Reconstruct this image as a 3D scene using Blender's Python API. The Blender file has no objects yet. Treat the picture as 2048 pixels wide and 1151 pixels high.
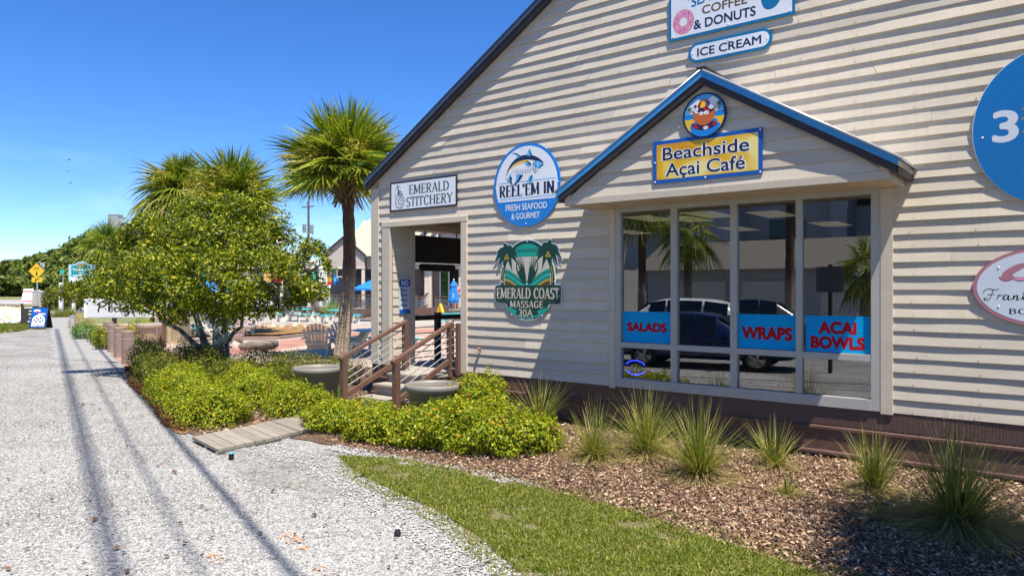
import bpy, bmesh, math, random
import numpy as np
from mathutils import Vector, Matrix

SC = bpy.context.scene
C = SC.collection
PI = math.pi
R = math.radians

# ------------------------------------------------------------------ camera
YAW = math.atan2(.6186, .7858)
cam = bpy.data.cameras.new('camera')
cam.sensor_width = 36.0
cam.lens = 36.0 * 1450.0 / 2048.0
cam.clip_end = 3000.0
cam.clip_start = 0.1
camo = bpy.data.objects.new('camera', cam)
C.objects.link(camo)
camo.location = (0, 0, 2.0)
camo.rotation_euler = (R(90), 0, YAW)
SC.camera = camo

# ------------------------------------------------------------------ sky and sun
SUN = Vector((.389, -.20, 1.0)).normalized()          # towards the sun
ELEV = math.asin(SUN.z)
AZ = math.atan2(SUN.x, SUN.y)
w = bpy.data.worlds.new('World')
SC.world = w
w.use_nodes = True
nt = w.node_tree
nt.nodes.clear()
sky = nt.nodes.new('ShaderNodeTexSky')
sky.sky_type = 'NISHITA'
sky.sun_disc = False
sky.sun_elevation = ELEV
sky.sun_rotation = AZ
sky.air_density = 0.8
sky.dust_density = 0.0
sky.ozone_density = 8.0
hsv = nt.nodes.new('ShaderNodeHueSaturation')
hsv.inputs['Saturation'].default_value = 1.19
hsv.inputs['Value'].default_value = 1.0
hsv.inputs['Hue'].default_value = .508
bg = nt.nodes.new('ShaderNodeBackground')
bg.inputs['Strength'].default_value = 0.115
wo = nt.nodes.new('ShaderNodeOutputWorld')
nt.links.new(sky.outputs[0], hsv.inputs['Color'])
# thin wisps of cloud low over the horizon
wtc = nt.nodes.new('ShaderNodeTexCoord')
wmp = nt.nodes.new('ShaderNodeMapping'); wmp.inputs['Scale'].default_value = (2.2, 2.2, 9.0)
wnz = nt.nodes.new('ShaderNodeTexNoise'); wnz.inputs['Scale'].default_value = 2.6; wnz.inputs['Detail'].default_value = 8.0; wnz.inputs['Roughness'].default_value = .62
wrp = nt.nodes.new('ShaderNodeValToRGB'); wrp.color_ramp.elements[0].position = .52; wrp.color_ramp.elements[1].position = .80
wsx = nt.nodes.new('ShaderNodeSeparateXYZ')
wmr = nt.nodes.new('ShaderNodeMapRange'); wmr.inputs[1].default_value = .02; wmr.inputs[2].default_value = .20; wmr.inputs[3].default_value = .22; wmr.inputs[4].default_value = 0.0
wmu = nt.nodes.new('ShaderNodeMath'); wmu.operation = 'MULTIPLY'
wmx = nt.nodes.new('ShaderNodeMix'); wmx.data_type = 'RGBA'; wmx.inputs[7].default_value = (8.6, 8.8, 9.0, 1)
nt.links.new(wtc.outputs['Generated'], wmp.inputs[0]); nt.links.new(wmp.outputs[0], wnz.inputs['Vector']); nt.links.new(wnz.outputs[0], wrp.inputs[0])
nt.links.new(wtc.outputs['Generated'], wsx.inputs[0]); nt.links.new(wsx.outputs[2], wmr.inputs[0])
nt.links.new(wrp.outputs[0], wmu.inputs[0]); nt.links.new(wmr.outputs[0], wmu.inputs[1]); nt.links.new(wmu.outputs[0], wmx.inputs[0])
nt.links.new(hsv.outputs[0], wmx.inputs[6])
nt.links.new(wmx.outputs[2], bg.inputs[0])
nt.links.new(bg.outputs[0], wo.inputs[0])

sun = bpy.data.lights.new('sun', 'SUN')
sun.energy = 4.7
sun.angle = R(0.53)
sun.color = (1.0, .94, .82)
suno = bpy.data.objects.new('sun', sun)
C.objects.link(suno)
suno.rotation_euler = SUN.to_track_quat('Z', 'Y').to_euler()
suno.location = (10, -5, 30)

SC.view_settings.view_transform = 'Standard'
SC.view_settings.look = 'None'
SC.view_settings.gamma = 1.0
SC.view_settings.exposure = 0.88
SC.render.engine = 'CYCLES'
SC.cycles.max_bounces = 8
SC.cycles.transparent_max_bounces = 12
SC.cycles.use_denoising = True

# ------------------------------------------------------------------ measuring helpers
F_, CX, CY, H = 1450.0, 1024.0, 574.0, 2.0
RV = Vector((.7858, .6186, 0)); FV = Vector((-.6186, .7858, 0))
def T(px, py, t):                     # the point at distance t (m, along the view) seen at a measured place of the photo
    return FV*t + RV*((px-CX)/F_*t) + Vector((0, 0, H-(py-CY)/F_*t))
def G(px, py, z=0.0):                 # the ground point there
    return T(px, py, (H-z)*F_/(py-CY))
def WX(px, Y=9.0):
    a = (px-CX)/F_
    return Y/(.7858+.6186*a)*(-.6186+.7858*a)
rd = Vector((-.945, .327, 0)).normalized()      # along the street, away
rn = Vector((rd.y*1.0, -rd.x*1.0, 0))            # across the street, towards the shops
def S(s, n, z=0.0):
    return rd*s + rn*n + Vector((0, 0, z))

# ------------------------------------------------------------------ material helpers
MATS = {}
def nodes(name):
    m = bpy.data.materials.new(name); m.use_nodes = True
    n = m.node_tree
    return m, n, n.nodes['Principled BSDF']
def lk(n, a, b): n.links.new(a, b)
def ramp(n, stops, fac=None, interp='LINEAR'):
    r = n.nodes.new('ShaderNodeValToRGB'); r.color_ramp.interpolation = interp
    e = r.color_ramp.elements
    while len(e) < len(stops): e.new(.5)
    for i, (p, c) in enumerate(stops):
        e[i].position = p; e[i].color = (c[0], c[1], c[2], 1)
    if fac is not None: lk(n, fac, r.inputs[0])
    return r
def tex(n, kind, scale, coord='Object', **kw):
    tc = n.nodes.new('ShaderNodeTexCoord')
    t = n.nodes.new(kind)
    if 'stretch' in kw:
        mp = n.nodes.new('ShaderNodeMapping'); mp.inputs['Scale'].default_value = kw.pop('stretch')
        lk(n, tc.outputs[coord], mp.inputs[0]); lk(n, mp.outputs[0], t.inputs['Vector'])
    else:
        lk(n, tc.outputs[coord], t.inputs['Vector'])
    if 'Scale' in t.inputs: t.inputs['Scale'].default_value = scale
    for k, v in kw.items():
        if k in t.inputs: t.inputs[k].default_value = v
    return t
def mixc(n, fac, a, b, mode='MIX'):
    m = n.nodes.new('ShaderNodeMix'); m.data_type = 'RGBA'; m.blend_type = mode
    if isinstance(fac, (int, float)): m.inputs[0].default_value = fac
    else: lk(n, fac, m.inputs[0])
    for i, v in ((6, a), (7, b)):
        if isinstance(v, tuple): m.inputs[i].default_value = (v[0], v[1], v[2], 1)
        else: lk(n, v, m.inputs[i])
    return m.outputs[2]
def bump(n, p, h, strength=.3, dist=.01):
    b = n.nodes.new('ShaderNodeBump'); b.inputs['Strength'].default_value = strength; b.inputs['Distance'].default_value = dist
    lk(n, h, b.inputs['Height']); lk(n, b.outputs[0], p.inputs['Normal'])
def mat(name, rgb, rough=.6, metal=0.0, var=.12, scale=6.0, bmp=0.0, spec=.5, coord='Object', stretch=None, island=0.0):
    """paint, plastic, stone: base colour with soft wear, optional fine relief"""
    if name in MATS: return MATS[name]
    m, n, p = nodes(name)
    kw = {'Detail': 6.0, 'Roughness': .65}
    if stretch: kw['stretch'] = stretch
    t = tex(n, 'ShaderNodeTexNoise', scale, coord, **kw)
    lo = tuple(c*(1-var) for c in rgb); hi = tuple(min(1, c*(1+var)) for c in rgb)
    r = ramp(n, [(.3, lo), (.7, hi)], t.outputs[0])
    col = r.outputs[0]
    if island:
        g = n.nodes.new('ShaderNodeNewGeometry')
        rr = ramp(n, [(0, (1-island,)*3), (1, (1+island,)*3)], g.outputs['Random Per Island'])
        col = mixc(n, 1.0, col, rr.outputs[0], 'MULTIPLY')
    lk(n, col, p.inputs['Base Color'])
    p.inputs['Roughness'].default_value = rough; p.inputs['Metallic'].default_value = metal
    p.inputs['Specular IOR Level'].default_value = spec
    if bmp: 
        t2 = tex(n, 'ShaderNodeTexNoise', scale*8, coord, Detail=4.0, **({'stretch': stretch} if stretch else {}))
        bump(n, p, t2.outputs[0], bmp, .004)
    MATS[name] = m
    return m
def leafmat(name, stops, trans=.35, rough=.42, spec=.4):
    """leaves: each leaf its own shade, some light passing through"""
    if name in MATS: return MATS[name]
    m, n, p = nodes(name)
    g = n.nodes.new('ShaderNodeNewGeometry')
    r = ramp(n, stops, g.outputs['Random Per Island'])
    lk(n, r.outputs[0], p.inputs['Base Color']); p.inputs['Roughness'].default_value = rough
    p.inputs['Specular IOR Level'].default_value = spec
    tr = n.nodes.new('ShaderNodeBsdfTranslucent')
    cc = mixc(n, 1.0, r.outputs[0], (1.25, 1.35, .6), 'MULTIPLY')
    lk(n, cc, tr.inputs[0])
    mx = n.nodes.new('ShaderNodeMixShader'); mx.inputs[0].default_value = trans
    out = n.nodes['Material Output']
    lk(n, p.outputs[0], mx.inputs[1]); lk(n, tr.outputs[0], mx.inputs[2]); lk(n, mx.outputs[0], out.inputs[0])
    MATS[name] = m
    return m

# ------------------------------------------------------------------ object helpers
def tag(o, label=None, cat=None, group=None, kind=None):
    if label: o['label'] = label
    if cat: o['category'] = cat
    if group: o['group'] = group
    if kind: o['kind'] = kind
    return o
def empty(name, loc=(0, 0, 0), rz=0.0, label=None, cat=None, group=None):
    o = bpy.data.objects.new(name, None); C.objects.link(o)
    o.location = loc; o.rotation_euler = (0, 0, rz); o.empty_display_size = .2
    return tag(o, label, cat, group)
def link(name, me, parent=None):
    o = bpy.data.objects.new(name, me); C.objects.link(o)
    if parent is not None: o.parent = parent
    return o
def kids(o): return [c for c in bpy.data.objects if c.parent is o]
def copy_tree(o, parent=None, label=None, group=None):
    c = o.copy(); C.objects.link(c); c.parent = parent
    if label: c['label'] = label
    if group: c['group'] = group
    for ch in list(o.children): copy_tree(ch, c)
    return c
def fast(name, V, F, mats, parent=None, idx=None, smooth=False):
    V = np.asarray(V, dtype=np.float32).reshape(-1, 3); F = np.asarray(F, dtype=np.int32)
    me = bpy.data.meshes.new(name)
    k = F.shape[1]; M = F.shape[0]
    me.vertices.add(len(V)); me.vertices.foreach_set('co', V.ravel())
    me.loops.add(M*k); me.loops.foreach_set('vertex_index', F.ravel())
    me.polygons.add(M); me.polygons.foreach_set('loop_start', np.arange(0, M*k, k, dtype=np.int32))
    if idx is not None: me.polygons.foreach_set('material_index', np.asarray(idx, dtype=np.int32))
    if smooth: me.polygons.foreach_set('use_smooth', np.ones(M, dtype=bool))
    for m in (mats if isinstance(mats, (list, tuple)) else [mats]): me.materials.append(m)
    me.update(calc_edges=True)
    return link(name, me, parent)

class MB:
    """collects shapes, links them as ONE mesh object"""
    def __init__(s): s.v = []; s.f = []; s.m = []
    def add(s, vs, fs, m=0):
        b = len(s.v); s.v += [tuple(v) for v in vs]
        for f in fs: s.f.append([b+i for i in f]); s.m.append(m)
    def box(s, x0, x1, y0, y1, z0, z1, m=0):
        s.add([(x0,y0,z0),(x1,y0,z0),(x1,y1,z0),(x0,y1,z0),(x0,y0,z1),(x1,y0,z1),(x1,y1,z1),(x0,y1,z1)],
              [(0,3,2,1),(4,5,6,7),(0,1,5,4),(1,2,6,5),(2,3,7,6),(3,0,4,7)], m)
    def beam(s, a, b, w, h, m=0, up=(0, 0, 1)):
        a = Vector(a); b = Vector(b); d = (b-a).normalized(); u = Vector(up)
        r = d.cross(u)
        if r.length < 1e-4: r = d.cross(Vector((1, 0, 0)))
        r.normalize(); u = r.cross(d).normalized()
        vs = []
        for p in (a, b):
            for (i, j) in ((-1,-1),(1,-1),(1,1),(-1,1)): vs.append(p+r*(i*w/2)+u*(j*h/2))
        s.add(vs, [(0,1,2,3),(7,6,5,4),(0,4,5,1),(1,5,6,2),(2,6,7,3),(3,7,4,0)], m)
    def tube(s, pts, rad, n=8, m=0, cap=True):
        pts = [Vector(p) for p in pts]
        if not isinstance(rad, (list, tuple)): rad = [rad]*len(pts)
        prev = None; rings = []
        for i, p in enumerate(pts):
            d = (pts[min(i+1, len(pts)-1)]-pts[max(i-1, 0)]).normalized()
            if prev is None:
                u = d.cross(Vector((0, 0, 1)))
                if u.length < 1e-3: u = d.cross(Vector((1, 0, 0)))
            else: u = prev-d*prev.dot(d)
            u.normalize(); prev = u; v = d.cross(u)
            rings.append([p+(u*math.cos(2*PI*k/n)+v*math.sin(2*PI*k/n))*rad[i] for k in range(n)])
        vs = [q for r_ in rings for q in r_]; fs = []
        for i in range(len(pts)-1):
            for k in range(n):
                fs.append((i*n+k, i*n+(k+1)%n, (i+1)*n+(k+1)%n, (i+1)*n+k))
        if cap: fs.append(tuple(range(n))[::-1]); fs.append(tuple((len(pts)-1)*n+k for k in range(n)))
        s.add(vs, fs, m)
    def lathe(s, prof, n=24, c=(0, 0, 0), m=0, sq=0.0):
        vs = []; fs = []
        for (r, z) in prof:
            for k in range(n):
                a = 2*PI*k/n; cs, sn = math.cos(a), math.sin(a)
                f = 1.0
                if sq: f = (abs(cs)**sq+abs(sn)**sq)**(-1/sq)
                vs.append((c[0]+r*f*cs, c[1]+r*f*sn, c[2]+z))
        for i in range(len(prof)-1):
            for k in range(n): fs.append((i*n+k, i*n+(k+1)%n, (i+1)*n+(k+1)%n, (i+1)*n+k))
        s.add(vs, fs, m)
    def poly(s, pts, y0, y1, m=0, side=True):
        """outline in x-z, front face at y0 (towards -y), back at y1"""
        n = len(pts)
        ar = sum(pts[i][0]*pts[(i+1) % n][1]-pts[(i+1) % n][0]*pts[i][1] for i in range(n))
        if ar < 0: pts = pts[::-1]
        from mathutils.geometry import tessellate_polygon
        tr = tessellate_polygon([[Vector((p[0], p[1], 0)) for p in pts]])
        fr = [(p[0], y0, p[1]) for p in pts]
        def ori(t):
            a, b, c = (pts[i] for i in t)
            return t if (b[0]-a[0])*(c[1]-a[1])-(b[1]-a[1])*(c[0]-a[0]) > 0 else t[::-1]
        tris = [tuple(ori(t)) for t in tr]
        s.add(fr, tris, m)
        if side:
            bk = [(p[0], y1, p[1]) for p in pts]
            s.add(fr+bk, [(i, i+n, (i+1) % n+n, (i+1) % n) for i in range(n)], m)
    def build(s, name, mats, parent=None, smooth=False, bevel=0.0, label=None):
        me = bpy.data.meshes.new(name)
        me.from_pydata(s.v, [], s.f)
        for m in (mats if isinstance(mats, (list, tuple)) else [mats]): me.materials.append(m)
        for p, i in zip(me.polygons, s.m):
            p.material_index = i; p.use_smooth = smooth
        me.update()
        o = link(name, me, parent)
        if bevel:
            b = o.modifiers.new('bevel', 'BEVEL'); b.width = bevel; b.segments = 2; b.limit_method = 'ANGLE'
        if label: o['label'] = label
        return o

def ell(cx, cz, rx, rz, n=40, a0=0.0, a1=2*PI):
    full = abs(a1-a0-2*PI) < 1e-6
    k = n if full else n+1
    return [(cx+rx*math.cos(a0+(a1-a0)*i/n), cz+rz*math.sin(a0+(a1-a0)*i/n)) for i in range(k)]
def stroke(pts, w0, w1=None):
    """outline polygon of a line with width (tapering w0 -> w1)"""
    if w1 is None: w1 = w0
    L = []; Rr = []; n = len(pts)
    for i, p in enumerate(pts):
        a = pts[max(i-1, 0)]; b = pts[min(i+1, n-1)]
        dx, dz = b[0]-a[0], b[1]-a[1]; l = math.hypot(dx, dz) or 1
        ww = (w0+(w1-w0)*i/(n-1))/2
        L.append((p[0]-dz/l*ww, p[1]+dx/l*ww)); Rr.append((p[0]+dz/l*ww, p[1]-dx/l*ww))
    return L+Rr[::-1]
def curve(p0, p1, p2, p3, n=12):
    o = []
    for i in range(n+1):
        t = i/n; a = (1-t)**3; b = 3*(1-t)**2*t; c = 3*(1-t)*t*t; d = t**3
        o.append((a*p0[0]+b*p1[0]+c*p2[0]+d*p3[0], a*p0[1]+b*p1[1]+c*p2[1]+d*p3[1]))
    return o
def spline(pts, n=6, closed=False):
    """smooth line through the points"""
    o = []; N = len(pts)
    rng = range(N if closed else N-1)
    for i in rng:
        if closed: p0, p1, p2, p3 = pts[i-1], pts[i], pts[(i+1) % N], pts[(i+2) % N]
        else: p0, p1, p2, p3 = pts[max(i-1, 0)], pts[i], pts[i+1], pts[min(i+2, N-1)]
        for k in range(n):
            t = k/n
            o.append(tuple(.5*(2*p1[j]+(p2[j]-p0[j])*t+(2*p0[j]-5*p1[j]+4*p2[j]-p3[j])*t*t+(3*p1[j]-p0[j]-3*p2[j]+p3[j])*t**3) for j in range(2)))
    if not closed: o.append(tuple(pts[-1]))
    return o

# ------------------------------------------------------------------ lettering
def sans(name, body, x, z, y, height, width, m, parent, bold=0.0, shear=0.0, thick=.0015, arc=None):
    """plain lettering: centre (x, z), capital height and total width in metres, facing -y"""
    cu = bpy.data.curves.new(name, 'FONT'); cu.body = body; cu.align_x = 'LEFT'; cu.shear = shear
    cu.resolution_u = 4
    to = bpy.data.objects.new(name+'_tmp', cu); C.objects.link(to)
    dg = bpy.context.evaluated_depsgraph_get()
    me = bpy.data.meshes.new_from_object(to.evaluated_get(dg))
    bpy.data.objects.remove(to)
    n = len(me.vertices); co = np.zeros(n*3); me.vertices.foreach_get('co', co); co = co.reshape(-1, 3)
    faces = [tuple(p_.vertices) for p_ in me.polygons]; flip = len(me.polygons) and me.polygons[0].normal.z > 0
    bpy.data.meshes.remove(me)
    x0, x1 = co[:, 0].min(), co[:, 0].max()
    cap = .69
    sx = width/(x1-x0+2*bold); sz = height/cap/(1+bold)
    offs = [(0, 0)] if not bold else [(0, 0)]+[(bold*math.cos(k*PI/4), bold*math.sin(k*PI/4)) for k in range(8)]
    mb = MB()
    for i, (ox, oz) in enumerate(offs):
        X = (co[:, 0]+ox-(x0+x1)/2)*sx; Z = (co[:, 1]+oz-cap/2)*sz
        if arc: Z = Z+arc*(1-(X/(width/2))**2)
        mb.add([(x+X[k], y-i*3e-5, z+Z[k]) for k in range(n)], faces)
    return mb.build(name, m, parent)

def A_(cx, cy, rx, ry, a0, a1, n=14):
    return [(cx+rx*math.cos(R(a0+(a1-a0)*i/n)), cy+ry*math.sin(R(a0+(a1-a0)*i/n))) for i in range(n+1)]
GL = {   # serif capitals: advance width, strokes, serif places (x, y, half length)
 'E': (.62, [[(.14,0),(.14,1)], [(.1,.97),(.56,.97)], [(.14,.52),(.46,.52)], [(.1,.03),(.58,.03)], [(.55,.97),(.55,.8)], [(.57,.03),(.57,.22)], [(.45,.6),(.45,.43)]], [(.13,0,.1),(.13,1,.1)]),
 'M': (.95, [[(.12,0),(.14,1)], [(.14,1),(.46,.1)], [(.46,.1),(.78,1)], [(.78,1),(.82,0)]], [(.12,0,.11),(.82,0,.12),(.1,1,.1),(.82,1,.1)]),
 'R': (.72, [[(.14,0),(.14,1)], [(.14,.97)]+A_(.34,.74,.22,.23,90,-90)+[(.14,.51)], [(.33,.5),(.45,.3),(.58,.04),(.7,.0)]], [(.14,0,.11),(.12,1,.1)]),
 'A': (.74, [[(.08,0),(.36,1)], [(.36,1),(.66,0)], [(.18,.34),(.55,.34)]], [(.08,0,.1),(.66,0,.11)]),
 'L': (.58, [[(.14,0),(.14,1)], [(.1,.03),(.55,.03)], [(.54,.03),(.54,.24)]], [(.14,0,.1),(.14,1,.11)]),
 'D': (.78, [[(.14,0),(.14,1)], [(.1,.97)]+A_(.3,.5,.38,.47,90,-90,20)+[(.1,.03)]], [(.12,0,.1),(.12,1,.1)]),
 'S': (.58, [A_(.3,.74,.2,.23,30,270,16)+A_(.28,.26,.22,.25,90,-150,16)[1:]], [(.48,.84,.03),(.09,.15,.03)]),
 'T': (.66, [[(.33,0),(.33,1)], [(.04,.97),(.62,.97)], [(.05,.98),(.04,.78)], [(.61,.98),(.62,.78)]], [(.33,0,.12)]),
 'I': (.32, [[(.16,0),(.16,1)]], [(.16,0,.12),(.16,1,.12)]),
 'C': (.72, [A_(.4,.5,.3,.48,40,320,26), [(.64,.98),(.64,.7)]], []),
 'H': (.82, [[(.14,0),(.14,1)], [(.68,0),(.68,1)], [(.14,.52),(.68,.52)]], [(.14,0,.11),(.14,1,.11),(.68,0,.11),(.68,1,.11)]),
 'Y': (.72, [[(.06,1),(.36,.48)], [(.66,1),(.36,.48)], [(.36,.5),(.36,0)]], [(.36,0,.12),(.06,1,.09),(.66,1,.08)]),
 'N': (.82, [[(.13,0),(.13,1)], [(.13,1),(.68,0)], [(.68,0),(.68,1)]], [(.13,0,.11),(.1,1,.1),(.68,1,.11)]),
 'O': (.82, [A_(.41,.5,.32,.48,0,360,32)], []),
 'B': (.68, [[(.14,0),(.14,1)], [(.1,.97)]+A_(.32,.76,.2,.21,90,-90)+[(.1,.55)], [(.3,.53)]+A_(.34,.29,.24,.26,90,-90)+[(.1,.03)]], [(.13,0,.1),(.13,1,.1)]),
 'U': (.8, [[(.14,1),(.14,.35)]+A_(.4,.3,.26,.3,180,360,14)+[(.66,1)]], [(.14,1,.11),(.66,1,.11)]),
 'G': (.8, [A_(.4,.5,.3,.48,40,320,26), [(.66,.45),(.66,.12)], [(.48,.45),(.74,.45)]], []),
 "'": (.24, [[(.12,1),(.1,.72)]], []),
 ' ': (.36, [], []),
}
def serif(name, body, x0, x1, zb, height, y, m, parent, thick=.15, thin=.055, gap=.06, arc=0.0):
    """serif lettering from x0 to x1 on the baseline zb"""
    tot = sum(GL[c][0]+gap for c in body)-gap
    sx = (x1-x0)/tot; pen = 0.0; mb = MB(); lay = 0
    for ch in body:
        wd, st, se = GL[ch]
        def P(p): 
            X = x0+(pen+p[0])*sx; u = (X-(x0+x1)/2)/((x1-x0)/2)
            return (X, zb+p[1]*height-arc*(1-u*u))
        for s_ in st:
            if len(s_) == 2 and abs(s_[0][0]-s_[1][0]) > 1e-3:
                s_ = [(s_[0][0]+(s_[1][0]-s_[0][0])*k/3, s_[0][1]+(s_[1][1]-s_[0][1])*k/3) for k in range(4)]
            L = []; Q = []; n = len(s_)
            for i, p in enumerate(s_):
                a = s_[max(i-1, 0)]; b = s_[min(i+1, n-1)]
                dx, dz = (b[0]-a[0]), (b[1]-a[1]); l = math.hypot(dx, dz) or 1
                dx /= l; dz /= l
                ww = thin+(thick-thin)*abs(dz)**1.5
                if ch in "MANY" and dx*dz > 0 and 0.02 < abs(dx): ww = thin*1.2      # the rising diagonals are the thin ones
                if len(s_) == 2 and l < .3: ww = thin
                L.append(P((p[0]-dz*ww/2, p[1]+dx*ww/2))); Q.append(P((p[0]+dz*ww/2, p[1]-dx*ww/2)))
            lay = (lay+1) % 9
            yy = y-lay*2e-5
            vs = [(q[0], yy, q[1]) for q in L]+[(q[0], yy, q[1]) for q in Q]
            mb.add(vs, [(i, n+i, n+i+1, i+1) for i in range(n-1)], 0)
        for (sx_, sz_, hl) in se:
            lay = (lay+1) % 9
            t = thin*.55; zc = min(max(sz_, t), 1-t)
            pts = [P((sx_-hl, zc-t)), P((sx_+hl, zc-t)), P((sx_+hl, zc+t)), P((sx_-hl, zc+t))]
            mb.add([(q[0], y-lay*2e-5-1e-4, q[1]) for q in pts], [(0, 1, 2, 3)], 0)
        pen += wd+gap
    return mb.build(name, m, parent)
def script_line(name, strokes, x0, z0, sx, sz, y, m, parent, w0=.05, w1=.12):
    """handwritten lettering: smooth strokes, thicker on the way down"""
    mb = MB(); lay = 0
    for s_ in strokes:
        pts = spline([(x0+p[0]*sx, z0+p[1]*sz) for p in s_], 6)
        n = len(pts); L = []; Q = []
        for i, p in enumerate(pts):
            a = pts[max(i-1, 0)]; b = pts[min(i+1, n-1)]
            dx, dz = b[0]-a[0], b[1]-a[1]; l = math.hypot(dx, dz) or 1
            dx /= l; dz /= l
            ww = (w0+(w1-w0)*max(0, -dz))*sz
            L.append((p[0]-dz*ww/2, p[1]+dx*ww/2)); Q.append((p[0]+dz*ww/2, p[1]-dx*ww/2))
        lay += 1; yy = y-lay*3e-5
        mb.add([(q[0], yy, q[1]) for q in L]+[(q[0], yy, q[1]) for q in Q], [(i, n+i, n+i+1, i+1) for i in range(n-1)], 0)
    return mb.build(name, m, parent)

# ------------------------------------------------------------------ foliage helpers
def leaf_verts(pos, nrm, size, aspect, rng, up=0.0):
    N = len(pos)
    nrm = nrm/np.maximum(np.linalg.norm(nrm, axis=1, keepdims=True), 1e-6)
    d = rng.normal(size=(N, 3)); d[:, 2] += up
    d -= nrm*np.sum(d*nrm, 1, keepdims=True); d /= np.maximum(np.linalg.norm(d, axis=1, keepdims=True), 1e-6)
    s = np.cross(nrm, d)
    L = size[:, None]; W = L*aspect
    a = pos-d*L*.5; t = pos+d*L*.5
    fold = nrm*L*.12
    l = pos-s*W*.5-d*L*.02+fold; r = pos+s*W*.5-d*L*.02+fold
    V = np.stack([a, r, t, l], 1)
    return V
def leaf_obj(name, pos, nrm, size, aspect, m, parent, rng, up=0.0):
    V = leaf_verts(np.asarray(pos), np.asarray(nrm), np.asarray(size), aspect, rng, up)
    N = len(V); b = np.arange(N)[:, None]*4
    F = np.concatenate([b+np.array([[0, 1, 2]]), b+np.array([[0, 2, 3]])], 1).reshape(-1, 3)
    return fast(name, V.reshape(-1, 3), F, m, parent)
def blob_points(blobs, N, rng, shell=.35, lump=.16, zmin=None):
    """leaf places on and under the surface of a lumpy mass of ellipsoids"""
    B = np.array(blobs, dtype=float)            # cx cy cz rx ry rz
    wgt = (B[:, 3]*B[:, 4]+B[:, 4]*B[:, 5]+B[:, 3]*B[:, 5]); wgt /= wgt.sum()
    P = []; Nn = []; got = 0
    while got < N:
        n = int((N-got)*1.6)+50
        k = rng.choice(len(B), n, p=wgt)
        d = rng.normal(size=(n, 3)); d /= np.linalg.norm(d, axis=1, keepdims=True)
        ph = np.sin(d[:, 0]*5.1+k*1.7)*np.sin(d[:, 1]*4.3+k*2.3)*np.cos(d[:, 2]*4.7+k)
        rr = (1+lump*1.6*ph+rng.normal(size=n)*.03)*(1-shell*rng.random(n)**1.6)
        p = B[k, :3]+d*B[k, 3:]*rr[:, None]
        q = ((p[:, None, :]-B[None, :, :3])/B[None, :, 3:]); q = np.sqrt((q**2).sum(2))
        q[np.arange(n), k] = 9
        ok = q.min(1) > .66
        if zmin is not None: ok &= p[:, 2] > zmin
        nn = d/B[k, 3:]; nn /= np.linalg.norm(nn, axis=1, keepdims=True)
        P.append(p[ok]); Nn.append(nn[ok]); got += ok.sum()
    return np.concatenate(P)[:N], np.concatenate(Nn)[:N]
rng = np.random.default_rng(7); random.seed(7)
# ------------------------------------------------------------------ materials of the place
def siding_mat(name, rgb):
    m, n, p = nodes(name)
    g = n.nodes.new('ShaderNodeNewGeometry')
    t = tex(n, 'ShaderNodeTexNoise', 2.2, 'Object', Detail=5.0, Roughness=.7, stretch=(1, 1, 6))
    base = ramp(n, [(.25, tuple(c*.88 for c in rgb)), (.75, tuple(c*1.06 for c in rgb))], t.outputs[0])
    isl = ramp(n, [(0, (.88, .88, .89)), (.5, (1, 1, 1)), (1, (1.08, 1.06, 1.03))], g.outputs['Random Per Island'])
    col = mixc(n, 1.0, base.outputs[0], isl.outputs[0], 'MULTIPLY')
    sp = tex(n, 'ShaderNodeTexNoise', 26.0, 'Object', Detail=3.0, stretch=(1, 1, 2.5))
    spr = ramp(n, [(.72, (1, 1, 1)), (.78, (.7, .62, .52))], sp.outputs[0])
    col = mixc(n, .55, col, spr.outputs[0], 'MULTIPLY')
    st = tex(n, 'ShaderNodeTexNoise', 9.0, 'Object', Detail=3.0, stretch=(3, 3, .12))
    str_ = ramp(n, [(.5, (1, 1, 1)), (.75, (.80, .77, .72))], st.outputs[0])
    col = mixc(n, .32, col, str_.outputs[0], 'MULTIPLY')
    lk(n, col, p.inputs['Base Color']); p.inputs['Roughness'].default_value = .62; p.inputs['Specular IOR Level'].default_value = .3
    a = tex(n, 'ShaderNodeTexNoise', 14.0, 'Object', Detail=7.0, Roughness=.7, stretch=(.5, .5, 7))
    b = tex(n, 'ShaderNodeTexNoise', 60.0, 'Object', Detail=3.0, stretch=(1, 1, .2))
    mx = n.nodes.new('ShaderNodeMath'); mx.operation = 'MULTIPLY_ADD'; lk(n, b.outputs[0], mx.inputs[0]); mx.inputs[1].default_value = .35; lk(n, a.outputs[0], mx.inputs[2])
    bump(n, p, mx.outputs[0], .35, .004)
    return m
M_SIDE = siding_mat('siding_paint', (.595, .525, .425))
M_TRIM = siding_mat('trim_paint', (.595, .52, .415))
M_SOFFIT = mat('soffit_paint', (.56, .45, .33), .6, var=.06, scale=2, bmp=.1)
M_SKIRT = mat('skirt_brown', (.115, .062, .052), .45, var=.2, scale=5, bmp=.2)
M_BRN = mat('brown_rail_paint', (.14, .075, .052), .5, var=.18, scale=9, bmp=.15, stretch=(1, 1, 1))
M_FASC = mat('dark_fascia', (.035, .024, .024), .5, var=.2, bmp=.1)
M_METAL = mat('blue_film_metal', (.07, .34, .66), .3, .35, var=.08, scale=3)
M_RMETAL = mat('roof_metal', (.70, .70, .70), .3, 1.0, var=.06, scale=1.5)
M_RAKE = mat('rake_metal', (.16, .18, .20), .42, .8, var=.15, scale=3)
M_ALU = mat('window_aluminium', (.42, .415, .39), .38, .15, var=.06, scale=4)
M_WHITE = mat('white_paint', (.78, .78, .77), .5, var=.05)
M_SIGNW = mat('sign_white', (.74, .76, .80), .28, var=.03, scale=1.5)
M_STEEL = mat('steel_bar', (.62, .62, .63), .35, .7, var=.08)
M_BLACK = mat('black_paint', (.006, .006, .006), .55, var=.2)
M_DARK = mat('dark_interior', (.045, .042, .04), .8, var=.2)
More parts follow.
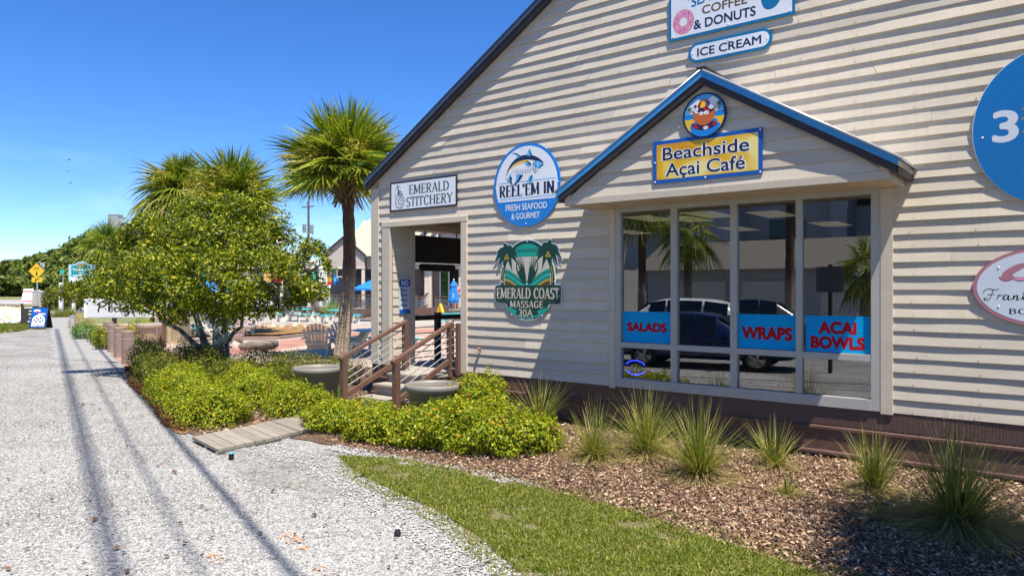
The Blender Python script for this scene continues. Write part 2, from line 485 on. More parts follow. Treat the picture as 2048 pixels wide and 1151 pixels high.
M_WOOD = mat('weathered_wood', (.26, .225, .18), .8, var=.25, scale=4, bmp=.5, stretch=(1, 8, 8), island=.14)
M_WOODY = mat('weathered_wood_lengthwise', (.33, .29, .24), .8, var=.25, scale=4, bmp=.5, stretch=(1, 9, 9), island=.14)
M_BARK = mat('bark', (.17, .14, .11), .9, var=.45, scale=9, bmp=.9, stretch=(1, 1, .4))
M_RESIN = mat('planter_resin', (.22, .20, .175), .5, var=.08, scale=3, bmp=.1)
M_SOIL = mat('potting_soil', (.16, .075, .04), .95, var=.4, scale=30, bmp=.6)
M_TEAL = mat('teal_plastic', (.03, .50, .50), .4, var=.06)
M_CREAM = mat('cream_plastic', (.72, .66, .56), .5, var=.08)
M_BLUECLOTH = mat('blue_canvas', (.01, .20, .62), .7, var=.08)
M_CONC = mat('concrete', (.42, .39, .36), .85, var=.14, scale=3, bmp=.3)
M_BROWNC = mat('brown_concrete', (.26, .19, .155), .85, var=.2, scale=4, bmp=.4)
M_RIVET = mat('rivet_white', (.85, .85, .85), .3)
M_LAMP = None

def glass_mat(name, ior, tint, tr=1.0):
    m = bpy.data.materials.new(name); m.use_nodes = True; n = m.node_tree; n.nodes.clear()
    o = n.nodes.new('ShaderNodeOutputMaterial'); mx = n.nodes.new('ShaderNodeMixShader')
    fr = n.nodes.new('ShaderNodeFresnel'); fr.inputs[0].default_value = ior
    t = n.nodes.new('ShaderNodeBsdfTransparent'); t.inputs[0].default_value = (*tint, 1)
    g = n.nodes.new('ShaderNodeBsdfGlossy'); g.inputs['Roughness'].default_value = .0; g.inputs[0].default_value = (.95, .97, 1, 1)
    lk(n, fr.outputs[0], mx.inputs[0]); lk(n, t.outputs[0], mx.inputs[1]); lk(n, g.outputs[0], mx.inputs[2]); lk(n, mx.outputs[0], o.inputs[0])
    return m
M_GLASS = glass_mat('window_glass', 3.0, (.55, .58, .58))
M_GLASS2 = mat('far_window_glass', (.06, .09, .10), .06, var=.3, scale=1, spec=.8)
M_CARGLASS = mat('car_glass', (.012, .014, .016), .05, var=.1, spec=.8)

def gravel_mat():
    m, n, p = nodes('white_gravel')
    v = tex(n, 'ShaderNodeTexVoronoi', 46.0, 'Object', Randomness=1.0)
    v2 = tex(n, 'ShaderNodeTexVoronoi', 21.0, 'Object', Randomness=1.0)
    sep = n.nodes.new('ShaderNodeSeparateColor'); lk(n, v.outputs['Color'], sep.inputs[0])
    r = ramp(n, [(0, (.11, .11, .11)), (.2, (.26, .257, .252)), (.6, (.36, .356, .346)), (.9, (.46, .452, .436)), (1, (.30, .265, .21))], sep.outputs[0])
    sep2 = n.nodes.new('ShaderNodeSeparateColor'); lk(n, v2.outputs['Color'], sep2.inputs[0])
    r2 = ramp(n, [(0, (.78, .78, .79)), (.5, (1, 1, 1)), (1, (1.1, 1.08, 1.05))], sep2.outputs[1])
    c = mixc(n, 1.0, r.outputs[0], r2.outputs[0], 'MULTIPLY')
    big = tex(n, 'ShaderNodeTexNoise', .55, 'Object', Detail=6.0, Roughness=.65)
    rb = ramp(n, [(.35, (.74, .71, .66)), (.62, (1.08, 1.07, 1.05))], big.outputs[0])
    c = mixc(n, 1.0, c, rb.outputs[0], 'MULTIPLY')
    tan = tex(n, 'ShaderNodeTexNoise', 1.3, 'Object', Detail=7.0, Roughness=.7)
    rt = ramp(n, [(.62, (1, 1, 1)), (.78, (.88, .80, .68))], tan.outputs[0])
    c = mixc(n, .8, c, rt.outputs[0], 'MULTIPLY')
    lk(n, c, p.inputs['Base Color']); p.inputs['Roughness'].default_value = .9; p.inputs['Specular IOR Level'].default_value = .2
    bump(n, p, v.outputs['Distance'], 1.0, .02)
    return m
M_GRAVEL = gravel_mat()
def ground_mat():
    m, n, p = nodes('dry_grass_ground')
    a = tex(n, 'ShaderNodeTexNoise', .12, 'Object', Detail=9.0, Roughness=.7)
    r = ramp(n, [(.38, (.12, .14, .035)), (.52, (.20, .20, .07)), (.66, (.36, .31, .20))], a.outputs[0])
    b = tex(n, 'ShaderNodeTexNoise', 14.0, 'Object', Detail=5.0)
    rb = ramp(n, [(.3, (.7, .7, .7)), (.7, (1.15, 1.15, 1.1))], b.outputs[0])
    lk(n, mixc(n, 1.0, r.outputs[0], rb.outputs[0], 'MULTIPLY'), p.inputs['Base Color']); p.inputs['Roughness'].default_value = .95
    bump(n, p, b.outputs[0], .6, .05)
    return m
M_GROUND = ground_mat()
def mulch_mat(name, stops, sc):
    m, n, p = nodes(name)
    v = tex(n, 'ShaderNodeTexVoronoi', sc, 'Object', stretch=(1, 1.5, 1))
    s_ = n.nodes.new('ShaderNodeSeparateColor'); lk(n, v.outputs['Color'], s_.inputs[0])
    r = ramp(n, stops, s_.outputs[0])
    a = tex(n, 'ShaderNodeTexNoise', 1.2, 'Object', Detail=6.0)
    rb = ramp(n, [(.3, (.72, .7, .68)), (.7, (1.2, 1.18, 1.15))], a.outputs[0])
    lk(n, mixc(n, 1.0, r.outputs[0], rb.outputs[0], 'MULTIPLY'), p.inputs['Base Color']); p.inputs['Roughness'].default_value = .95
    bump(n, p, v.outputs['Distance'], 1.0, .03)
    return m
M_MULCH = mulch_mat('bark_mulch', [(0, (.06, .035, .022)), (.5, (.17, .10, .062)), (1, (.30, .19, .12))], 38)
M_STRAW = mulch_mat('pine_straw', [(0, (.16, .075, .025)), (.5, (.36, .185, .065)), (1, (.48, .28, .11))], 30)
def turf_mat():
    m, n, p = nodes('turf_soil')
    a = tex(n, 'ShaderNodeTexNoise', 3.0, 'Object', Detail=8.0, Roughness=.7)
    c2 = tex(n, 'ShaderNodeTexVoronoi', 60.0, 'Object')
    s2_ = n.nodes.new('ShaderNodeSeparateColor'); lk(n, c2.outputs['Color'], s2_.inputs[0])
    r = ramp(n, [(0, (.06, .05, .025)), (.4, (.14, .115, .055)), (.7, (.12, .13, .035)), (1, (.25, .20, .12))], s2_.outputs[0])
    lk(n, r.outputs[0], p.inputs['Base Color']); p.inputs['Roughness'].default_value = .95
    return m
M_TURF = turf_mat()
def paver_mat(name, c1, c2, mortar, sx=.2, sy=.1, rot=0.0, wear=.25):
    m, n, p = nodes(name)
    tc = n.nodes.new('ShaderNodeTexCoord'); mp = n.nodes.new('ShaderNodeMapping'); lk(n, tc.outputs['Object'], mp.inputs[0])
    mp.inputs['Rotation'].default_value = (0, 0, rot)
    b = n.nodes.new('ShaderNodeTexBrick'); lk(n, mp.outputs[0], b.inputs[0]); b.inputs['Scale'].default_value = 1.0
    b.inputs['Brick Width'].default_value = sx; b.inputs['Row Height'].default_value = sy; b.inputs['Mortar Size'].default_value = .004
    for k, c in (('Color1', c1), ('Color2', c2), ('Mortar', mortar)): b.inputs[k].default_value = (*c, 1)
    a = tex(n, 'ShaderNodeTexNoise', .8, 'Object', Detail=7.0)
    rb = ramp(n, [(.3, (1-wear,)*3), (.7, (1+wear*.6,)*3)], a.outputs[0])
    lk(n, mixc(n, 1.0, b.outputs[0], rb.outputs[0], 'MULTIPLY'), p.inputs['Base Color']); p.inputs['Roughness'].default_value = .85
    bump(n, p, b.outputs['Fac'], -.3, .004)
    return m
M_PAVE = paver_mat('tan_pavers', (.46, .35, .27), (.41, .31, .24), (.27, .21, .17), rot=.6)
M_PAVEF = paver_mat('grey_pavers', (.42, .37, .31), (.36, .32, .28), (.24, .2, .17), rot=.6)
M_BRICKR = paver_mat('red_pavers', (.42, .20, .145), (.36, .17, .125), (.24, .14, .11), rot=.6)
def walk_mat():
    m, n, p = nodes('sidewalk_concrete')
    a = tex(n, 'ShaderNodeTexNoise', 1.6, 'Object', Detail=8.0, Roughness=.7)
    r = ramp(n, [(.3, (.24, .23, .212)), (.7, (.33, .318, .298))], a.outputs[0])
    b = tex(n, 'ShaderNodeTexNoise', 40.0, 'Object', Detail=3.0)
    rb = ramp(n, [(.3, (.85,)*3), (.7, (1.1,)*3)], b.outputs[0])
    lk(n, mixc(n, 1.0, r.outputs[0], rb.outputs[0], 'MULTIPLY'), p.inputs['Base Color']); p.inputs['Roughness'].default_value = .9
    return m
M_WALK = walk_mat()
M_ASPH = mat('worn_asphalt', (.34, .33, .33), .9, var=.15, scale=1.0)

# ------------------------------------------------------------------ ground sheets
def sheet(name, pts, z, m, jit=0.0, step=.25, kind='structure', crown=0.0):
    from mathutils.geometry import tessellate_polygon
    P = []
    for i, a in enumerate(pts):
        b = pts[(i+1) % len(pts)]; l = math.hypot(b[0]-a[0], b[1]-a[1])
        k = max(1, min(160, int(l/step))) if jit else 1
        for j in range(k):
            q = (a[0]+(b[0]-a[0])*j/k, a[1]+(b[1]-a[1])*j/k)
            P.append((q[0]+random.gauss(0, jit), q[1]+random.gauss(0, jit), z) if jit else (q[0], q[1], z))
    tr = tessellate_polygon([[Vector((p[0], p[1], 0)) for p in P]])
    F = []
    for t in tr:
        a, b, c = (P[i] for i in t)
        F.append(tuple(t) if (b[0]-a[0])*(c[1]-a[1])-(b[1]-a[1])*(c[0]-a[0]) > 0 else tuple(t)[::-1])
    me = bpy.data.meshes.new(name); me.from_pydata(P, [], F); me.materials.append(m); me.update()
    return tag(link(name, me), kind=kind)
def sn(*q): return [tuple(S(s, n)[:2]) for s, n in q]
def gp(*q): return [tuple(G(x, y)[:2]) for x, y in q]

sheet('ground', [(-2600, -2600), (2600, -2600), (2600, 2600), (-2600, 2600)], -.034, M_GROUND)
sheet('gravel_lot', sn((-60, -45), (36, -45), (37, -5), (40, -1.2), (42, .2), (42, 1.9), (-4, 5.6), (-60, 5.6)), 0.0, M_GRAVEL, .05, .5)
sheet('plaza_pavement', sn((14.5, 1.72), (46, 1.72), (46, 2.8), (46, 40), (2, 40), (4, 9)), .004, M_PAVE)
sheet('far_plaza_pavement', gp((470, 650), (1000, 650), (1000, 622), (380, 622)), .008, M_PAVEF)
sheet('parking_asphalt', gp((330, 626), (800, 626), (860, 596), (330, 596)), .012, M_ASPH)
sheet('sidewalk', sn((24, .15), (40, .1), (76, .05), (76, 1.62), (22, 1.62), (23, 1.1)), .008, M_WALK, .07, .25)
for s_ in np.arange(25, 74, 1.55):
    pass
sheet('red_brick_strip', sn((18.6, 1.66), (34, 1.66), (34, 2.15), (18.6, 2.3)), .0085, M_BRICKR)
sheet('red_brick_path', gp((335, 706), (420, 695), (500, 685), (560, 680), (640, 670), (745, 660), (960, 652), (960, 662), (745, 668), (640, 684), (560, 697), (500, 704), (400, 714), (335, 722)), .009, M_BRICKR)
sheet('side_street', gp((108, 622), (128, 614), (180, 613), (330, 613), (330, 622)), .012, M_ASPH)
sheet('mulch_bed', [(3.4, 4.3), (1, 4.75), (-1.43, 5.22), (-3.2, 5.7), (-4.75, 5.8), (-6.4, 5.75), (-7.7, 5.85), (-8.4, 5.75), (-8.5, 7.7), (-8.2, 9.05), (3.4, 9.05)], .012, M_MULCH, .035, .2)
sheet('hedge_bed', [(-9.1, 4.95), (-9.3, 7.6), (-9.4, 9.3), (-11.0, 11.6), (-13.5, 12.2), (-16.6, 11.8), (-18.4, 10.0), (-18.75, 8.45), (-17.2, 7.65), (-15.2, 6.85), (-12.6, 6.0), (-10.4, 5.2)], .012, M_MULCH, .04, .2)
sheet('pine_straw_edge', [(-9.6, 5.0), (-10.4, 5.4), (-12.6, 6.2), (-15.2, 7.1), (-17.2, 7.9), (-18.4, 8.9), (-18.95, 8.7), (-18.9, 8.3), (-17.2, 7.6), (-15.2, 6.8), (-12.6, 5.98), (-10.4, 5.15)], .016, M_STRAW, .05, .15)
sheet('pine_straw_bed', sn((33, 1.7), (44, 1.72), (45, 3.4), (37, 4.2), (33.5, 2.6)), .016, M_STRAW, .06, .3)
sheet('turf', [(-6.95, 5.5), (-6.2, 5.1), (-5.4, 4.87), (-4.46, 4.62), (-3.7, 4.3), (-3.0, 3.9), (-1.5, 3.3), (.5, 2.6), (3.4, 1.9), (3.4, 4.35), (1, 4.8), (-1.43, 5.28), (-3.2, 5.75), (-4.75, 5.86), (-6.3, 5.8)], .016, M_TURF, .06, .15)

# loose stones over the sheet, so that the near gravel has real relief
def stones(name, N, region, smin, smax, m, seed, z=0.0, flat=.6):
    r = np.random.default_rng(seed)
    P = region(N, r); N = len(P)
    ico = np.array([(0,0,1),(.9,0,.1),(.28,.85,.1),(-.72,.53,.1),(-.72,-.53,.1),(.28,-.85,.1)])
    fc = np.array([(0,1,2),(0,2,3),(0,3,4),(0,4,5),(0,5,1)])
    a = r.random(N)*2*PI; ca, sa = np.cos(a), np.sin(a)
    s = smin+(smax-smin)*r.random(N)**2
    V = ico[None]*(1+r.normal(size=(N, 6, 3))*.22)
    V = V*s[:, None, None]*.5
    V[:, :, 2] *= (flat*(.6+.8*r.random(N)))[:, None]
    X = V[:, :, 0]*ca[:, None]-V[:, :, 1]*sa[:, None]; Y = V[:, :, 0]*sa[:, None]+V[:, :, 1]*ca[:, None]
    W = np.stack([X+P[:, :1], Y+P[:, 1:2], V[:, :, 2]+z], 2)
    F = (np.arange(N)[:, None, None]*6+fc[None]).reshape(-1, 3)
    return tag(fast(name, W.reshape(-1, 3), F, m), kind='stuff')
def in_poly(P, poly):
    x, y = P[:, 0], P[:, 1]; c = np.zeros(len(P), bool); n = len(poly)
    for i in range(n):
        x1, y1 = poly[i]; x2, y2 = poly[i-1]
        with np.errstate(divide='ignore', invalid='ignore'):
            c ^= ((y1 > y) != (y2 > y)) & (x < (x2-x1)*(y-y1)/(y2-y1+1e-12)+x1)
    return c
def near_region(poly, cap=30.0):
    """places inside a polygon, thinner with distance from the camera"""
    A = np.array(poly); lo, hi = A.min(0), A.max(0)
    def f(N, r):
        out = []; got = 0
        for _ in range(200):
            P = lo+(hi-lo)*r.random((N*2, 2))
            P = P[in_poly(P, poly)]
            dep = P[:, 0]*FV.x+P[:, 1]*FV.y; lat = P[:, 0]*RV.x+P[:, 1]*RV.y
            keep = (dep > 4.5) & (np.abs(lat) < dep*.74+.3) & (r.random(len(P)) < np.minimum(1, (5.0/np.maximum(dep, 1))**1.6))
            P = P[keep]; out.append(P); got += len(P)
            if got >= N: break
        return np.concatenate(out)[:N]
    return f
def stone_mat():
    m, n, p = nodes('gravel_stone')
    g = n.nodes.new('ShaderNodeNewGeometry')
    r = ramp(n, [(0, (.12, .12, .122)), (.15, (.25, .248, .245)), (.5, (.37, .365, .355)), (.88, (.47, .463, .45)), (.96, (.30, .25, .18)), (1, (.50, .49, .47))], g.outputs['Random Per Island'])
    lk(n, r.outputs[0], p.inputs['Base Color']); p.inputs['Roughness'].default_value = .85
    return m
M_STONE = stone_mat()
GRAV = sn((2, -6), (24, -3), (24, 1.7), (12, 1.72), (7.6, 1.75), (6.0, 2.95), (3.6, 3.05), (1, 3.1), (-2, 3.0))
stones('gravel_stones', 85000, near_region(GRAV), .009, .028, M_STONE, 3)
GRAV2 = [(-8.2, 5.4), (-6.6, 5.4), (-5.2, 5.2), (-4.2, 4.9), (-2.9, 4.1), (-3.3, 3.7), (-5, 4.3), (-7, 4.9), (-8.2, 4.9)]
stones('gravel_stray_stones', 5000, near_region(GRAV2), .012, .034, M_STONE, 4, .012)
STRIP = [(-7.4, 5.85), (-6.0, 5.98), (-4.9, 6.0), (-4.2, 5.9), (-4.2, 5.75), (-5.2, 5.72), (-6.4, 5.62), (-7.4, 5.6)]
stones('gravel_strip_stones', 2600, near_region(STRIP), .012, .03, M_STONE, 14, .02)
M_DEBRIS = leafmat('leaf_litter', [(0, (.05, .025, .015)), (.5, (.14, .06, .03)), (1, (.26, .13, .06))], .05, .8)
r_ = np.random.default_rng(11)
P = near_region(GRAV)(420, r_)
leaf_obj('leaf_litter', np.c_[P, np.full(len(P), .022)], np.c_[r_.normal(size=(len(P), 2))*.35, np.ones(len(P))], .02+.05*r_.random(len(P))**2, .6, M_DEBRIS, None, r_)['kind'] = 'stuff'

# bark chips
M_CHIP = leafmat('bark_chips', [(0, (0.068, 0.038, 0.0228)), (.35, (0.199, 0.114, 0.0684)), (.7, (0.331, 0.205, 0.1254)), (.92, (0.456, 0.314, 0.2052)), (1, (0.616, 0.490, 0.3648))], .0, .85)
MUL = [(.4, 4.6), (-1.43, 5.2), (-3.2, 5.65), (-4.75, 5.78), (-6.4, 5.78), (-7.9, 5.9), (-8.0, 7.6), (-8.0, 9.0), (.4, 9.0)]
def chips(name, N, poly, seed, z, smin, smax):
    r = np.random.default_rng(seed); P = near_region(poly)(N, r); n = len(P)
    return tag(leaf_obj(name, np.c_[P, z+.02*r.random(n)], np.c_[r.normal(size=(n, 2))*.5, np.ones(n)], smin+(smax-smin)*r.random(n)**1.5, .5, M_CHIP, None, r), kind='stuff')
chips('mulch_chips', 42000, MUL, 21, .018, .018, .058)
HB = [(-9.2, 5.1), (-9.3, 7.6), (-9.8, 9.3), (-12, 11), (-17, 11), (-18.6, 8.6), (-15.2, 7.0), (-12.6, 6.1), (-10.4, 5.35)]
chips('hedge_bed_chips', 7000, HB, 22, .018, .03, .08)
ST = [(-9.7, 5.05), (-10.4, 5.4), (-12.6, 6.2), (-15.2, 7.1), (-18, 8.6), (-18.9, 8.3), (-17.2, 7.6), (-15.2, 6.78), (-12.6, 5.95), (-10.4, 5.12)]
r_ = np.random.default_rng(23); P = near_region(ST)(4500, r_); n_ = len(P)
M_STRAWS = leafmat('pine_needles', [(0, (.16, .07, .025)), (.6, (.34, .18, .07)), (1, (.46, .29, .13))], .0, .85)
leaf_obj('pine_straw', np.c_[P, .02+.03*r_.random(n_)], np.c_[r_.normal(size=(n_, 2))*.5, np.ones(n_)], .10+.08*r_.random(n_), .06, M_STRAWS, None, r_)['kind'] = 'stuff'

# lawn: single blades
M_BLADE = leafmat('grass_blades', [(0, (0.086, 0.132, 0.0092)), (.45, (0.167, 0.218, 0.0149)), (.78, (0.253, 0.276, 0.0253)), (.88, (0.380, 0.310, 0.0920)), (1, (0.460, 0.345, 0.1495))], .3, .5)
def blades(name, N, poly, seed, h0, h1, z, patch=True):
    r = np.random.default_rng(seed); P = near_region(poly)(N, r)
    if patch:
        q = np.sin(P[:, 0]*3.1+1)*np.sin(P[:, 1]*4.3+P[:, 0])+.7*np.sin(P[:, 0]*9+P[:, 1]*7)*np.sin(P[:, 0]*5-P[:, 1]*11)+.4*np.sin(P[:, 0]*17)*np.sin(P[:, 1]*19+1)+r.normal(size=len(P))*.38
        P = P[q > -.42-.6*r.random(len(P))]
    n = len(P); a = r.random(n)*2*PI; h = h0+(h1-h0)*r.random(n); wd = .003+.002*r.random(n)
    ln = (r.normal(size=(n, 2))*.6)*h[:, None]
    z0 = np.full(n, z)
    b = np.c_[P, z0]; sx = np.c_[np.cos(a), np.sin(a), np.zeros(n)]*wd[:, None]
    md = np.c_[P+ln*.35, z0+h*.62]; tp = np.c_[P+ln, z0+h*(.8+.2*r.random(n))]
    V = np.stack([b-sx, b+sx, md+sx*.75, md-sx*.75, tp], 1).reshape(-1, 3)
    k = np.arange(n)[:, None]*5
    F = np.concatenate([k+np.array([[0, 1, 2]]), k+np.array([[0, 2, 3]]), k+np.array([[3, 2, 4]])], 0)
    return tag(fast(name, V, F, M_BLADE), kind='stuff')
LAWN = [(-6.9, 5.45), (-6.2, 5.12), (-5.4, 4.89), (-4.46, 4.65), (-3.7, 4.35), (-3.0, 3.95), (-1.5, 3.4), (-.5, 3.0), (-.4, 5.0), (-1.43, 5.25), (-3.2, 5.72), (-4.75, 5.82), (-6.3, 5.78)]
blades('lawn_grass', 105000, LAWN, 31, .014, .046, .014)
FR = [(-7.1, 5.6), (-6.2, 4.95), (-5.4, 4.7), (-4.46, 4.45), (-3.7, 4.1), (-2.7, 3.6), (-2.2, 3.6), (-3.7, 4.4), (-6.2, 5.2)]
blades('lawn_fringe', 2600, FR, 32, .015, .045, .004)
FR2 = [(-6.4, 5.75), (-4.75, 5.8), (-3.2, 5.65), (-1.43, 5.2), (0, 4.9), (0, 5.15), (-1.43, 5.5), (-3.2, 5.95), (-4.9, 6.05), (-6.4, 5.95)]
blades('lawn_upper_fringe', 2600, FR2, 33, .015, .045, .016)
# ------------------------------------------------------------------ the cafe building
EXP = .1523; Z0 = .61; WY = 9.0
bld = empty('cafe_building', (-10.38, 9.0, 0), 0, 'long beige lap sided gable building with brown skirt and four pane shop window', 'building')
bld.location = (0, 0, 0)
def wob(seed):
    r = random.Random(seed); k = [(r.uniform(.6, 1.4), r.uniform(0, 6.3), .0024), (r.uniform(2.2, 4.2), r.uniform(0, 6.3), .0014), (r.uniform(7, 11), r.uniform(0, 6.3), .0008)]
    o = r.gauss(0, .0022)
    return lambda u: o+sum(a*math.sin(f*u+p) for f, p, a in k)
def lap_wall(mb, rows, span, mapf, cuts=(), lip=.027, seed=1, joints=True, exp=EXP, z0=Z0, step=.085):
    """rows of lapped boards; span(z) -> (u0, u1); cuts: openings (u0, u1, z0, z1)"""
    r = random.Random(seed)
    for k in rows:
        zb, zt = z0+k*exp, z0+(k+1)*exp
        b0, b1 = span(zb); t0, t1 = span(zt)
        if b1-b0 < .03: continue
        if t1 <= t0: t0 = t1 = (t0+t1)/2
        segs = [(b0, b1, t0, t1)]
        for (c0, c1, ca, cb) in cuts:
            if min(zt, cb)-max(zb, ca) < .4*exp: continue
            new = []
            for (x0, x1, y0, y1) in segs:
                if c1 <= x0 or c0 >= x1: new.append((x0, x1, y0, y1)); continue
                if c0 > x0: new.append((x0, c0, y0, c0))
                if c1 < x1: new.append((c1, x1, c1, y1))
            segs = new
        for (x0, x1, y0, y1) in segs:
            js = [0.0]
            if joints:
                p = r.uniform(.6, 3.4)
                while p < (x1-x0)-.3: js.append(p/(x1-x0)); p += r.uniform(2.2, 4.2)
            js.append(1.0)
            for a, b in zip(js, js[1:]):
                f = wob(r.random()*1e6); n = max(1, int((b-a)*(x1-x0)/step))
                g = .0012/(x1-x0) if joints else 0
                vs = []
                for i in range(n+1):
                    q = a+g*(a > 0)+(b-g*(b < 1)-a-g*(a > 0))*i/n
                    ub = x0+(x1-x0)*q; ut = y0+(y1-y0)*q
                    h = lip+f(ub)
                    vs += [mapf(ub, h, zb+.25*f(ub*1.3+5)), mapf(ub, .001, zb+.001), mapf(ut, .0045, zt+.004)]
                fs = []
                for i in range(n):
                    A = i*3; B = A+3
                    fs += [(A, B, B+2, A+2), (A+1, B+1, B, A)]
                fs += [(0, 2, 1), (n*3, n*3+1, n*3+2)]
                mb.add(vs, fs, 0)
def rake(X): return 5.176+.6*(min(X, -7.0-X)+8.19)         # underside of the roof edge; ridge at X = -3.5
def wall_span(z):
    x0 = -10.2
    if z > 3.8: x0 = max(x0, (z-5.176-.02)/.6-8.19)
    return (x0, -7.0-x0 if x0 > -10.2 else 3.2)
mw = MB()
lap_wall(mw, range(0, 50), wall_span, lambda u, d, z: (u, WY-d, z), cuts=[(-10.07, -8.0, 0, 3.14), (-5.2, -1.79, 0, 3.13)], seed=5)
# blocking behind the boards
mw.box(-10.36, -9.99, WY+.004, WY+.03, .58, 3.8); mw.box(-8.02, -5.2, WY+.004, WY+.14, .58, 5.2); mw.box(-1.78, 2.9, WY+.004, WY+.14, .58, 5.4)
mw.box(-9.99, -8.02, WY+.004, WY+.06, 3.17, 4.0); mw.box(-5.2, -1.78, WY+.004, WY+.14, 3.13, 6.9)
wall = mw.build('wall', M_SIDE, bld)
tr = MB()
tr.box(-10.385, -10.183, WY-.042, WY+.004, .6, 3.835)        # corner boards
tr.box(-10.389, -10.36, WY-.030, WY+.12, .6, 3.82)
tr.build('corner_trim', M_TRIM, bld, bevel=.004)
d = MB()
d.box(-10.075, -9.873, WY-.048, WY+.02, .6, 3.10); d.box(-8.137, -8.003, WY-.048, WY+.12, .58, 3.10)
d.box(-10.085, -7.998, WY-.052, WY+.05, 3.102, 3.197)
d.build('door_trim', M_TRIM, bld, bevel=.005)
pr = MB()      # pier between doorway and the open side
lap_wall(pr, range(0, 17), lambda z: (WY+.02, WY+.44), lambda u, dd, z: (-9.87+dd, u, z), joints=False, seed=9, lip=.016)
pr.box(-10.385, -9.872, WY+.03, WY+.56, .55, 3.4)
pr.box(-9.99, -9.852, WY+.44, WY+.575, .55, 3.09)
pr.build('pier', M_SIDE, bld)
po = MB(); po.box(-10.2, -9.86, WY+.5, 17.0, 3.09, 3.22); po.box(-10.24, -9.92, WY+.5, 17.0, 3.222, 3.5)
po.box(-10.2, -9.86, 16.6, 17.0, .55, 3.088)
po.build('porch_beam', M_TRIM, bld)
ce = MB(); ce.box(-10.2, -7.95, WY+.065, 17, 3.48, 3.52); ce.box(-7.98, -7.94, WY+.145, 17, .5, 3.478)
ce.build('porch_ceiling', mat('porch_ceiling_paint', (.34, .26, .17), .7, var=.1), bld)
dk = MB()
for i in range(54):
    y = 9.0+i*.145; dk.box(-10.36, -7.985, y, y+.14, .52, .552)
dk.box(-10.3, -8.0, 9.05, 16.8, .3, .518)
dk.build('deck', M_WOODY, bld)
# skirt: brown boards with two projecting ledges
sk = MB()
sk.box(-8.14, 3.3, WY-.012, WY+.1, -.05, .607)
sk.box(-10.385, -9.86, WY-.012, WY+.5, -.05, .597)
for (x0, x1) in ((-8.14, 3.3), (-10.39, -9.86)):
    for zt, o in ((.372, .028), (.085, .045)):
        sk.add([(x0, WY-.012, zt+.012), (x1, WY-.012, zt+.012), (x1, WY-.012-o, zt), (x0, WY-.012-o, zt), (x0, WY-.012-o, zt-.028), (x1, WY-.012-o, zt-.028), (x1, WY-.0125, zt-.028), (x0, WY-.0125, zt-.028)],
               [(3, 2, 1, 0), (4, 5, 2, 3), (7, 6, 5, 4), (0, 7, 4, 3), (2, 5, 6, 1)], 0)
sk.box(-9.86, -8.14, 8.9, 9.03, -.05, .515)
sk.build('skirt', M_SKIRT, bld)
vm, vn, vp = nodes('ribbed_skirt'); 
wv = tex(vn, 'ShaderNodeTexWave', 26.0, 'Object', stretch=(1, 1, .35)); wv.inputs['Distortion'].default_value = 0
lk(vn, ramp(vn, [(.3, (.07, .038, .033)), (.7, (.14, .078, .066))], wv.outputs[0]).outputs[0], vp.inputs['Base Color']); vp.inputs['Roughness'].default_value = .5
bump(vn, vp, wv.outputs[0], .6, .006)
rb = MB(); rb.box(-5.1, -.1, WY-.0165, WY-.0122, .40, .592); rb.build('ribbed_skirt_panel', vm, bld)
# roof
rf = MB()
def roof_prof(lo, hi): 
    return [(-10.47, rake(-10.47)+lo), (-3.5, rake(-3.5)+lo), (3.47, rake(3.47)+lo), (3.47, rake(3.47)+hi), (-3.5, rake(-3.5)+hi), (-10.47, rake(-10.47)+hi)]
def prism(mb, prof, y0, y1, m=0):
    n = len(prof); h = n//2
    vs = [(p[0], y0, p[1]) for p in prof]+[(p[0], y1, p[1]) for p in prof]
    fs = []
    for i in range(h-1): fs += [(i, i+1, n-2-i, n-1-i), (n+i+1, n+i, n+n-1-i, n+n-2-i)]
    fs += [((i+1) % n, i, i+n, (i+1) % n+n) for i in range(n)]
    mb.add(vs, fs, m)
prism(rf, roof_prof(.012, .165), 8.965, 17.0)
rf.build('roof', mat('cream_metal_roof', (.56, .50, .38), .45, .1, var=.06), bld)
f1 = MB(); prism(f1, roof_prof(0, .085), 8.88, 8.962); f1.build('fascia', M_FASC, bld)
f2 = MB(); prism(f2, roof_prof(.087, .168), 8.86, 8.963); prism(f2, roof_prof(.169, .182), 8.845, 9.2); f2.build('rake_flashing', M_RAKE, bld)
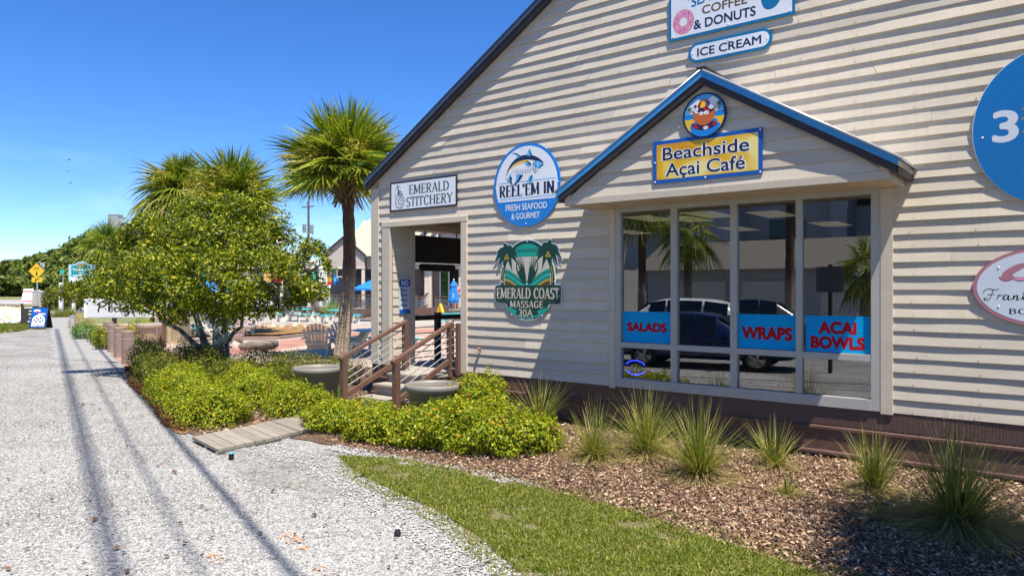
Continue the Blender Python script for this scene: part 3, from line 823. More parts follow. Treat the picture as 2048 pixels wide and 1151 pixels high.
# dark sealed back of the building, shop room with ceiling
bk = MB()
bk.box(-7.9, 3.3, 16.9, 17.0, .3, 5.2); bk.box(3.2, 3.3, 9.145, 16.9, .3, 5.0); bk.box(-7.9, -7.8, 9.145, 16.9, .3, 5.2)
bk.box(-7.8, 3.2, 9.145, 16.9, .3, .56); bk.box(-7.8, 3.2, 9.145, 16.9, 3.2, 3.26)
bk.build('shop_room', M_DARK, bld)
def lamp_mat(name, rgb, s):
    m = bpy.data.materials.new(name); m.use_nodes = True; n = m.node_tree; n.nodes.clear()
    e = n.nodes.new('ShaderNodeEmission'); e.inputs[0].default_value = (*rgb, 1); e.inputs[1].default_value = s
    o = n.nodes.new('ShaderNodeOutputMaterial'); lk(n, e.outputs[0], o.inputs[0]); return m
M_PANEL = lamp_mat('lit_ceiling_panel', (1, .82, .52), .13)
for i, (px, py) in enumerate(((1300, 433), (1262, 461), (1376, 434), (1420, 425), (1478, 454), (1545, 424), (1662, 444))):
    z = 3.19; p = T(px, py, (z-H)*F_/(CY-py))
    e = empty('ceiling_light', p, 0, None, 'ceiling light', 'lit ceiling panels inside the shop')
    e['label'] = 'lit flat ceiling panel inside the shop, behind the %s' % ('pane above SALADS, nearer the glass', 'pane above SALADS, farther inside', 'second pane, by its left bar', 'second pane, by its top', 'pane above WRAPS, farther inside', 'pane above WRAPS, nearer the glass', 'pane above ACAI BOWLS')[i]
    a = MB(); a.box(-.26, .26, -.55, .55, -.02, .0); a.build('frame', M_WHITE, e)
    b = MB(); b.box(-.24, .24, -.53, .53, -.026, -.0205); b.build('diffuser', M_PANEL, e)
# a counter and shelves in the shop
ct = empty('shop_counter', (-4.6, 13.2, .56), 0, 'dark serving counter deep inside the shop room behind the glass', 'counter')
a = MB(); a.box(-1.6, 1.6, 0, .6, 0, .95); a.build('body', M_DARK, ct); a = MB(); a.box(-1.65, 1.65, -.05, .65, .952, 1.0); a.build('worktop', mat('counter_top', (.16, .14, .12), .4), ct)

# shop window
win = MB()
def wb(x0, x1, z0, z1, y0=8.965, y1=9.05): win.box(x0, x1, y0, y1, z0, z1)
wb(-5.2, -5.117, .61, 3.128); wb(-1.886, -1.79, .61, 3.128)
for a, b in ((-4.351, -4.264), (-3.528, -3.443), (-2.715, -2.645)): wb(a, b, .737, 3.062, 8.967, 9.048)
wb(-5.117, -1.886, 3.062, 3.128, 8.966, 9.049); wb(-5.117, -1.886, .61, .735, 8.955, 9.049)
cols = [(-5.117, -4.351), (-4.264, -3.528), (-3.443, -2.715), (-2.645, -1.886)]
for a, b in cols: wb(a, b, 1.165, 1.24, 8.969, 9.046)
wn = win.build('shop_window', M_ALU, bld, bevel=.003)
for a, b in cols:
    for z0, z1 in ((.735, 1.165), (1.24, 3.062)):
        g = MB(); g.add([(a-.006, 9.02, z0-.006), (b+.006, 9.02, z0-.006), (b+.006, 9.02, z1+.006), (a-.006, 9.02, z1+.006)], [(0, 1, 2, 3)])
        g.build('pane', M_GLASS, wn)
for x0, x1 in ((-5.3, -5.202), (-1.788, -1.66)):
    cs = MB(); cs.box(x0, x1, WY-.04, WY+.03, .585, 3.12); cs.build('window_casing', M_TRIM, bld, bevel=.004)

# gabled canopy over the window
cn = MB(); XL, XR, CYF = -5.53, -1.55, 8.18; AP = -3.54
def crake(X): return 4.405-.605*abs(X-AP)
def cspan(z):
    h = (4.405-z)/.605
    return (max(XL+.06, AP-h), min(XR-.06, AP+h))
lap_wall(cn, range(0, 9), cspan, lambda u, dd, z: (u, CYF+.03-dd, z), joints=False, seed=31, z0=3.2, exp=.15, lip=.022)
cn.poly([(XL, 3.2), (XR, 3.2), (AP, 4.40)], CYF+.034, CYF+.06)
can = cn.build('canopy', M_SIDE, bld)
e = MB()
e.box(XL, XR, CYF-.004, CYF+.032, 3.112, 3.198)
e.box(XL-.002, XL+.09, CYF-.003, CYF+.03, 3.2, 3.27); e.box(XR-.09, XR+.002, CYF-.003, CYF+.03, 3.2, 3.27)
e.box(XL, XL+.03, CYF+.034, 8.985, 3.112, 3.28); e.box(XR-.03, XR, CYF+.034, 8.985, 3.112, 3.28)
e.build('canopy_beam', M_TRIM, can, bevel=.004)
s2 = MB(); s2.box(XL+.03, XR-.03, CYF+.034, 8.985, 3.122, 3.14)
for x in (-5.05, -4.28, -3.55, -2.82, -2.1): s2.box(x, x+.02, CYF+.034, 8.9, 3.112, 3.1215)
s2.build('canopy_soffit', M_SOFFIT, can)
def cprof(lo, hi, ov=.1):
    a, b = XL-ov, XR+ov
    return [(a, crake(a)+lo), (AP, crake(AP)+lo), (b, crake(b)+lo), (b, crake(b)+hi), (AP, crake(AP)+hi), (a, crake(a)+hi)]
c1 = MB(); prism(c1, cprof(0, .085, .07), CYF-.055, CYF-.0); 
c1.box(XR+.05, XR+.085, CYF+.001, 8.985, crake(XR+.07)+.005, crake(XR+.07)+.09); c1.box(XL-.085, XL-.05, CYF+.001, 8.985, crake(XL-.07)+.005, crake(XL-.07)+.09)
c1.build('canopy_fascia', M_FASC, can)
c2 = MB(); prism(c2, cprof(.086, .162, .09), CYF-.066, CYF-.0); c2.build('canopy_flashing', M_METAL, can)
c3 = MB(); prism(c3, cprof(.09, .155, .09), CYF+.001, 8.985); prism(c3, cprof(.163, .172, .13), CYF-.072, 8.985)
for i in range(6):
    y = CYF-.05+i*.2; prism(c3, cprof(.173, .19, .13), y, y+.03)
c3.build('canopy_roof', M_RMETAL, can)
dl = MB(); dl.tube([(AP+.02, CYF-.072, crake(AP+.02)+.178), (XR+.13, CYF-.072, crake(XR+.13)+.178)], .011, 8); dl.tube([(AP-.02, CYF-.072, crake(AP-.02)+.178), (XL-.13, CYF-.072, crake(XL-.13)+.178)], .007, 8); dl.build('drip_edge', mat('bright_metal', (.8, .8, .8), .35, .6), can, smooth=True)
cap = MB(); cap.box(AP-.06, AP+.06, CYF-.078, 8.98, crake(AP)+.18, crake(AP)+.205); cap.build('ridge_cap', M_FASC, can)
nl = MB(); rr_ = random.Random(3)
for k in range(34):
    for xx in np.arange(-10.0, 3, .61):
        if rr_.random() < .45: continue
        x = xx+rr_.gauss(0, .02); z = Z0+k*EXP+.022
        if -5.35 < x < -1.6 and z < 3.3 or -10.1 < x < -7.98 and z < 3.2 or z > rake(x)-.15: continue
        nl.poly(ell(x, z, .0055, .0055, 6), 8.9695+rr_.random()*.0015, 8.99)
nl.build('nail_heads', mat('nail_head', (.30, .24, .18), .6), bld)['kind'] = 'stuff'
# hose tap on the wall
tp = empty('hose_tap', (-7.72, 8.98, .99), 0, 'small rusty hose tap on the siding right of the doorway', 'tap')
a = MB(); a.tube([(0, 0, 0), (0, -.06, 0), (.0, -.09, -.04)], .014, 8); a.build('spout', mat('brass', (.45, .22, .12), .4, .6), tp)
a = MB(); a.lathe([(0, .0), (.03, .0), (.03, .012), (0, .012)], 10, (0, -.05, .03)); a.build('handle', mat('tap_handle', (.5, .2, .14), .5), tp)

# ------------------------------------------------------------------ steps, rails, boardwalk
st = empty('entry_steps', (-8.87, 7.8, 0), 0, 'three weathered grey timber steps up to the shaded doorway', 'steps'); st.location = (0, 0, 0)
for k, (y, z) in enumerate(((7.80, .225), (8.11, .40), (8.42, .553))):
    a = MB()
    for j in range(2):
        a.box(-9.36, -8.36, y+j*.152, y+j*.152+.146, z-.038, z)
    if k == 2: a.box(-9.36, -8.36, y+.305, 8.995, z-.038, z)
    a.build('tread', M_WOODY, st, bevel=.004)
    b = MB(); b.box(-9.34, -8.38, y+.03, y+.06, max(z-.17, .02), z-.04); b.build('riser', M_WOODY, st)
for x in (-9.35, -8.41):
    a = MB(); a.beam((x, 7.86, .02), (x, 8.95, .46), .04, .16); a.build('stringer', M_WOODY, st)
def stair_rail(x, ylo, yhi, zlo, zhi, g, label):
    t = empty('stair_railing', (x, ylo, .02), 0, label, 'railing', 'stair railings at the doorway'); 
    dy = yhi-ylo
    a = MB(); a.box(-.047, .047, -.047, .047, 0, zlo-.02); a.build('post', M_BRN, t, bevel=.004)
    a = MB(); a.box(-.047, .047, dy-.047, dy+.047, g-.02, zhi-.02); a.build('post', M_BRN, t, bevel=.004)
    sl = (zhi-zlo)/dy
    a = MB(); a.beam((0, -.09, zlo-.02-.055+sl*-.09+.06), (0, dy+.03, zhi-.02+.005), .09, .05); a.build('handrail', M_BRN, t, bevel=.004)
    a = MB(); a.beam((0, .045, zlo-.65), (0, dy-.045, zhi-.65), .045, .085); a.build('bottom_rail', M_BRN, t, bevel=.004)
    for k in range(4):
        o = .13+k*.118
        a = MB(); a.tube([(0, .04, zlo-o-.02), (0, dy-.04, zhi-o-.02)], .0095, 8); a.build('bar', M_STEEL, t)
stair_rail(-9.40, 7.54, 8.90, .885, 1.41, .5, 'brown sloped stair railing with steel bars, on the plaza side of the steps')
stair_rail(-8.35, 7.71, 8.93, .885, 1.40, .5, 'brown sloped stair railing with steel bars, beside the shop wall and nearer planter')
t = empty('porch_railing', (-9.96, 9.55, .552), 0, 'level railing with thin bars, shade put into its colour, along the open side of the porch', 'railing')
a = MB(); a.box(-.06, .06, .03, 6.9, .83, .92); a.build('top_rail', mat('shaded_brown_rail', (.02, .015, .014), .5), t, bevel=.004)  # brown rail made near black: porch shadow put into its colour
for y in (.74, 3.0, 5.2):
    a = MB(); a.box(-.05, .05, y-.05, y+.05, 0, .97); a.build('post', MATS['shaded_brown_rail'], t, bevel=.004)
for k in range(6):
    a = MB(); a.tube([(0, .03, .12+k*.115), (0, 6.9, .12+k*.115)], .011, 6); a.build('bar', M_BRN, t)
t = empty('side_railing', (-8.22, 8.93, .552), 0, 'short dark railing piece with thin bars between stair post and wall trim', 'railing')
a = MB(); a.box(.02, .08, -.03, .03, 0, .86); a.build('post', M_BRN, t)
for k in range(6):
    a = MB(); a.tube([(-.1, 0, .1+k*.13), (.02, 0, .1+k*.13)], .01, 6); a.build('bar', M_STEEL, t)
bw = empty('boardwalk', (-9.0, 4.8, 0), 0, 'short low boardwalk of weathered grey planks from gravel to steps', 'boardwalk')
ax = Vector((-.20, 1.44, 0)).normalized(); cx_ = Vector((.975, -.22, 0)).normalized()
p0 = Vector((-.06, .02, 0))
planks = MB(); n = 22
for i in range(n):
    o = p0+ax*(i*.145)
    wv = random.gauss(0, .012); dz = random.gauss(0, .003)
    q = [o+cx_*(-.02+wv), o+cx_*(.97+wv), o+ax*.137+cx_*(.97+wv), o+ax*.137+cx_*(-.02+wv)]
    if i == 0: q[1] = q[1]+ax*.03
    planks.add([(v.x, v.y, .036+dz) for v in q]+[(v.x, v.y, .072+dz) for v in q], [(0, 3, 2, 1), (4, 5, 6, 7), (0, 1, 5, 4), (1, 2, 6, 5), (2, 3, 7, 6), (3, 0, 4, 7)])
planks.build('planks', M_WOOD, bw)
a = MB()
for s_ in (.05, .5, .93):
    a.beam(p0+cx_*s_+ax*.02+Vector((0, 0, .014)), p0+cx_*s_+ax*3.1+Vector((0, 0, .014)), .04, .04)
a.build('joist', M_WOODY, bw)
# ------------------------------------------------------------------ signs on the wall
def col(name, rgb, rough=.35, var=.03): return mat(name, rgb, rough, 0.0, var, 2.0)
K_GRN = col('ink_dark_green', (.006, .06, .032)); K_NAVY = col('ink_navy', (.008, .018, .07)); K_BLUE = col('ink_blue', (.01, .20, .62))
K_SKY = col('ink_sky_blue', (.10, .42, .80)); K_BLK = col('ink_black', (.012, .012, .015)); K_YEL = col('ink_yellow', (.80, .50, .02))
K_WHT = col('ink_white', (.80, .80, .80)); K_PALE = col('ink_pale', (.62, .68, .76)); K_DTEAL = col('ink_deep_green', (.003, .045, .032))
K_TEAL = col('ink_teal', (.005, .32, .24)); K_TEAL2 = col('ink_teal_dark', (.005, .20, .16)); K_TEAL3 = col('ink_teal_light', (.02, .45, .40)); K_SAND = col('ink_sand', (.55, .50, .42))
K_GOLD = col('ink_gold', (.42, .28, .03)); K_UMB = col('ink_umber', (.10, .055, .015)); K_RED = col('ink_red', (.50, .015, .03)); K_CYAN = mat('ink_cyan', (.0, .34, .70), .6, var=.03, scale=2, spec=.15)
K_CYAN2 = mat('ink_cyan_dark', (.0, .25, .56), .6, var=.03, scale=2, spec=.15); K_OCEAN = col('ink_ocean_blue', (.004, .16, .36)); K_PINK = col('ink_pink', (.72, .26, .42)); K_TAN = col('ink_tan', (.62, .36, .10))
K_COFF = col('ink_coffee', (.16, .09, .04)); K_ROSE = col('ink_rose', (.42, .17, .22)); K_ORG = col('ink_orange', (.55, .13, .03)); K_ROYAL = col('ink_royal', (.008, .10, .42))
def sign(name, x, z, y, label, cat='sign', group=None): return empty(name, (x, y, z), 0, label, cat, group)
def rivets(t, pts, y):
    for (x, z) in pts:
        a = MB(); a.lathe([(0, .006), (.008, .005), (.0115, 0)], 8); o = a.build('rivet', M_RIVET, t); o.location = (x, y, z); o.rotation_euler = (R(90), 0, 0)
def rect(x0, x1, z0, z1): return [(x0, z0), (x1, z0), (x1, z1), (x0, z1)]
def flat(name, shapes, mats, parent, y, dy=.00012):
    """printed shapes, later ones on top; shapes: (outline, material index)"""
    a = MB()
    for i, (pts, m) in enumerate(shapes): a.poly(pts, y-i*dy, 0, m, side=False)
    return a.build(name, mats, parent)
YB = 8.968

# stitchery
t = sign('shop_sign', -9.04, 3.635, YB, 'white rectangular sign with green lettering and spinning wheel emblem above the doorway')
a = MB(); a.poly(rect(-.82, .82, -.264, .264), -.012, 0); a.build('frame', col('sign_frame_dark', (.03, .025, .035)), t)
a = MB(); a.poly(rect(-.785, .785, -.232, .232), -.0135, -.0122); a.build('panel', M_SIGNW, t)
serif('lettering', 'EMERALD', -.33, .64, .015, .165, -.0142, K_GRN, t, thick=.17, thin=.075)
serif('lettering', 'STITCHERY', -.40, .72, -.195, .165, -.0142, K_GRN, t, thick=.17, thin=.075)
sh = [(ell(-.565, -.09, .125, .13), 0), (ell(-.565, -.09, .11, .115), 1), (ell(-.54, -.085, .062, .068), 0), (ell(-.54, -.085, .05, .056), 1)]
for k in range(9):
    q = 2*PI*k/9; sh.append((stroke([(-.545+.06*math.cos(q), -.085+.065*math.sin(q)), (-.56+.1*math.cos(q), -.09+.105*math.sin(q))], .009), 0))
sh += [(stroke(spline([(-.54+.03*math.cos(q*1.0)*(1-q/9), -.085+.034*math.sin(q)*(1-q/9)) for q in np.arange(0, 7, .7)], 3), .008), 0),
       (stroke([(-.62, .19), (-.585, .05)], .012, .03), 0), (stroke(curve((-.63, .03), (-.60, .10), (-.53, .12), (-.50, .02)), .014), 0), (stroke([(-.565, .06), (-.56, -.02)], .012), 0),
       (stroke([(-.53, .04), (-.545, -.02)], .01), 0), (stroke([(-.625, .2), (-.60, .06)], .016, .01), 2),
       (stroke(curve((-.62, .19), (-.72, .16), (-.60, .02), (-.72, .01)), .006), 0), (stroke(curve((-.62, .2), (-.52, .2), (-.56, .12), (-.57, .08)), .006), 0)]
flat('spinning_wheel_emblem', sh, [K_GRN, M_SIGNW, K_NAVY], t, -.0140)
rivets(t, [(-.765, .215), (.765, .215), (-.765, -.215), (.765, -.215), (0, .22), (0, -.22)], -.0136)

# fish shop
t = sign('shop_sign', -6.775, 3.595, YB, 'oval blue and white seafood sign with a leaping tuna')
a = MB(); a.poly(ell(0, 0, .645, .645, 56), -.012, 0); a.build('rim', K_BLUE, t)
up = [p for p in ell(0, 0, .595, .60, 72)]
def chord(zc, rx, rz, above=True, n=40):
    q = math.asin(max(-1, min(1, zc/rz)))
    return ell(0, 0, rx, rz, n, q, PI-q) if above else ell(0, 0, rx, rz, n, PI-q, 2*PI+q)
a = MB(); a.poly(chord(-.24, .595, .60), -.0135, -.0122); a.build('panel', M_SIGNW, t)
sans('lettering', 'FRESH SEAFOOD', 0, -.335, -.0135, .095, .80, K_WHT, t, .012)
sans('lettering', '& GOURMET', -.01, -.475, -.0135, .09, .55, K_WHT, t, .012)
serif('lettering', "REEL'EM IN", -.525, .535, -.165, .185, -.0144, K_NAVY, t, thick=.25, thin=.07, gap=.05)
flat('rule', [(rect(-.55, -.33, .05, .063), 0), (rect(-.22, .56, .05, .063), 0), (rect(-.53, .54, -.205, -.192), 0)], [K_SKY], t, -.0140)
# tuna: body, back, flank, fins, head
body = spline([(.33, .285), (.28, .23), (.15, .165), (.0, .135), (-.12, .15), (-.24, .19), (-.31, .20), (-.36, .12), (-.375, .10), (-.385, .13), (-.355, .25), (-.27, .36), (-.14, .435), (.0, .455), (.14, .43), (.25, .375)], 5, True)
back = spline([(.34, .30), (.25, .385), (.13, .44), (0, .465), (-.15, .445), (-.28, .365), (-.365, .25), (-.38, .17), (-.33, .26), (-.22, .345), (-.06, .385), (.10, .375), (.22, .335)], 5, True)
yel = spline([(-.33, .265), (-.2, .345), (-.05, .385), (.06, .37), (-.02, .345), (-.18, .315)], 5, True)
sh = [(spline([(-.30, .20), (-.285, .05), (-.215, -.09), (-.25, .0), (-.33, .08), (-.385, .16), (-.36, .21)], 4, True), 3), (stroke([(-.30, .15), (-.295, .06), (-.225, -.07)], .05, .01), 0), (stroke([(-.40, .14), (-.36, .09), (-.31, .06)], .02, .012), 0),
      (body, 1), (body[:0] or spline([(.12, .20), (-.02, .165), (-.2, .2), (-.2, .25), (0, .23), (.12, .25)], 4, True), 4), (back, 0), (yel, 2),
      (spline([(-.12, .17), (-.16, .06), (-.28, -.005), (-.20, .07), (-.19, .17)], 4, True), 3), (spline([(-.06, .15), (-.14, .06), (-.25, .0), (-.15, .10), (-.12, .16)], 4, True), 0),
      (spline([(-.12, .44), (-.18, .505), (-.285, .52), (-.20, .49), (-.16, .44)], 4, True), 3), (stroke([(-.11, .445), (-.17, .50), (-.26, .52)], .02, .006), 0),
      (spline([(.02, .45), (.07, .55), (.105, .45)], 3, True), 3), (stroke([(.06, .55), (.085, .50), (.11, .445)], .008, .026), 0),
      (spline([(.07, .12), (.02, .03), (.09, .07), (.07, -.01), (.13, .06), (.13, .14)], 4, True), 3), (stroke([(.11, .13), (.08, .06), (.07, -.01)], .028, .006), 0),
      (spline([(-.04, .36), (.06, .31), (.09, .275), (.02, .285)], 4, True), 3), (spline([(.0, .37), (.09, .33), (.10, .285), (.05, .32)], 4, True), 0),
      (spline([(.33, .285), (.23, .345), (.145, .335), (.17, .26), (.25, .225)], 4, True), 3), (stroke(curve((.15, .34), (.12, .28), (.14, .20), (.19, .165), 10), .012), 0), (stroke(curve((.20, .31), (.165, .25), (.18, .2), (.22, .185), 10), .009), 0),
      (ell(.235, .30, .017, .017, 14), 1), (ell(.235, .30, .009, .009, 12), 0), (stroke([(.335, .285), (.27, .255), (.25, .235)], .022, .008), 0)]
for k in range(16):
    x = -.26+k*.025; sh.append((stroke([(x, .21-.04*math.sin(k*.2)), (x+.004, .27)], .005, .003), 4 if k % 2 else 0))
flat('tuna_emblem', sh, [K_NAVY, K_WHT, K_YEL, K_SKY, K_PALE], t, -.0140)
rivets(t, [(-.06, .585), (0.0, -.60), (-.60, .0), (.60, .0)], -.0140)

# massage
t = sign('shop_sign', -6.755, 2.12, YB, 'dark green massage sign with two palms and open hands')
zb = -.10
outl = ell(0, .05, .505, .545, 60, R(-10), R(190))
def cloud_palm(cx, cz, s, sgn, grow):
    sh = []
    for ang, ln, drop in ((150, .24, .10), (178, .26, .20), (215, .23, .16), (255, .25, .02), (300, .22, .14), (25, .25, .20), (60, .24, .12), (105, .26, .04), (-15, .24, .16)):
        q = R(ang); p1 = (cx+ln*.55*math.cos(q)*sgn, cz+ln*.55*math.sin(q)+.05); p2 = (cx+ln*math.cos(q)*sgn, cz+ln*math.sin(q)*.8-drop*.7)
        c_ = curve((cx, cz), ((cx+p1[0])/2, (cz+p1[1])/2+.03), p1, p2, 8)
        n = len(c_); L = []; Q = []
        for i, p in enumerate(c_):
            ww = (.012+.035*math.sin(PI*min(1, i/(n-1)+.12)))*s+grow
            if i == n-1: ww = grow+.004
            a = c_[max(i-1, 0)]; b = c_[min(i+1, n-1)]; dx, dz = b[0]-a[0], b[1]-a[1]; l = math.hypot(dx, dz)
            L.append((p[0]-dz/l*ww, p[1]+dx/l*ww)); Q.append((p[0]+dz/l*ww, p[1]-dx/l*ww))
        sh.append(L+Q[::-1])
    return sh
pl = cloud_palm(-.40, .40, 1, 1, 0)+cloud_palm(.40, .42, 1, -1, 0)
plg = cloud_palm(-.40, .40, 1, 1, .014)+cloud_palm(.40, .42, 1, -1, .014)
a = MB()
rim = [(p[0]*1.03, p[1]) for p in ell(0, .0, .52, .625, 64)]
bandp = [(-.635, -.10), (-.60, -.075), (.60, -.075), (.635, -.10), (.63, -.335), (.60, -.36), (.5, -.36), (-.5, -.36), (-.60, -.345), (-.635, -.33)]
def grow(p, s): return [(q[0]*(1+s), q[1]*(1+s)) for q in p]
a.poly(ell(0, 0, .535, .632, 64), -.010, 0); a.poly([(q[0]*1.015, -.21+(q[1]+.21)*1.07) for q in bandp], -.0101, 0)
for i, p in enumerate(plg): a.poly(p, -.0102-i*.00003, 0, 0, side=False)
a.build('backing', K_PALE, t)
a = MB(); a.poly(ell(0, 0, .518, .617, 64), -.0125, -.0112); a.poly(bandp, -.0127, -.0113); a.build('panel', K_DTEAL, t)
sky_ = chord(-.08, .455, .565)
def band(zf, zt, ph, am): 
    xs = np.linspace(-.455, .455, 40)
    return [(x, zf+am*math.cos(x*7.0+ph)) for x in xs]+[(x, zt+am*math.cos(x*7.0+ph)) for x in xs[::-1]]
sh = [(chord(-.08, .455, .565), 3), (chord(.36, .455, .565), 0), ([p for p in chord(.43, .455, .565)], 1), ([p for p in chord(.49, .455, .565)], 0),
      (spline([(.08, -.02), (.22, .10), (.34, .08), (.44, -.02)], 6)+[(.44, -.08), (.08, -.08)], 4), (spline([(-.44, -.02), (-.34, .08), (-.22, .10), (-.08, -.02)], 6)+[(-.08, -.08), (-.44, -.08)], 4)]
def waveband(off, th, m):
    xs = np.linspace(-.44, .44, 44); top = [(x, -.055+.085*(1-math.cos(x*7.2))*1.05+off) for x in xs]
    bot = [(x, max(-.079, p[1]-th)) for x, p in zip(xs, top)]
    top = [(x, max(-.078, p[1])) for x, p in zip(xs, top)]
    return (top+bot[::-1], m)
sh += [waveband(.05, .30, 0), waveband(.022, .05, 1), waveband(-.022, .03, 5), waveband(-.052, .04, 1), waveband(-.10, .05, 4), waveband(-.135, .10, 6)]
for k, s_ in enumerate((-1, 1)):       # open hands, wrists together, fingers spread upwards
    sh.append((spline([(s_*.090, -.045), (s_*.018, -.045), (s_*.022, .06), (s_*.040, .14), (s_*.075, .20), (s_*.125, .19), (s_*.175, .10), (s_*.135, .03)], 5, True), 2))
    for pts_, w_ in (([(.05, .15), (.062, .22), (.058, .29)], .026), ([(.075, .17), (.10, .26), (.088, .345)], .03), ([(.10, .17), (.135, .27), (.128, .375)], .03), ([(.125, .15), (.165, .25), (.170, .345)], .028), ([(.13, .05), (.185, .14), (.205, .22), (.20, .28)], .036)):
        q_ = spline([(s_*x, z) for x, z in pts_], 5); sh.append((stroke(q_, w_, .012), 2))
for s_ in (-1, 1): sh.append((stroke([(s_*p[0], p[1]) for p in [(.40, .40), (.455, .25), (.485, .05), (.475, -.08)]], .03, .05), 2))
for s_ in (-1, 1): sh.append((stroke([(s_*p[0], p[1]) for p in [(.435, .30), (.478, .12), (.475, -.05)]], .014, .02), 4))
sh += [(p, 2) for p in pl]
for s_, cz in ((-1, .36), (1, .38)): sh += [(ell(s_*.40, cz+.03, .022, .024, 14), 4), (ell(s_*.43, cz-.015, .022, .024, 14), 4), (ell(s_*.375, cz-.012, .022, .024, 14), 4)]
for s_ in (-1, 1): sh.append((spline([(s_*.41, -.42), (s_*.28, -.53), (s_*.08, -.585), (s_*.22, -.52), (s_*.20, -.47)], 5, True), 0))
sh.append((stroke(curve((-.3, -.49), (-.15, -.6), (.15, -.6), (.3, -.49), 16), .018), 0))
flat('palms_and_hands_emblem', sh, [K_TEAL, K_TEAL2, K_DTEAL, K_SAND, K_GOLD, K_TEAL3, K_UMB], t, -.0134, .00005)
serif('lettering', 'EMERALD COAST', -.605, .605, -.285, .165, -.0160, K_SAND, t, thick=.20, thin=.075, gap=.045)
serif('lettering', 'MASSAGE', -.33, .31, -.425, .105, -.0160, K_SAND, t, thick=.2, thin=.08, gap=.1) if all(c in GL for c in 'MASSAGE') else None
sans('lettering', '30A', -.02, -.505, -.0162, .115, .275, K_SAND, t, .01)
sans('lettering', 'MM 47039', 0, -.598, -.0162, .036, .24, K_PALE, t, .004, arc=-.012)
rivets(t, [(0, .60), (0, -.06), (-.50, -.02), (.53, -.02), (-.585, -.24), (.60, -.24), (-.30, -.535), (.29, -.545), (-.475, .22), (.50, .23)], -.0165)

# coffee and donuts (the top runs out of the picture)
t = sign('shop_sign', -3.543, 5.58, YB, 'white blue framed sign with donut and mug reading COFFEE & DONUTS, at the top')
a = MB(); a.poly(rect(-.823, .823, -.285, .33), -.013, 0); a.build('frame', K_OCEAN, t)
a = MB(); a.poly(rect(-.79, .79, -.25, .295), -.0145, -.0132); a.build('panel', M_SIGNW, t)
sans('lettering', 'SEAGROVE', -.10, .165, -.015, .125, .80, K_OCEAN, t, .022, arc=.04)
sans('lettering', 'COFFEE', -.055, .035, -.0152, .108, .60, K_COFF, t, .02)
sans('lettering', '& DONUTS', -.06, -.135, -.0152, .118, .82, K_NAVY, t, .022)
sh = [(ell(-.615, -.06, .152, .165), 1), (ell(-.615, -.06, .145, .157), 0), (ell(-.615, -.06, .062, .068), 1), (ell(-.615, -.06, .053, .058), 2)]
for k in range(11):
    q = k*2*PI/11+.3; rr = .10+.02*(k % 2); x, z = -.615+rr*math.cos(q), -.06+rr*1.08*math.sin(q); d_ = q*2.3
    sh.append((stroke([(x-.012*math.cos(d_), z-.012*math.sin(d_)), (x+.012*math.cos(d_), z+.012*math.sin(d_))], .011), 3 if k % 3 else 2))
flat('donut_emblem', sh, [K_PINK, K_TAN, M_SIGNW, col('ink_violet', (.06, .02, .30))], t, -.0150)
flat('mug_emblem', [(spline([(.415, .25), (.41, .02), (.44, -.11), (.50, -.16), (.58, -.15), (.645, -.08), (.665, .06), (.67, .25)], 5), 0), (stroke(curve((.655, .16), (.80, .24), (.80, .03), (.655, -.03), 16), .035), 0)], [K_OCEAN], t, -.0150)
rivets(t, [(-.765, -.225), (.765, -.225), (0, -.225), (-.53, .235)], -.0150)
t = sign('shop_sign', -3.54, 5.075, YB, 'small rounded sign with blue border reading ICE CREAM under the coffee sign')
def pill(hw, hh): return ell(hw-hh, 0, hh, hh, 16, -PI/2, PI/2)+ell(-hw+hh, 0, hh, hh, 16, PI/2, 3*PI/2)
a = MB(); a.poly(pill(.55, .128), -.013, 0); a.build('frame', K_OCEAN, t)
a = MB(); a.poly(pill(.515, .095), -.0145, -.0132); a.build('panel', M_SIGNW, t)
sans('lettering', 'ICE CREAM', -.005, .0, -.0150, .105, .84, K_NAVY, t, .02)
rivets(t, [(-.49, .0), (.49, 0), (0, .08), (0, -.08)], -.0150)

# two signs cut by the right edge of the view
t = sign('shop_sign', -.22, 3.62, YB, 'large plain blue round sign with the figure 3, at the right edge')
a = MB(); a.poly(ell(0, 0, .69, .80, 64), -.012, 0); a.build('rim', K_PALE, t)
a = MB(); a.poly(ell(0, 0, .683, .793, 64), -.0135, -.0122); a.build('panel', mat('sign_blue', (.008, .16, .46), .3, var=.04), t)
sans('lettering', '3', -.402, .035, -.0140, .31, .228, K_PALE, t, .028)
sans('lettering', 'S', -.20, -.235, -.0140, .10, .085, K_PALE, t, .02)
flat('wave_emblem', [(spline([(-.27, .08), (-.22, .12), (-.12, .13), (-.12, .07), (-.2, .09)], 4, True), 0), (spline([(-.27, .19), (-.22, .2), (-.12, .24), (-.12, .2), (-.2, .175)], 4, True), 0), (spline([(-.26, -.05), (-.22, -.02), (-.12, -.0), (-.12, -.06)], 4, True), 0)], [K_GOLD], t, -.0140)
rivets(t, [(-.60, -.06)], -.0138)
t = sign('shop_sign', -.26, 2.01, YB, 'pale oval sign with rose border and script lettering, at the right edge')
a = MB(); a.poly(ell(0, 0, .645, .405, 64), -.012, 0); a.build('rim', K_ROSE, t)
a = MB(); a.poly(ell(0, 0, .61, .372, 64), -.0135, -.0122); a.build('panel', col('sign_pale_blue', (.60, .66, .74), .25), t)
sh = [(spline([(-.40, .10), (-.37, .16), (-.25, .235), (-.08, .25), (0, .24), (0, .10)], 5), 0)]
for k in range(4): sh.append((ell(-.355+k*.115, .105, .06, .045, 18, PI, 2*PI), 0 if k % 2 == 0 else 1)); sh.append((stroke(ell(-.355+k*.115, .105, .06, .045, 14, PI, 2*PI), .006), 2))
sh.append((spline([(-.30, .11), (-.24, .17), (-.14, .225), (-.07, .225), (-.12, .11)], 5, True), 3))
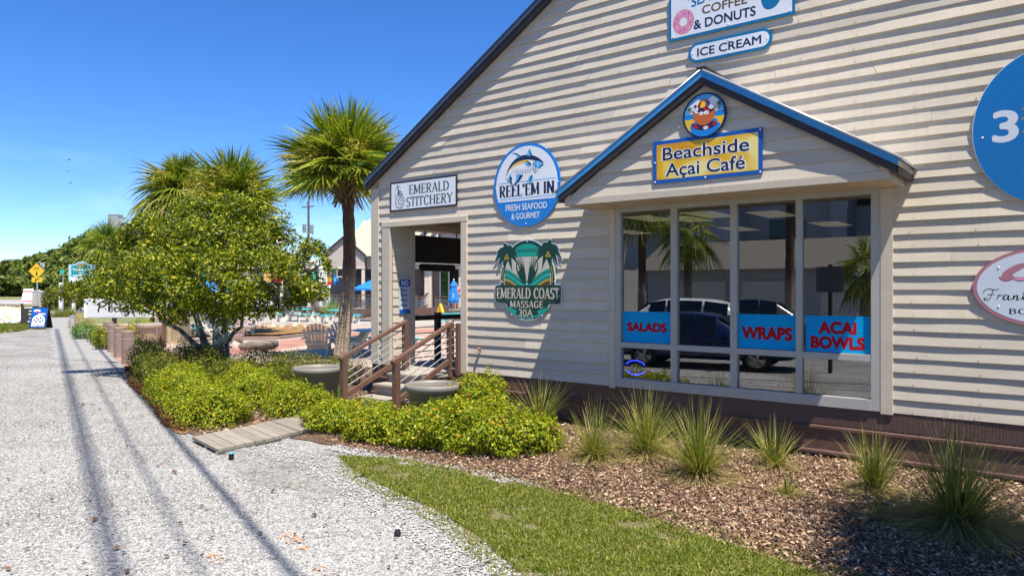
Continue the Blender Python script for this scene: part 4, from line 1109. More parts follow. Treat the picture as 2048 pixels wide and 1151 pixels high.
flat('awning_emblem', sh, [K_ROSE, K_PINK, col('ink_plum', (.10, .05, .09)), K_PALE], t, -.0140)
FR_ = [[(.02, .12), (-.12, .08), (-.06, -.02), (.10, .05), (.22, .42), (.30, .62)], [(-.16, .40), (-.10, .58), (.10, .66), (.30, .60), (.52, .64)], [(.02, .30), (.18, .33), (.34, .34)],
       [(.42, .02), (.50, .30), (.52, .24), (.62, .30), (.66, .27)], [(.92, .24), (.80, .30), (.70, .14), (.76, .02), (.90, .16), (.94, .28), (.90, .08), (.97, .02), (1.05, .10)],
       [(1.08, .02), (1.16, .28), (1.12, .06)], [(1.12, .10), (1.24, .28), (1.30, .24), (1.27, .06), (1.32, .02), (1.40, .1)], [(1.46, .02), (1.62, .66)], [(1.52, .16), (1.66, .28), (1.70, .20), (1.54, .15), (1.62, .02), (1.74, .06)]]
script_line('lettering', FR_, -.52, -.135, .20, .175, -.0141, K_BLK, t, .04, .085)
serif('lettering', 'BOUTI', -.335, .03, -.275, .055, -.0141, K_BLK, t)
rivets(t, [(-.42, .20), (-.42, -.2)], -.0138)

# cafe sign and emblem on the canopy
t = sign('shop_sign', -3.52, 3.55, 8.190, 'yellow cafe sign with blue border on the canopy gable')
a = MB(); a.poly(rect(-.68, .68, -.262, .262), -.014, 0); a.build('frame', K_ROYAL, t)
m, n, p = nodes('sign_gold_gradient'); nz = tex(n, 'ShaderNodeTexNoise', 2.4, 'Object', Detail=1.0)
lk(n, ramp(n, [(.35, (.62, .27, .01)), (.5, (.75, .45, .02)), (.62, (.85, .72, .25))], nz.outputs[0]).outputs[0], p.inputs['Base Color']); p.inputs['Roughness'].default_value = .3
a = MB(); a.poly(rect(-.632, .632, -.215, .215), -.0155, -.0142); a.build('panel', m, t)
for mm, bo, yy in ((K_WHT, .055, -.0158), (K_NAVY, .012, -.0164)):
    sans('lettering', 'Beachside', -.01, .095, yy, .155, 1.08+(.03 if bo > .03 else 0), mm, t, bo)
    sans('lettering', 'Açai Café', -.015, -.105, yy, .155, .99+(.03 if bo > .03 else 0), mm, t, bo)
rivets(t, [(-.655, -.24), (.655, -.24), (0, -.24), (-.655, .0), (.655, .24)], -.0145)
t = sign('round_sign', -3.525, 4.043, 8.172, 'round picture sign of a fruit filled coconut bowl on a beach, under the gable peak')
a = MB(); a.poly(ell(0, 0, .273, .268, 48), -.012, 0); a.build('rim', K_NAVY, t)
def clip_disc(pts, r=.248): 
    o = []
    for x, z in pts:
        l = math.hypot(x, z); o.append((x, z) if l <= r else (x/l*r, z/l*r))
    return o
def hc(zc, above): 
    r = .248; q = math.asin(zc/r)
    return ell(0, 0, r, r, 30, q, PI-q) if above else ell(0, 0, r, r, 30, PI-q, 2*PI+q)
sh = [(ell(0, 0, .248, .248, 40), 0), (spline([(-.20, .12), (-.14, .16), (-.08, .20), (-.02, .17), (-.05, .10), (-.2, .06)], 4, True), 2), (spline([(.05, .16), (.10, .21), (.16, .17), (.20, .10), (.12, .05)], 4, True), 2), (spline([(-.23, .02), (-.12, .06), (.12, .06), (.23, .04), (.2, .0), (-.2, -.02)], 4, True), 2)]
for cx_2, cz_2 in ((-.185, .085), (.185, .11)):
    for k in range(7):
        q = R(20+k*50); sh.append((stroke([(cx_2, cz_2), (cx_2+.03*math.cos(q), cz_2+.03*math.sin(q)+.01), (cx_2+.05*math.cos(q), cz_2+.045*math.sin(q)-.012)], .018, .004), 3))
    sh.append((stroke([(cx_2, cz_2), (cx_2-.01, -.02)], .01), 9))
sh += [(hc(.035, False), 1), (hc(-.03, False), 4), (clip_disc(spline([(-.17, -.10), (-.10, -.06), (.13, -.05), (.17, -.10), (.20, -.13), (.15, -.2), (.05, -.26), (-.12, -.22), (-.17, -.17)], 5, True)), 1), (spline([(-.15, -.125), (-.05, -.17), (.08, -.165), (.16, -.12), (.10, -.08), (-.1, -.09)], 5, True), 5)]
for k in range(9): q = R(185+k*21); sh.append((ell(.0+.14*math.cos(q), -.095+.05*math.sin(q), .02, .019, 10), 6 if k % 3 else 5))
sh += [(ell(-.0, .10, .085, .085, 24, R(-10), R(190)), 6), (spline([(-.045, .09), (-.03, .16), (.0, .175), (.02, .15), (.0, .08)], 4, True), 7), (spline([(.02, .16), (.05, .15), (.075, .11), (.045, .10)], 4, True), 8),
       (ell(0, .055, .128, .04, 24), 5), (spline([(-.135, .075), (-.13, -.02), (-.085, -.09), (.0, -.115), (.085, -.085), (.13, -.01), (.145, .10), (.12, .05), (.06, .02), (-.02, .015), (-.09, .03)], 5, True), 10)]
for x, z, r_2 in ((-.105, .085, .034), (-.085, .055, .032), (-.035, .028, .03), (.03, .03, .034), (.085, .085, .032), (.10, .115, .03), (.02, -.15, .03)):
    sh += [(ell(x, z, r_2, r_2*.72, 14), 2), (ell(x, z, r_2*.25, r_2*.18, 8), 9)]
for x, z in ((-.06, .06), (.06, .06), (.01, .07), (-.11, .12)): sh.append((ell(x, z, .02, .018, 10), 6 if x > 0 else 5))
flat('coconut_bowl_picture', sh, [K_SKY, col('ink_sea', (.01, .22, .62)), K_WHT, col('ink_leaf', (.02, .14, .05)), K_YEL, col('ink_berry', (.02, .02, .08)), K_RED, col('ink_ball_yellow', (.85, .62, .02)), K_ROYAL, K_UMB, K_ORG], t, -.0128, .00008)

# window posters
def poster(x0, x1, z0, z1, lines, label, first):
    t = sign('window_poster', (x0+x1)/2, (z0+z1)/2, 9.0155, label, 'poster', 'cyan menu posters along the shop window')
    hw, hh = (x1-x0)/2, (z1-z0)/2
    a = MB(); a.poly(rect(-hw, hw, -hh, hh), -.003, 0); a.build('sheet', K_CYAN, t)
    sh = []
    k = 0; z = -hh+.03
    while z < hh-.02:
        o = (k % 2)*.06; L = []
        x = -hw+.012
        while x < hw-.012:
            L.append((x, z+.010*abs(math.sin((x+o)*26)))); x += .012
        sh.append((stroke(L, .005), 0)); z += .052; k += 1
    flat('wave_pattern', sh, [K_CYAN2], t, -.0034, .00001)
    for body_, z, h, wd in lines: sans('lettering', body_, 0, z, -.0042, h, wd, mat('ink_poster_red', (.42, .01, .02), .6, var=.03, spec=.1), t, .06)
poster(-5.10, -4.36, 1.246, 1.672, [('SALADS', .0, .115, .61)], 'cyan poster with red lettering SALADS in the shop window', 1)
poster(-3.438, -2.722, 1.246, 1.672, [('WRAPS', -.02, .15, .63)], 'cyan poster with red lettering WRAPS in the shop window', 0)
poster(-2.61, -1.90, 1.246, 1.672, [('ACAI', .075, .135, .42), ('BOWLS', -.10, .135, .60)], 'cyan poster with red lettering ACAI BOWLS in the shop window', 0)
t = sign('neon_sign', -4.93, .885, 9.06, 'glowing blue neon oval behind the bottom of the leftmost window pane', 'neon sign')
K_NEON = lamp_mat('blue_neon', (.03, .06, 1.0), 3.0)
for s_, a0, a1 in ((1, 25, 155), (-1, 205, 335)):
    a = MB(); a.tube([(.16*math.cos(R(a0+(a1-a0)*i/14)), 0, .10*math.sin(R(a0+(a1-a0)*i/14))) for i in range(15)], .007, 6); a.build('tube', K_NEON, t)
a = MB(); a.poly(ell(0, 0, .18, .12), .012, .02); a.build('backing', M_DARK, t)

# sign on the pier and black boards under the porch beam
t = empty('rule_sign', (-9.848, 9.30, 1.84), R(90), 'small white and blue sign reading NO Bikes Skates Boards Blades on the porch pier', 'sign')
a = MB(); a.poly(rect(-.135, .135, -.315, .315), -.008, 0); a.build('panel', col('notice_pale', (.55, .62, .70)), t)
a = MB(); a.poly(rect(-.135, .135, .185, .315), -.0092, -.0082); a.poly(rect(-.135, .135, -.315, -.235), -.0092, -.0082); a.build('band', K_ROYAL, t)
sans('lettering', 'NO', 0, .25, -.0098, .085, .17, K_WHT, t, .03)
for i, s_ in enumerate(('Bikes', 'Skates', 'Boards', 'Blades')): sans('lettering', s_, -.02, .125-i*.092, -.009, .052, .17 if i else .14, K_NAVY, t, .012)
sans('lettering', '30A', 0, -.275, -.0098, .025, .06, K_WHT, t)
t = empty('hanging_board', (-9.93, 10.26, 2.745), R(90), 'large blank black board hanging from the porch beam inside the doorway', 'sign board')
a = MB(); a.box(-.85, .85, -.02, .02, -.26, .255); a.build('board', M_BLACK, t)
for x in (-.35, .55):
    a = MB(); a.tube([(x, 0, .256), (x, 0, .346)], .014, 6); a.build('hanger', M_BLACK, t)
t = empty('hanging_board', (-9.93, 10.26, 2.395), R(90), 'small rounded black board hanging below the large black board', 'sign board')
a = MB(); a.poly(pill(.50, .068), -.015, .015); a.build('board', M_BLACK, t)
for x in (-.3, .3):
    a = MB(); a.tube([(x, 0, .06), (x, 0, .085)], .006, 6); a.build('hanger', M_BLACK, t)
# ------------------------------------------------------------------ plants
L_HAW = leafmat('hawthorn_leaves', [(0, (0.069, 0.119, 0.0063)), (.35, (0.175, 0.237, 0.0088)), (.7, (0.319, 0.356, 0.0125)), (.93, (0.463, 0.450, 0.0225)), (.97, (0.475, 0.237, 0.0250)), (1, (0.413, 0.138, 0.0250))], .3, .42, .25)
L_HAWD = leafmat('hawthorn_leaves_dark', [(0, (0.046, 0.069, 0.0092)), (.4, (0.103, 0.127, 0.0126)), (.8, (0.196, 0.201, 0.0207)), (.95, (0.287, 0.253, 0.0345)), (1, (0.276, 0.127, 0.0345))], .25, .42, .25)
L_HOL = leafmat('holly_leaves', [(0, (0.034, 0.068, 0.0057)), (.3, (0.097, 0.148, 0.0080)), (.6, (0.199, 0.245, 0.0103)), (.82, (0.325, 0.331, 0.0137)), (.95, (0.479, 0.399, 0.0228)), (1, (0.524, 0.422, 0.0456))], .3, .38, .3)
L_FAR = leafmat('far_tree_leaves', [(0, (.055, .095, .018)), (.5, (.13, .175, .028)), (.85, (.21, .235, .04)), (1, (.30, .30, .08))], .3, .6)
L_LIR = leafmat('strap_leaves', [(0, (.05, .13, .012)), (.6, (.10, .24, .02)), (1, (.19, .32, .04))], .3, .4)
M_TWIG = mat('twig_bark', (.13, .095, .065), .9, var=.3)
def shrub(name, blobs, N, size, m, label, group=None, seed=1, aspect=.5, zmin=.03, sticks=26):
    r = np.random.default_rng(seed)
    B = np.array(blobs, float); c = B[:, :3].mean(0)
    t = empty(name, (c[0], c[1], .01), 0, label, 'shrub', group)
    B[:, :3] -= np.array([c[0], c[1], .01])
    B[:, 3:5] *= .90; P, Nn = blob_points(B, N, r, .5, .22, zmin)
    nn = Nn*.55+np.array([0, 0, .45])+r.normal(size=P.shape)*.42
    leaf_obj('foliage', P, nn, size*(.42+.85*r.random(N)), aspect, m, t, r, .5)
    a = MB()
    for i in range(sticks):
        b = B[r.integers(len(B))]; q = r.random()*2*PI; f = r.random()
        e = Vector((b[0]+b[3]*.85*math.cos(q)*f, b[1]+b[4]*.85*math.sin(q)*f, max(.1, b[2]+b[5]*.7*(1-f*f))))
        s_ = Vector((b[0]*.8+r.normal()*.05, b[1]*.8+r.normal()*.05, 0)); mid = (s_+e)/2+Vector((0, 0, -.05))
        a.tube([s_, mid, e], [.012, .009, .004], 5)
    a.build('stems', M_TWIG, t)
    return t
SH = 'clipped hawthorn shrubs around the steps'
# right of the boardwalk, in front of the steps
shrub('shrub', [(-8.35, 6.45, .16, .52, .45, .25), (-7.75, 6.65, .18, .55, .55, .27), (-7.35, 6.35, .16, .5, .4, .25), (-8.55, 6.85, .15, .4, .4, .22)], 11500, .052, L_HAW, 'low bright green shrub beside the boardwalk end, in front of the stair foot', SH, 1)
shrub('shrub', [(-6.75, 6.55, .19, .6, .55, .28), (-6.15, 6.75, .25, .65, .6, .33), (-5.6, 6.85, .24, .6, .6, .33), (-6.45, 6.95, .24, .55, .5, .30), (-7.15, 6.65, .15, .4, .4, .22), (-5.25, 7.15, .2, .35, .4, .28)], 18000, .054, L_HAW, 'wide bright green shrub mound at the edge of the mulch, nearest the window', SH, 2)
shrub('shrub', [(-6.95, 7.85, .38, .42, .4, .38), (-6.55, 7.65, .34, .42, .4, .34), (-6.75, 8.0, .48, .34, .3, .34)], 8000, .054, L_HAW, 'taller green shrub against the skirt, behind the right planter', SH, 3)
# left of the boardwalk: rounded mounds
def mound(x, y, rr_, h, N, m, label, seed, size=.046):
    r = np.random.default_rng(seed+900); bl = [(x, y, .06, rr_, rr_*.88, h)]
    for k in range(4):
        q = r.random()*6.28; bl.append((x+.52*rr_*math.cos(q), y+.48*rr_*math.sin(q), .08, rr_*.55, rr_*.5, h*(.62+.3*r.random())))
    return shrub('shrub', bl, N, size, m, label, SH, seed, .52, .025, 20)
mound(-10.08, 5.66, .66, .52, 10500, L_HAW, 'bright green shrub mound at the left side of the boardwalk, nearest the gravel', 4)
mound(-9.75, 6.85, .62, .48, 8500, L_HAW, 'light green shrub mound between left planter and boardwalk', 5)
mound(-11.05, 5.92, .62, .50, 9000, L_HAW, 'yellow green shrub mound second from the boardwalk along the gravel', 6)
mound(-10.95, 7.0, .66, .52, 9000, L_HAW, 'yellow green shrub mound just in front of the left planter', 7)
mound(-12.1, 6.33, .62, .52, 8500, L_HAW, 'mid green shrub mound third from the boardwalk along the gravel', 11)
mound(-12.15, 7.45, .72, .54, 9000, L_HAW, 'mid green shrub mound in the middle of the bed, left of the planter', 12)
mound(-13.2, 6.76, .66, .54, 8500, L_HAW, 'mid green shrub mound next to the dark hedge along the gravel', 13)
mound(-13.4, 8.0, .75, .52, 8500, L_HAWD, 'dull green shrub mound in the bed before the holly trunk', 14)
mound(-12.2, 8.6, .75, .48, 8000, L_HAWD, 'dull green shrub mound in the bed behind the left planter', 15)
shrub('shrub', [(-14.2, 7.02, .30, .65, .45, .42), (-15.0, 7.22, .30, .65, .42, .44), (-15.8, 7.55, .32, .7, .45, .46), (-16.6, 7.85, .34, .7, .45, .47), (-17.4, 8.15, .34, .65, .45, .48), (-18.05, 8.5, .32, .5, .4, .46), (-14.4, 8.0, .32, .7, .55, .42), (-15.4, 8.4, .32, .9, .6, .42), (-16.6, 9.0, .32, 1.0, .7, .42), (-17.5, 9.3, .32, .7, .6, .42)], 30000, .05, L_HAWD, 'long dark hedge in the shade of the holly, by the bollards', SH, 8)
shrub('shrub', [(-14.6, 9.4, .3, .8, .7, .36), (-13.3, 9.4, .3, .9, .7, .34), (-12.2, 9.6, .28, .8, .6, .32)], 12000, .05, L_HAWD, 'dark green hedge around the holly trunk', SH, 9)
def strap_clump(name, x, y, N, h, label, seed, spread=.35, group=None):
    r = np.random.default_rng(seed); t = empty(name, (x, y, .01), 0, label, 'plant', group)
    ribbon_plant('leaves', t, N, h, spread, .012, L_LIR, r, .9)
    return t
def ribbon_plant(name, parent, N, h, base, wd, m, r, droop=1.0, lean=(.05, 1.05), seg=5, zoff=0.0, hvar=.5):
    a = r.random(N)*2*PI; rb_ = base*np.sqrt(r.random(N)); a0 = r.random(N)*2*PI
    el = lean[0]+(lean[1]-lean[0])*r.random(N)**.75
    L = h*(1-hvar*r.random(N)); ds = droop*(.25+.75*r.random(N))*(.25+el)
    V = []; 
    u = np.linspace(0, 1, seg+1)
    for i, q in enumerate(u):
        rad = L*(np.sin(el)*q); z = L*(np.cos(el)*q)-ds*L*.55*q**2.2
        rad = rad+L*.12*ds*q**2
        px = rb_*np.cos(a0)+rad*np.cos(a); py = rb_*np.sin(a0)+rad*np.sin(a)
        pz = np.maximum(z, .01+.02*q)+zoff
        w_ = wd*(1-q)**.6*(.4+.6*min(1, q*5+.4))*.5 if i < seg else 0.0
        tw = a+PI/2+.5*np.sin(a*7)
        V.append(np.stack([np.stack([px-np.cos(tw)*w_, py-np.sin(tw)*w_, pz], 1), np.stack([px+np.cos(tw)*w_, py+np.sin(tw)*w_, pz], 1)], 1))
    V = np.stack(V, 1).reshape(N, -1, 3); k = V.shape[1]
    f = np.array([[2*i, 2*i+1, 2*i+3, 2*i+2] for i in range(seg)])
    F = (np.arange(N)[:, None, None]*k+f[None]).reshape(-1, 4)
    return fast(name, V.reshape(-1, 3), F, m, parent)
for i, (x, y, lb) in enumerate(((-11.6, 8.75, 'bright green strap leaved clump below the pier corner, behind the stair railing'), (-12.4, 9.2, 'bright green strap leaved clump at the foot of the palm'), (-10.95, 8.3, 'bright green strap leaved clump right behind the left planter'))):
    strap_clump('lily_turf', x, y, 420, .42, lb, 40+i, .45, 'strap leaved clumps behind the left planter')
# tufts of ornamental grass along the skirt
L_TUFT = leafmat('tuft_blades', [(0, (0.084, 0.108, 0.0216)), (.4, (0.168, 0.204, 0.0300)), (.75, (0.300, 0.300, 0.0540)), (.9, (0.456, 0.360, 0.1080)), (1, (0.552, 0.420, 0.1920))], .3, .5)
L_DRY = leafmat('dry_blades', [(0, (0.286, 0.209, 0.0770)), (.6, (0.440, 0.341, 0.1430)), (1, (0.550, 0.462, 0.2420))], .3, .7)
TG = 'ornamental grass tufts along the brown skirt'
def tuft(px, pyb, h, N, label, seed, dry=.35, lean=1.1, Yf=None):
    p = G(px, pyb, .02) if Yf is None else Vector((WX(px, Yf), Yf, .02))
    r = np.random.default_rng(seed)
    t = empty('ornamental_grass', (p.x, p.y, .015), 0, label, 'grass tuft', TG)
    ribbon_plant('blades', t, int(N*.95), h*1.04, .06, .0085, L_TUFT, r, .62, (.0, lean), 5, 0, .6)
    ribbon_plant('dry_blades', t, int(N*dry*3.2), h*.55, .10, .008, L_DRY, r, 2.2, (.5, 1.5), 5, 0, .6)
    return t
tuft(1078, 858, 1.0, 260, 'tall thin grass tuft between the wide shrub and the skirt', 61, .2, .75)
tuft(1190, 915, .85, 420, 'straw tinged grass tuft just right of the wide shrub', 62, .8, 1.2)
tuft(1292, 905, 1.0, 560, 'large fan shaped grass tuft under the SALADS poster', 63, .45, 1.15)
tuft(1398, 952, 1.0, 620, 'large upright grass tuft below the WRAPS poster', 64, .4, 1.0)
tuft(1548, 932, .68, 260, 'smaller grass tuft in front of the skirt below the ACAI poster', 65, .4, 1.0)
tuft(1576, 986, .26, 150, 'tiny dry grass tuft alone in the mulch', 66, 1.2, 1.2)
tuft(1748, 982, .78, 330, 'narrow grass tuft beside the drip hose, right of the window', 67, .5, .75)
tuft(1915, 1052, 1.12, 1150, 'largest dark green grass tuft at the right edge', 68, .5, 1.5)
tuft(1755, 1030, .22, 60, 'small sparse grass sprout in the shaded mulch', 69, .8, 1.4)
hs = empty('drip_hose', G(1640, 977, .02), 0, 'thin black drip hose lying on the mulch behind the narrow grass tuft', 'hose')
a = MB(); o = G(1640, 977, .02); pts = [G(1640, 977, .03)-o, G(1690, 985, .035)-o, G(1750, 991, .03)-o, G(1800, 993, .035)-o, G(1850, 1000, .02)-o]; a.tube(pts, .01, 6); a.build('pipe', M_BLACK, hs)

# ---------------------------------------------------------------- holly tree
def at(px, py, t, dy=0.0): return T(px, py, t+dy)
HT = 16.6
base = G(442, 748, 0); base.z = 0
hol = empty('holly_tree', base, 0, 'wide rounded holly tree with lichen grey forked trunk, in front of the plaza sign', 'tree')
r = np.random.default_rng(91)
hb = []
for (px, py, rp, dy, dep) in ((148, 582, 24, .1, .5), (178, 580, 28, .1, .6), (208, 562, 36, .3, .7), (232, 572, 40, -.3, .8), (243, 530, 36, .2, .7), (262, 492, 34, .2, .7), (282, 460, 32, .2, .6), (270, 556, 54, -.4, 1.0), (300, 512, 56, .4, 1.1), (310, 470, 44, .3, .9),
    (322, 575, 58, -.9, 1.1), (350, 520, 64, -.8, 1.2), (345, 455, 48, .2, 1.0), (372, 425, 36, .2, .8), (395, 478, 62, -.3, 1.2), (415, 420, 40, .1, .9), (400, 565, 64, -1.3, 1.1), (452, 410, 34, .3, .8), (450, 465, 60, -.3, 1.3), (440, 535, 66, -1.2, 1.3), (452, 600, 50, -1.0, .9),
    (495, 415, 36, .1, .8), (505, 490, 60, .2, 1.2), (500, 560, 66, -1.2, 1.2), (535, 435, 34, .3, .8), (555, 485, 52, .2, 1.0), (548, 550, 58, -.8, 1.0), (590, 505, 40, .1, .8), (600, 550, 44, -.3, .8), (628, 497, 26, .1, .5), (640, 530, 24, -.1, .5), (622, 578, 28, -.4, .6), (570, 592, 34, -.6, .7), (510, 615, 34, -.9, .7), (385, 615, 40, -.9, .8), (335, 618, 30, -.7, .7), (275, 600, 28, -.6, .6)):
    p = at(px, py, HT, dy)-base; m_ = rp*HT/F_
    hb.append((p.x, p.y, p.z, m_*.88, max(dep, .4)*.8, m_*.86))
P, Nn = blob_points(hb, 74000, r, .6, .30)
keep = (np.sin(P[:, 0]*4.1)*np.sin(P[:, 1]*3.7+1)*np.sin(P[:, 2]*4.9+2)+.35*np.sin(P[:, 0]*9+P[:, 2]*8)) > -.22+.25*r.random(len(P))
P, Nn = P[keep], Nn[keep]
nn = Nn*.5+np.array([0, 0, .4])+r.normal(size=P.shape)*.6
leaf_obj('crown', P, nn, .086*(.5+.9*r.random(len(P))), .5, L_HOL, hol, r, .2)
M_LICHEN = None
m, n, p = nodes('lichen_bark')
v = tex(n, 'ShaderNodeTexNoise', 7.0, 'Object', Detail=5.0, Roughness=.6)
lk(n, ramp(n, [(.40, (.10, .09, .075)), (.50, (.19, .18, .15)), (.56, (.42, .45, .40)), (.66, (.50, .53, .47))], v.outputs[0]).outputs[0], p.inputs['Base Color']); p.inputs['Roughness'].default_value = .9
bump(n, p, v.outputs[0], .5, .02); M_LICHEN = m
tk = MB()
def limb(pts, r0, r1, mb=tk, n=8):
    q = [at(*c)-base for c in pts]; k = len(q)
    mb.tube(q, [r0+(r1-r0)*i/(k-1) for i in range(k)], n)
bb = Vector((0, 0, -.05))
q = [bb, at(442, 690, HT)-base, at(440, 650, HT)-base, at(425, 610, HT, .1)-base, at(400, 560, HT, .3)-base, at(370, 500, HT, .4)-base]; tk.tube(q, [.21, .18, .16, .12, .08, .03], 10)
limb([(440, 655, HT, 0), (462, 625, HT, -.1), (490, 590, HT, -.2), (520, 530, HT, -.1), (545, 480, HT, 0)], .12, .03)
limb([(444, 640, HT, .05), (446, 590, HT, .3), (450, 520, HT, .3), (455, 440, HT, .2)], .11, .03)
limb([(448, 690, HT, -.05), (468, 662, HT, -.15), (483, 652, HT, -.25), (486, 620, HT, -.3), (486, 590, HT, -.3)], .06, .02)
limb([(425, 625, HT, .1), (380, 600, HT, .2), (320, 570, HT, .2), (260, 560, HT, .1), (215, 570, HT, .1)], .075, .02)
limb([(520, 540, HT, -.1), (570, 530, HT, -.2), (610, 520, HT, -.1)], .05, .015)
limb([(365, 555, HT, .3), (330, 510, HT, .5), (300, 480, HT, .4)], .05, .015)
limb([(470, 560, HT, .2), (500, 500, HT, .4), (520, 440, HT, .3)], .05, .015)
t2 = MB()
q = [at(428, 742, HT, .3)-base, at(415, 700, HT, .4)-base, at(405, 672, HT, .5)-base, at(395, 640, HT, .5)-base, at(380, 600, HT, .5)-base]; t2.tube(q, [.11, .095, .08, .07, .04], 9)
q = [at(425, 722, HT, .15)-base, at(395, 690, HT, .1)-base, at(360, 658, HT, .0)-base, at(325, 640, HT, -.1)-base, at(308, 612, HT, -.1)-base]; t2.tube(q, [.06, .055, .05, .045, .03], 8)
t2.build('side_trunk', M_LICHEN, hol, smooth=True)
tw = tk
for i in range(150):
    c0 = hb[r.integers(len(hb))]; d0 = Vector(r.normal(size=3)).normalized()
    s_ = Vector(c0[:3]); e_ = s_+Vector((d0.x*c0[3], d0.y*c0[4], d0.z*c0[5]))*.92
    tw.tube([s_, (s_+e_)/2+Vector(r.normal(size=3))*.08, e_], [.018, .012, .004], 4, cap=False)
tk.build('trunk', M_LICHEN, hol, smooth=True)

# ---------------------------------------------------------------- palms
L_PALM = leafmat('palm_fronds', [(0, (0.063, 0.115, 0.0138)), (.5, (0.161, 0.230, 0.0172)), (.85, (0.310, 0.333, 0.0230)), (1, (0.460, 0.402, 0.0575))], .25, .42, .3)
L_PALMY = leafmat('palm_fronds_old', [(0, (.12, .14, .02)), (.5, (.22, .22, .03)), (1, (.38, .31, .07))], .3, .45)
L_FLOW = leafmat('palm_flower_stalks', [(0, (.34, .31, .03)), (.6, (.50, .44, .05)), (1, (.60, .50, .12))], .3, .6)
def trunk_palm_mat():
    m, n, p = nodes('palm_bark')
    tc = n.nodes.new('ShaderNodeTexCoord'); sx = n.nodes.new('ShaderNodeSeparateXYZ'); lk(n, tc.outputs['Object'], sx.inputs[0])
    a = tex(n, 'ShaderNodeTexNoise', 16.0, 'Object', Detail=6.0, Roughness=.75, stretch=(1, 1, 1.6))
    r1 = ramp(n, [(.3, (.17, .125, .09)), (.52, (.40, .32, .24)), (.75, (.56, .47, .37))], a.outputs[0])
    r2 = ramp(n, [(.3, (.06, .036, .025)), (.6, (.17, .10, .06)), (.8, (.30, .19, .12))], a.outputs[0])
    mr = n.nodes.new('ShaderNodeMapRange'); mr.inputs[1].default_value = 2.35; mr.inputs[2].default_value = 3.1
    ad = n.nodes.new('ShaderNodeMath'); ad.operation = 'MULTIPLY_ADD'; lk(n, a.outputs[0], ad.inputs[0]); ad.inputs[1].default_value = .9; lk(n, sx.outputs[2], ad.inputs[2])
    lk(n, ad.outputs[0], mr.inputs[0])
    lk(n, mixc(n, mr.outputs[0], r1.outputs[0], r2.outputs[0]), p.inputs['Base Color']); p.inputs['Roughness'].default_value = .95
    v = tex(n, 'ShaderNodeTexVoronoi', 14.0, 'Object', stretch=(1, 1, 2.2))
    bump(n, p, v.outputs['Distance'], 1.0, .05)
    return m
M_PALMB = trunk_palm_mat()
M_BOOT = mat('palm_boots', (.20, .13, .085), .9, var=.4, scale=8, bmp=.6)
def fan_crown(parent, R_, nf, seed, droop=1.0, lo=-62, hi=86, nl=38, old=.35, flowers=9):
    """fan palm head: every frond a stalk and a fan of narrow drooping leaflets"""
    r = np.random.default_rng(seed)
    Vn = []; Vo = []; stalk = MB()
    for i in range(nf):
        f = i/(nf-1); el = R(hi+(lo-hi)*f**.85+r.normal()*5); az = i*2.39996+r.normal()*.2
        Lp = R_*(.50+.10*r.normal()*.5)*(.75+.35*f); Lb = R_*(.60+.08*r.normal())*(1.05-.15*f)
        d0 = Vector((math.cos(el)*math.cos(az), math.cos(el)*math.sin(az), math.sin(el)))
        mid = d0*Lp*.55; tip = d0*Lp+Vector((0, 0, -1))*Lp*.14*math.cos(el)
        d1 = (tip-mid).normalized(); d1 = (d1+Vector((0, 0, -.12*math.cos(el)))).normalized()
        side = d1.cross(Vector((0, 0, 1)))
        if side.length < .05: side = Vector((math.cos(az+1.57), math.sin(az+1.57), 0))
        side.normalize(); up = side.cross(d1).normalized()
        roll = r.normal()*.35; side, up = side*math.cos(roll)+up*math.sin(roll), up*math.cos(roll)-side*math.sin(roll)
        stalk.tube([Vector((0, 0, 0)), mid, tip], [.022*R_, .014*R_, .010*R_], 4, cap=False)
        dd = np.array(d1); ss = np.array(side); uu = np.array(up); tt = np.array(tip)
        dr = droop*(.35+.55*f)*(.7+.6*r.random())
        out = Vo if r.random() < old*f*1.4 else Vn
        for k in range(nl):
            th = R(-118+236*(k+.5)/nl)+r.normal()*.03
            ln = Lb*(.70+.34*math.cos(th*.75))*(.9+.2*r.random())
            dv = dd*math.cos(th)+ss*math.sin(th)+uu*(.10-.22*abs(math.sin(th)))
            st_ = tt+dd*.10*Lb*max(0, math.cos(th))
            wv = np.cross(dv, uu); wv /= np.linalg.norm(wv)+1e-6; wv = wv*math.cos(.6)+uu*math.sin(.6)*(1 if k % 2 else -1)
            ww = .030*R_*.95
            pts = []
            for q, wq in ((0, .45), (.40, 1.0), (.74, .5), (1.0, .02)):
                c_ = st_+dv*ln*q+np.array([0, 0, -1])*dr*ln*(q**2.4)*.62
                pts += [c_-wv*ww*wq*.5, c_+wv*ww*wq*.5]
            out.append(pts)
    f_ = np.array([[0, 1, 3, 2], [2, 3, 5, 4], [4, 5, 7, 6]])
    for nm, VV, mm in (('fronds', Vn, L_PALM), ('old_fronds', Vo, L_PALMY)):
        if not VV: continue
        VV = np.array(VV); N = len(VV); F = (np.arange(N)[:, None, None]*8+f_[None]).reshape(-1, 4)
        fast(nm, VV.reshape(-1, 3), F, mm, parent)
    stalk.build('frond_stalks', mat('frond_stalk', (.20, .20, .05), .5, var=.2), parent)
    if flowers:
        P = []; 
        for i in range(flowers):
            az = i*2*PI/flowers+r.normal()*.25; el = R(15+45*r.random()); L = R_*(.70+.25*r.random())
            for k in range(260):
                q = .35+.65*r.random(); c_ = np.array([math.cos(az)*math.cos(el)*L*q, math.sin(az)*math.cos(el)*L*q, math.sin(el)*L*q-.30*L*q**3])
                P.append(c_+np.clip(r.normal(size=3), -1.4, 1.4)*.075*R_*(.5+q))
        P = np.array(P)
        leaf_obj('flower_stalks', P, r.normal(size=P.shape), np.full(len(P), .085*R_)*(.6+.8*r.random(len(P))), .14, L_FLOW, parent, r, -.6)
def Z0_(v): return Vector((v.x, v.y, 0))
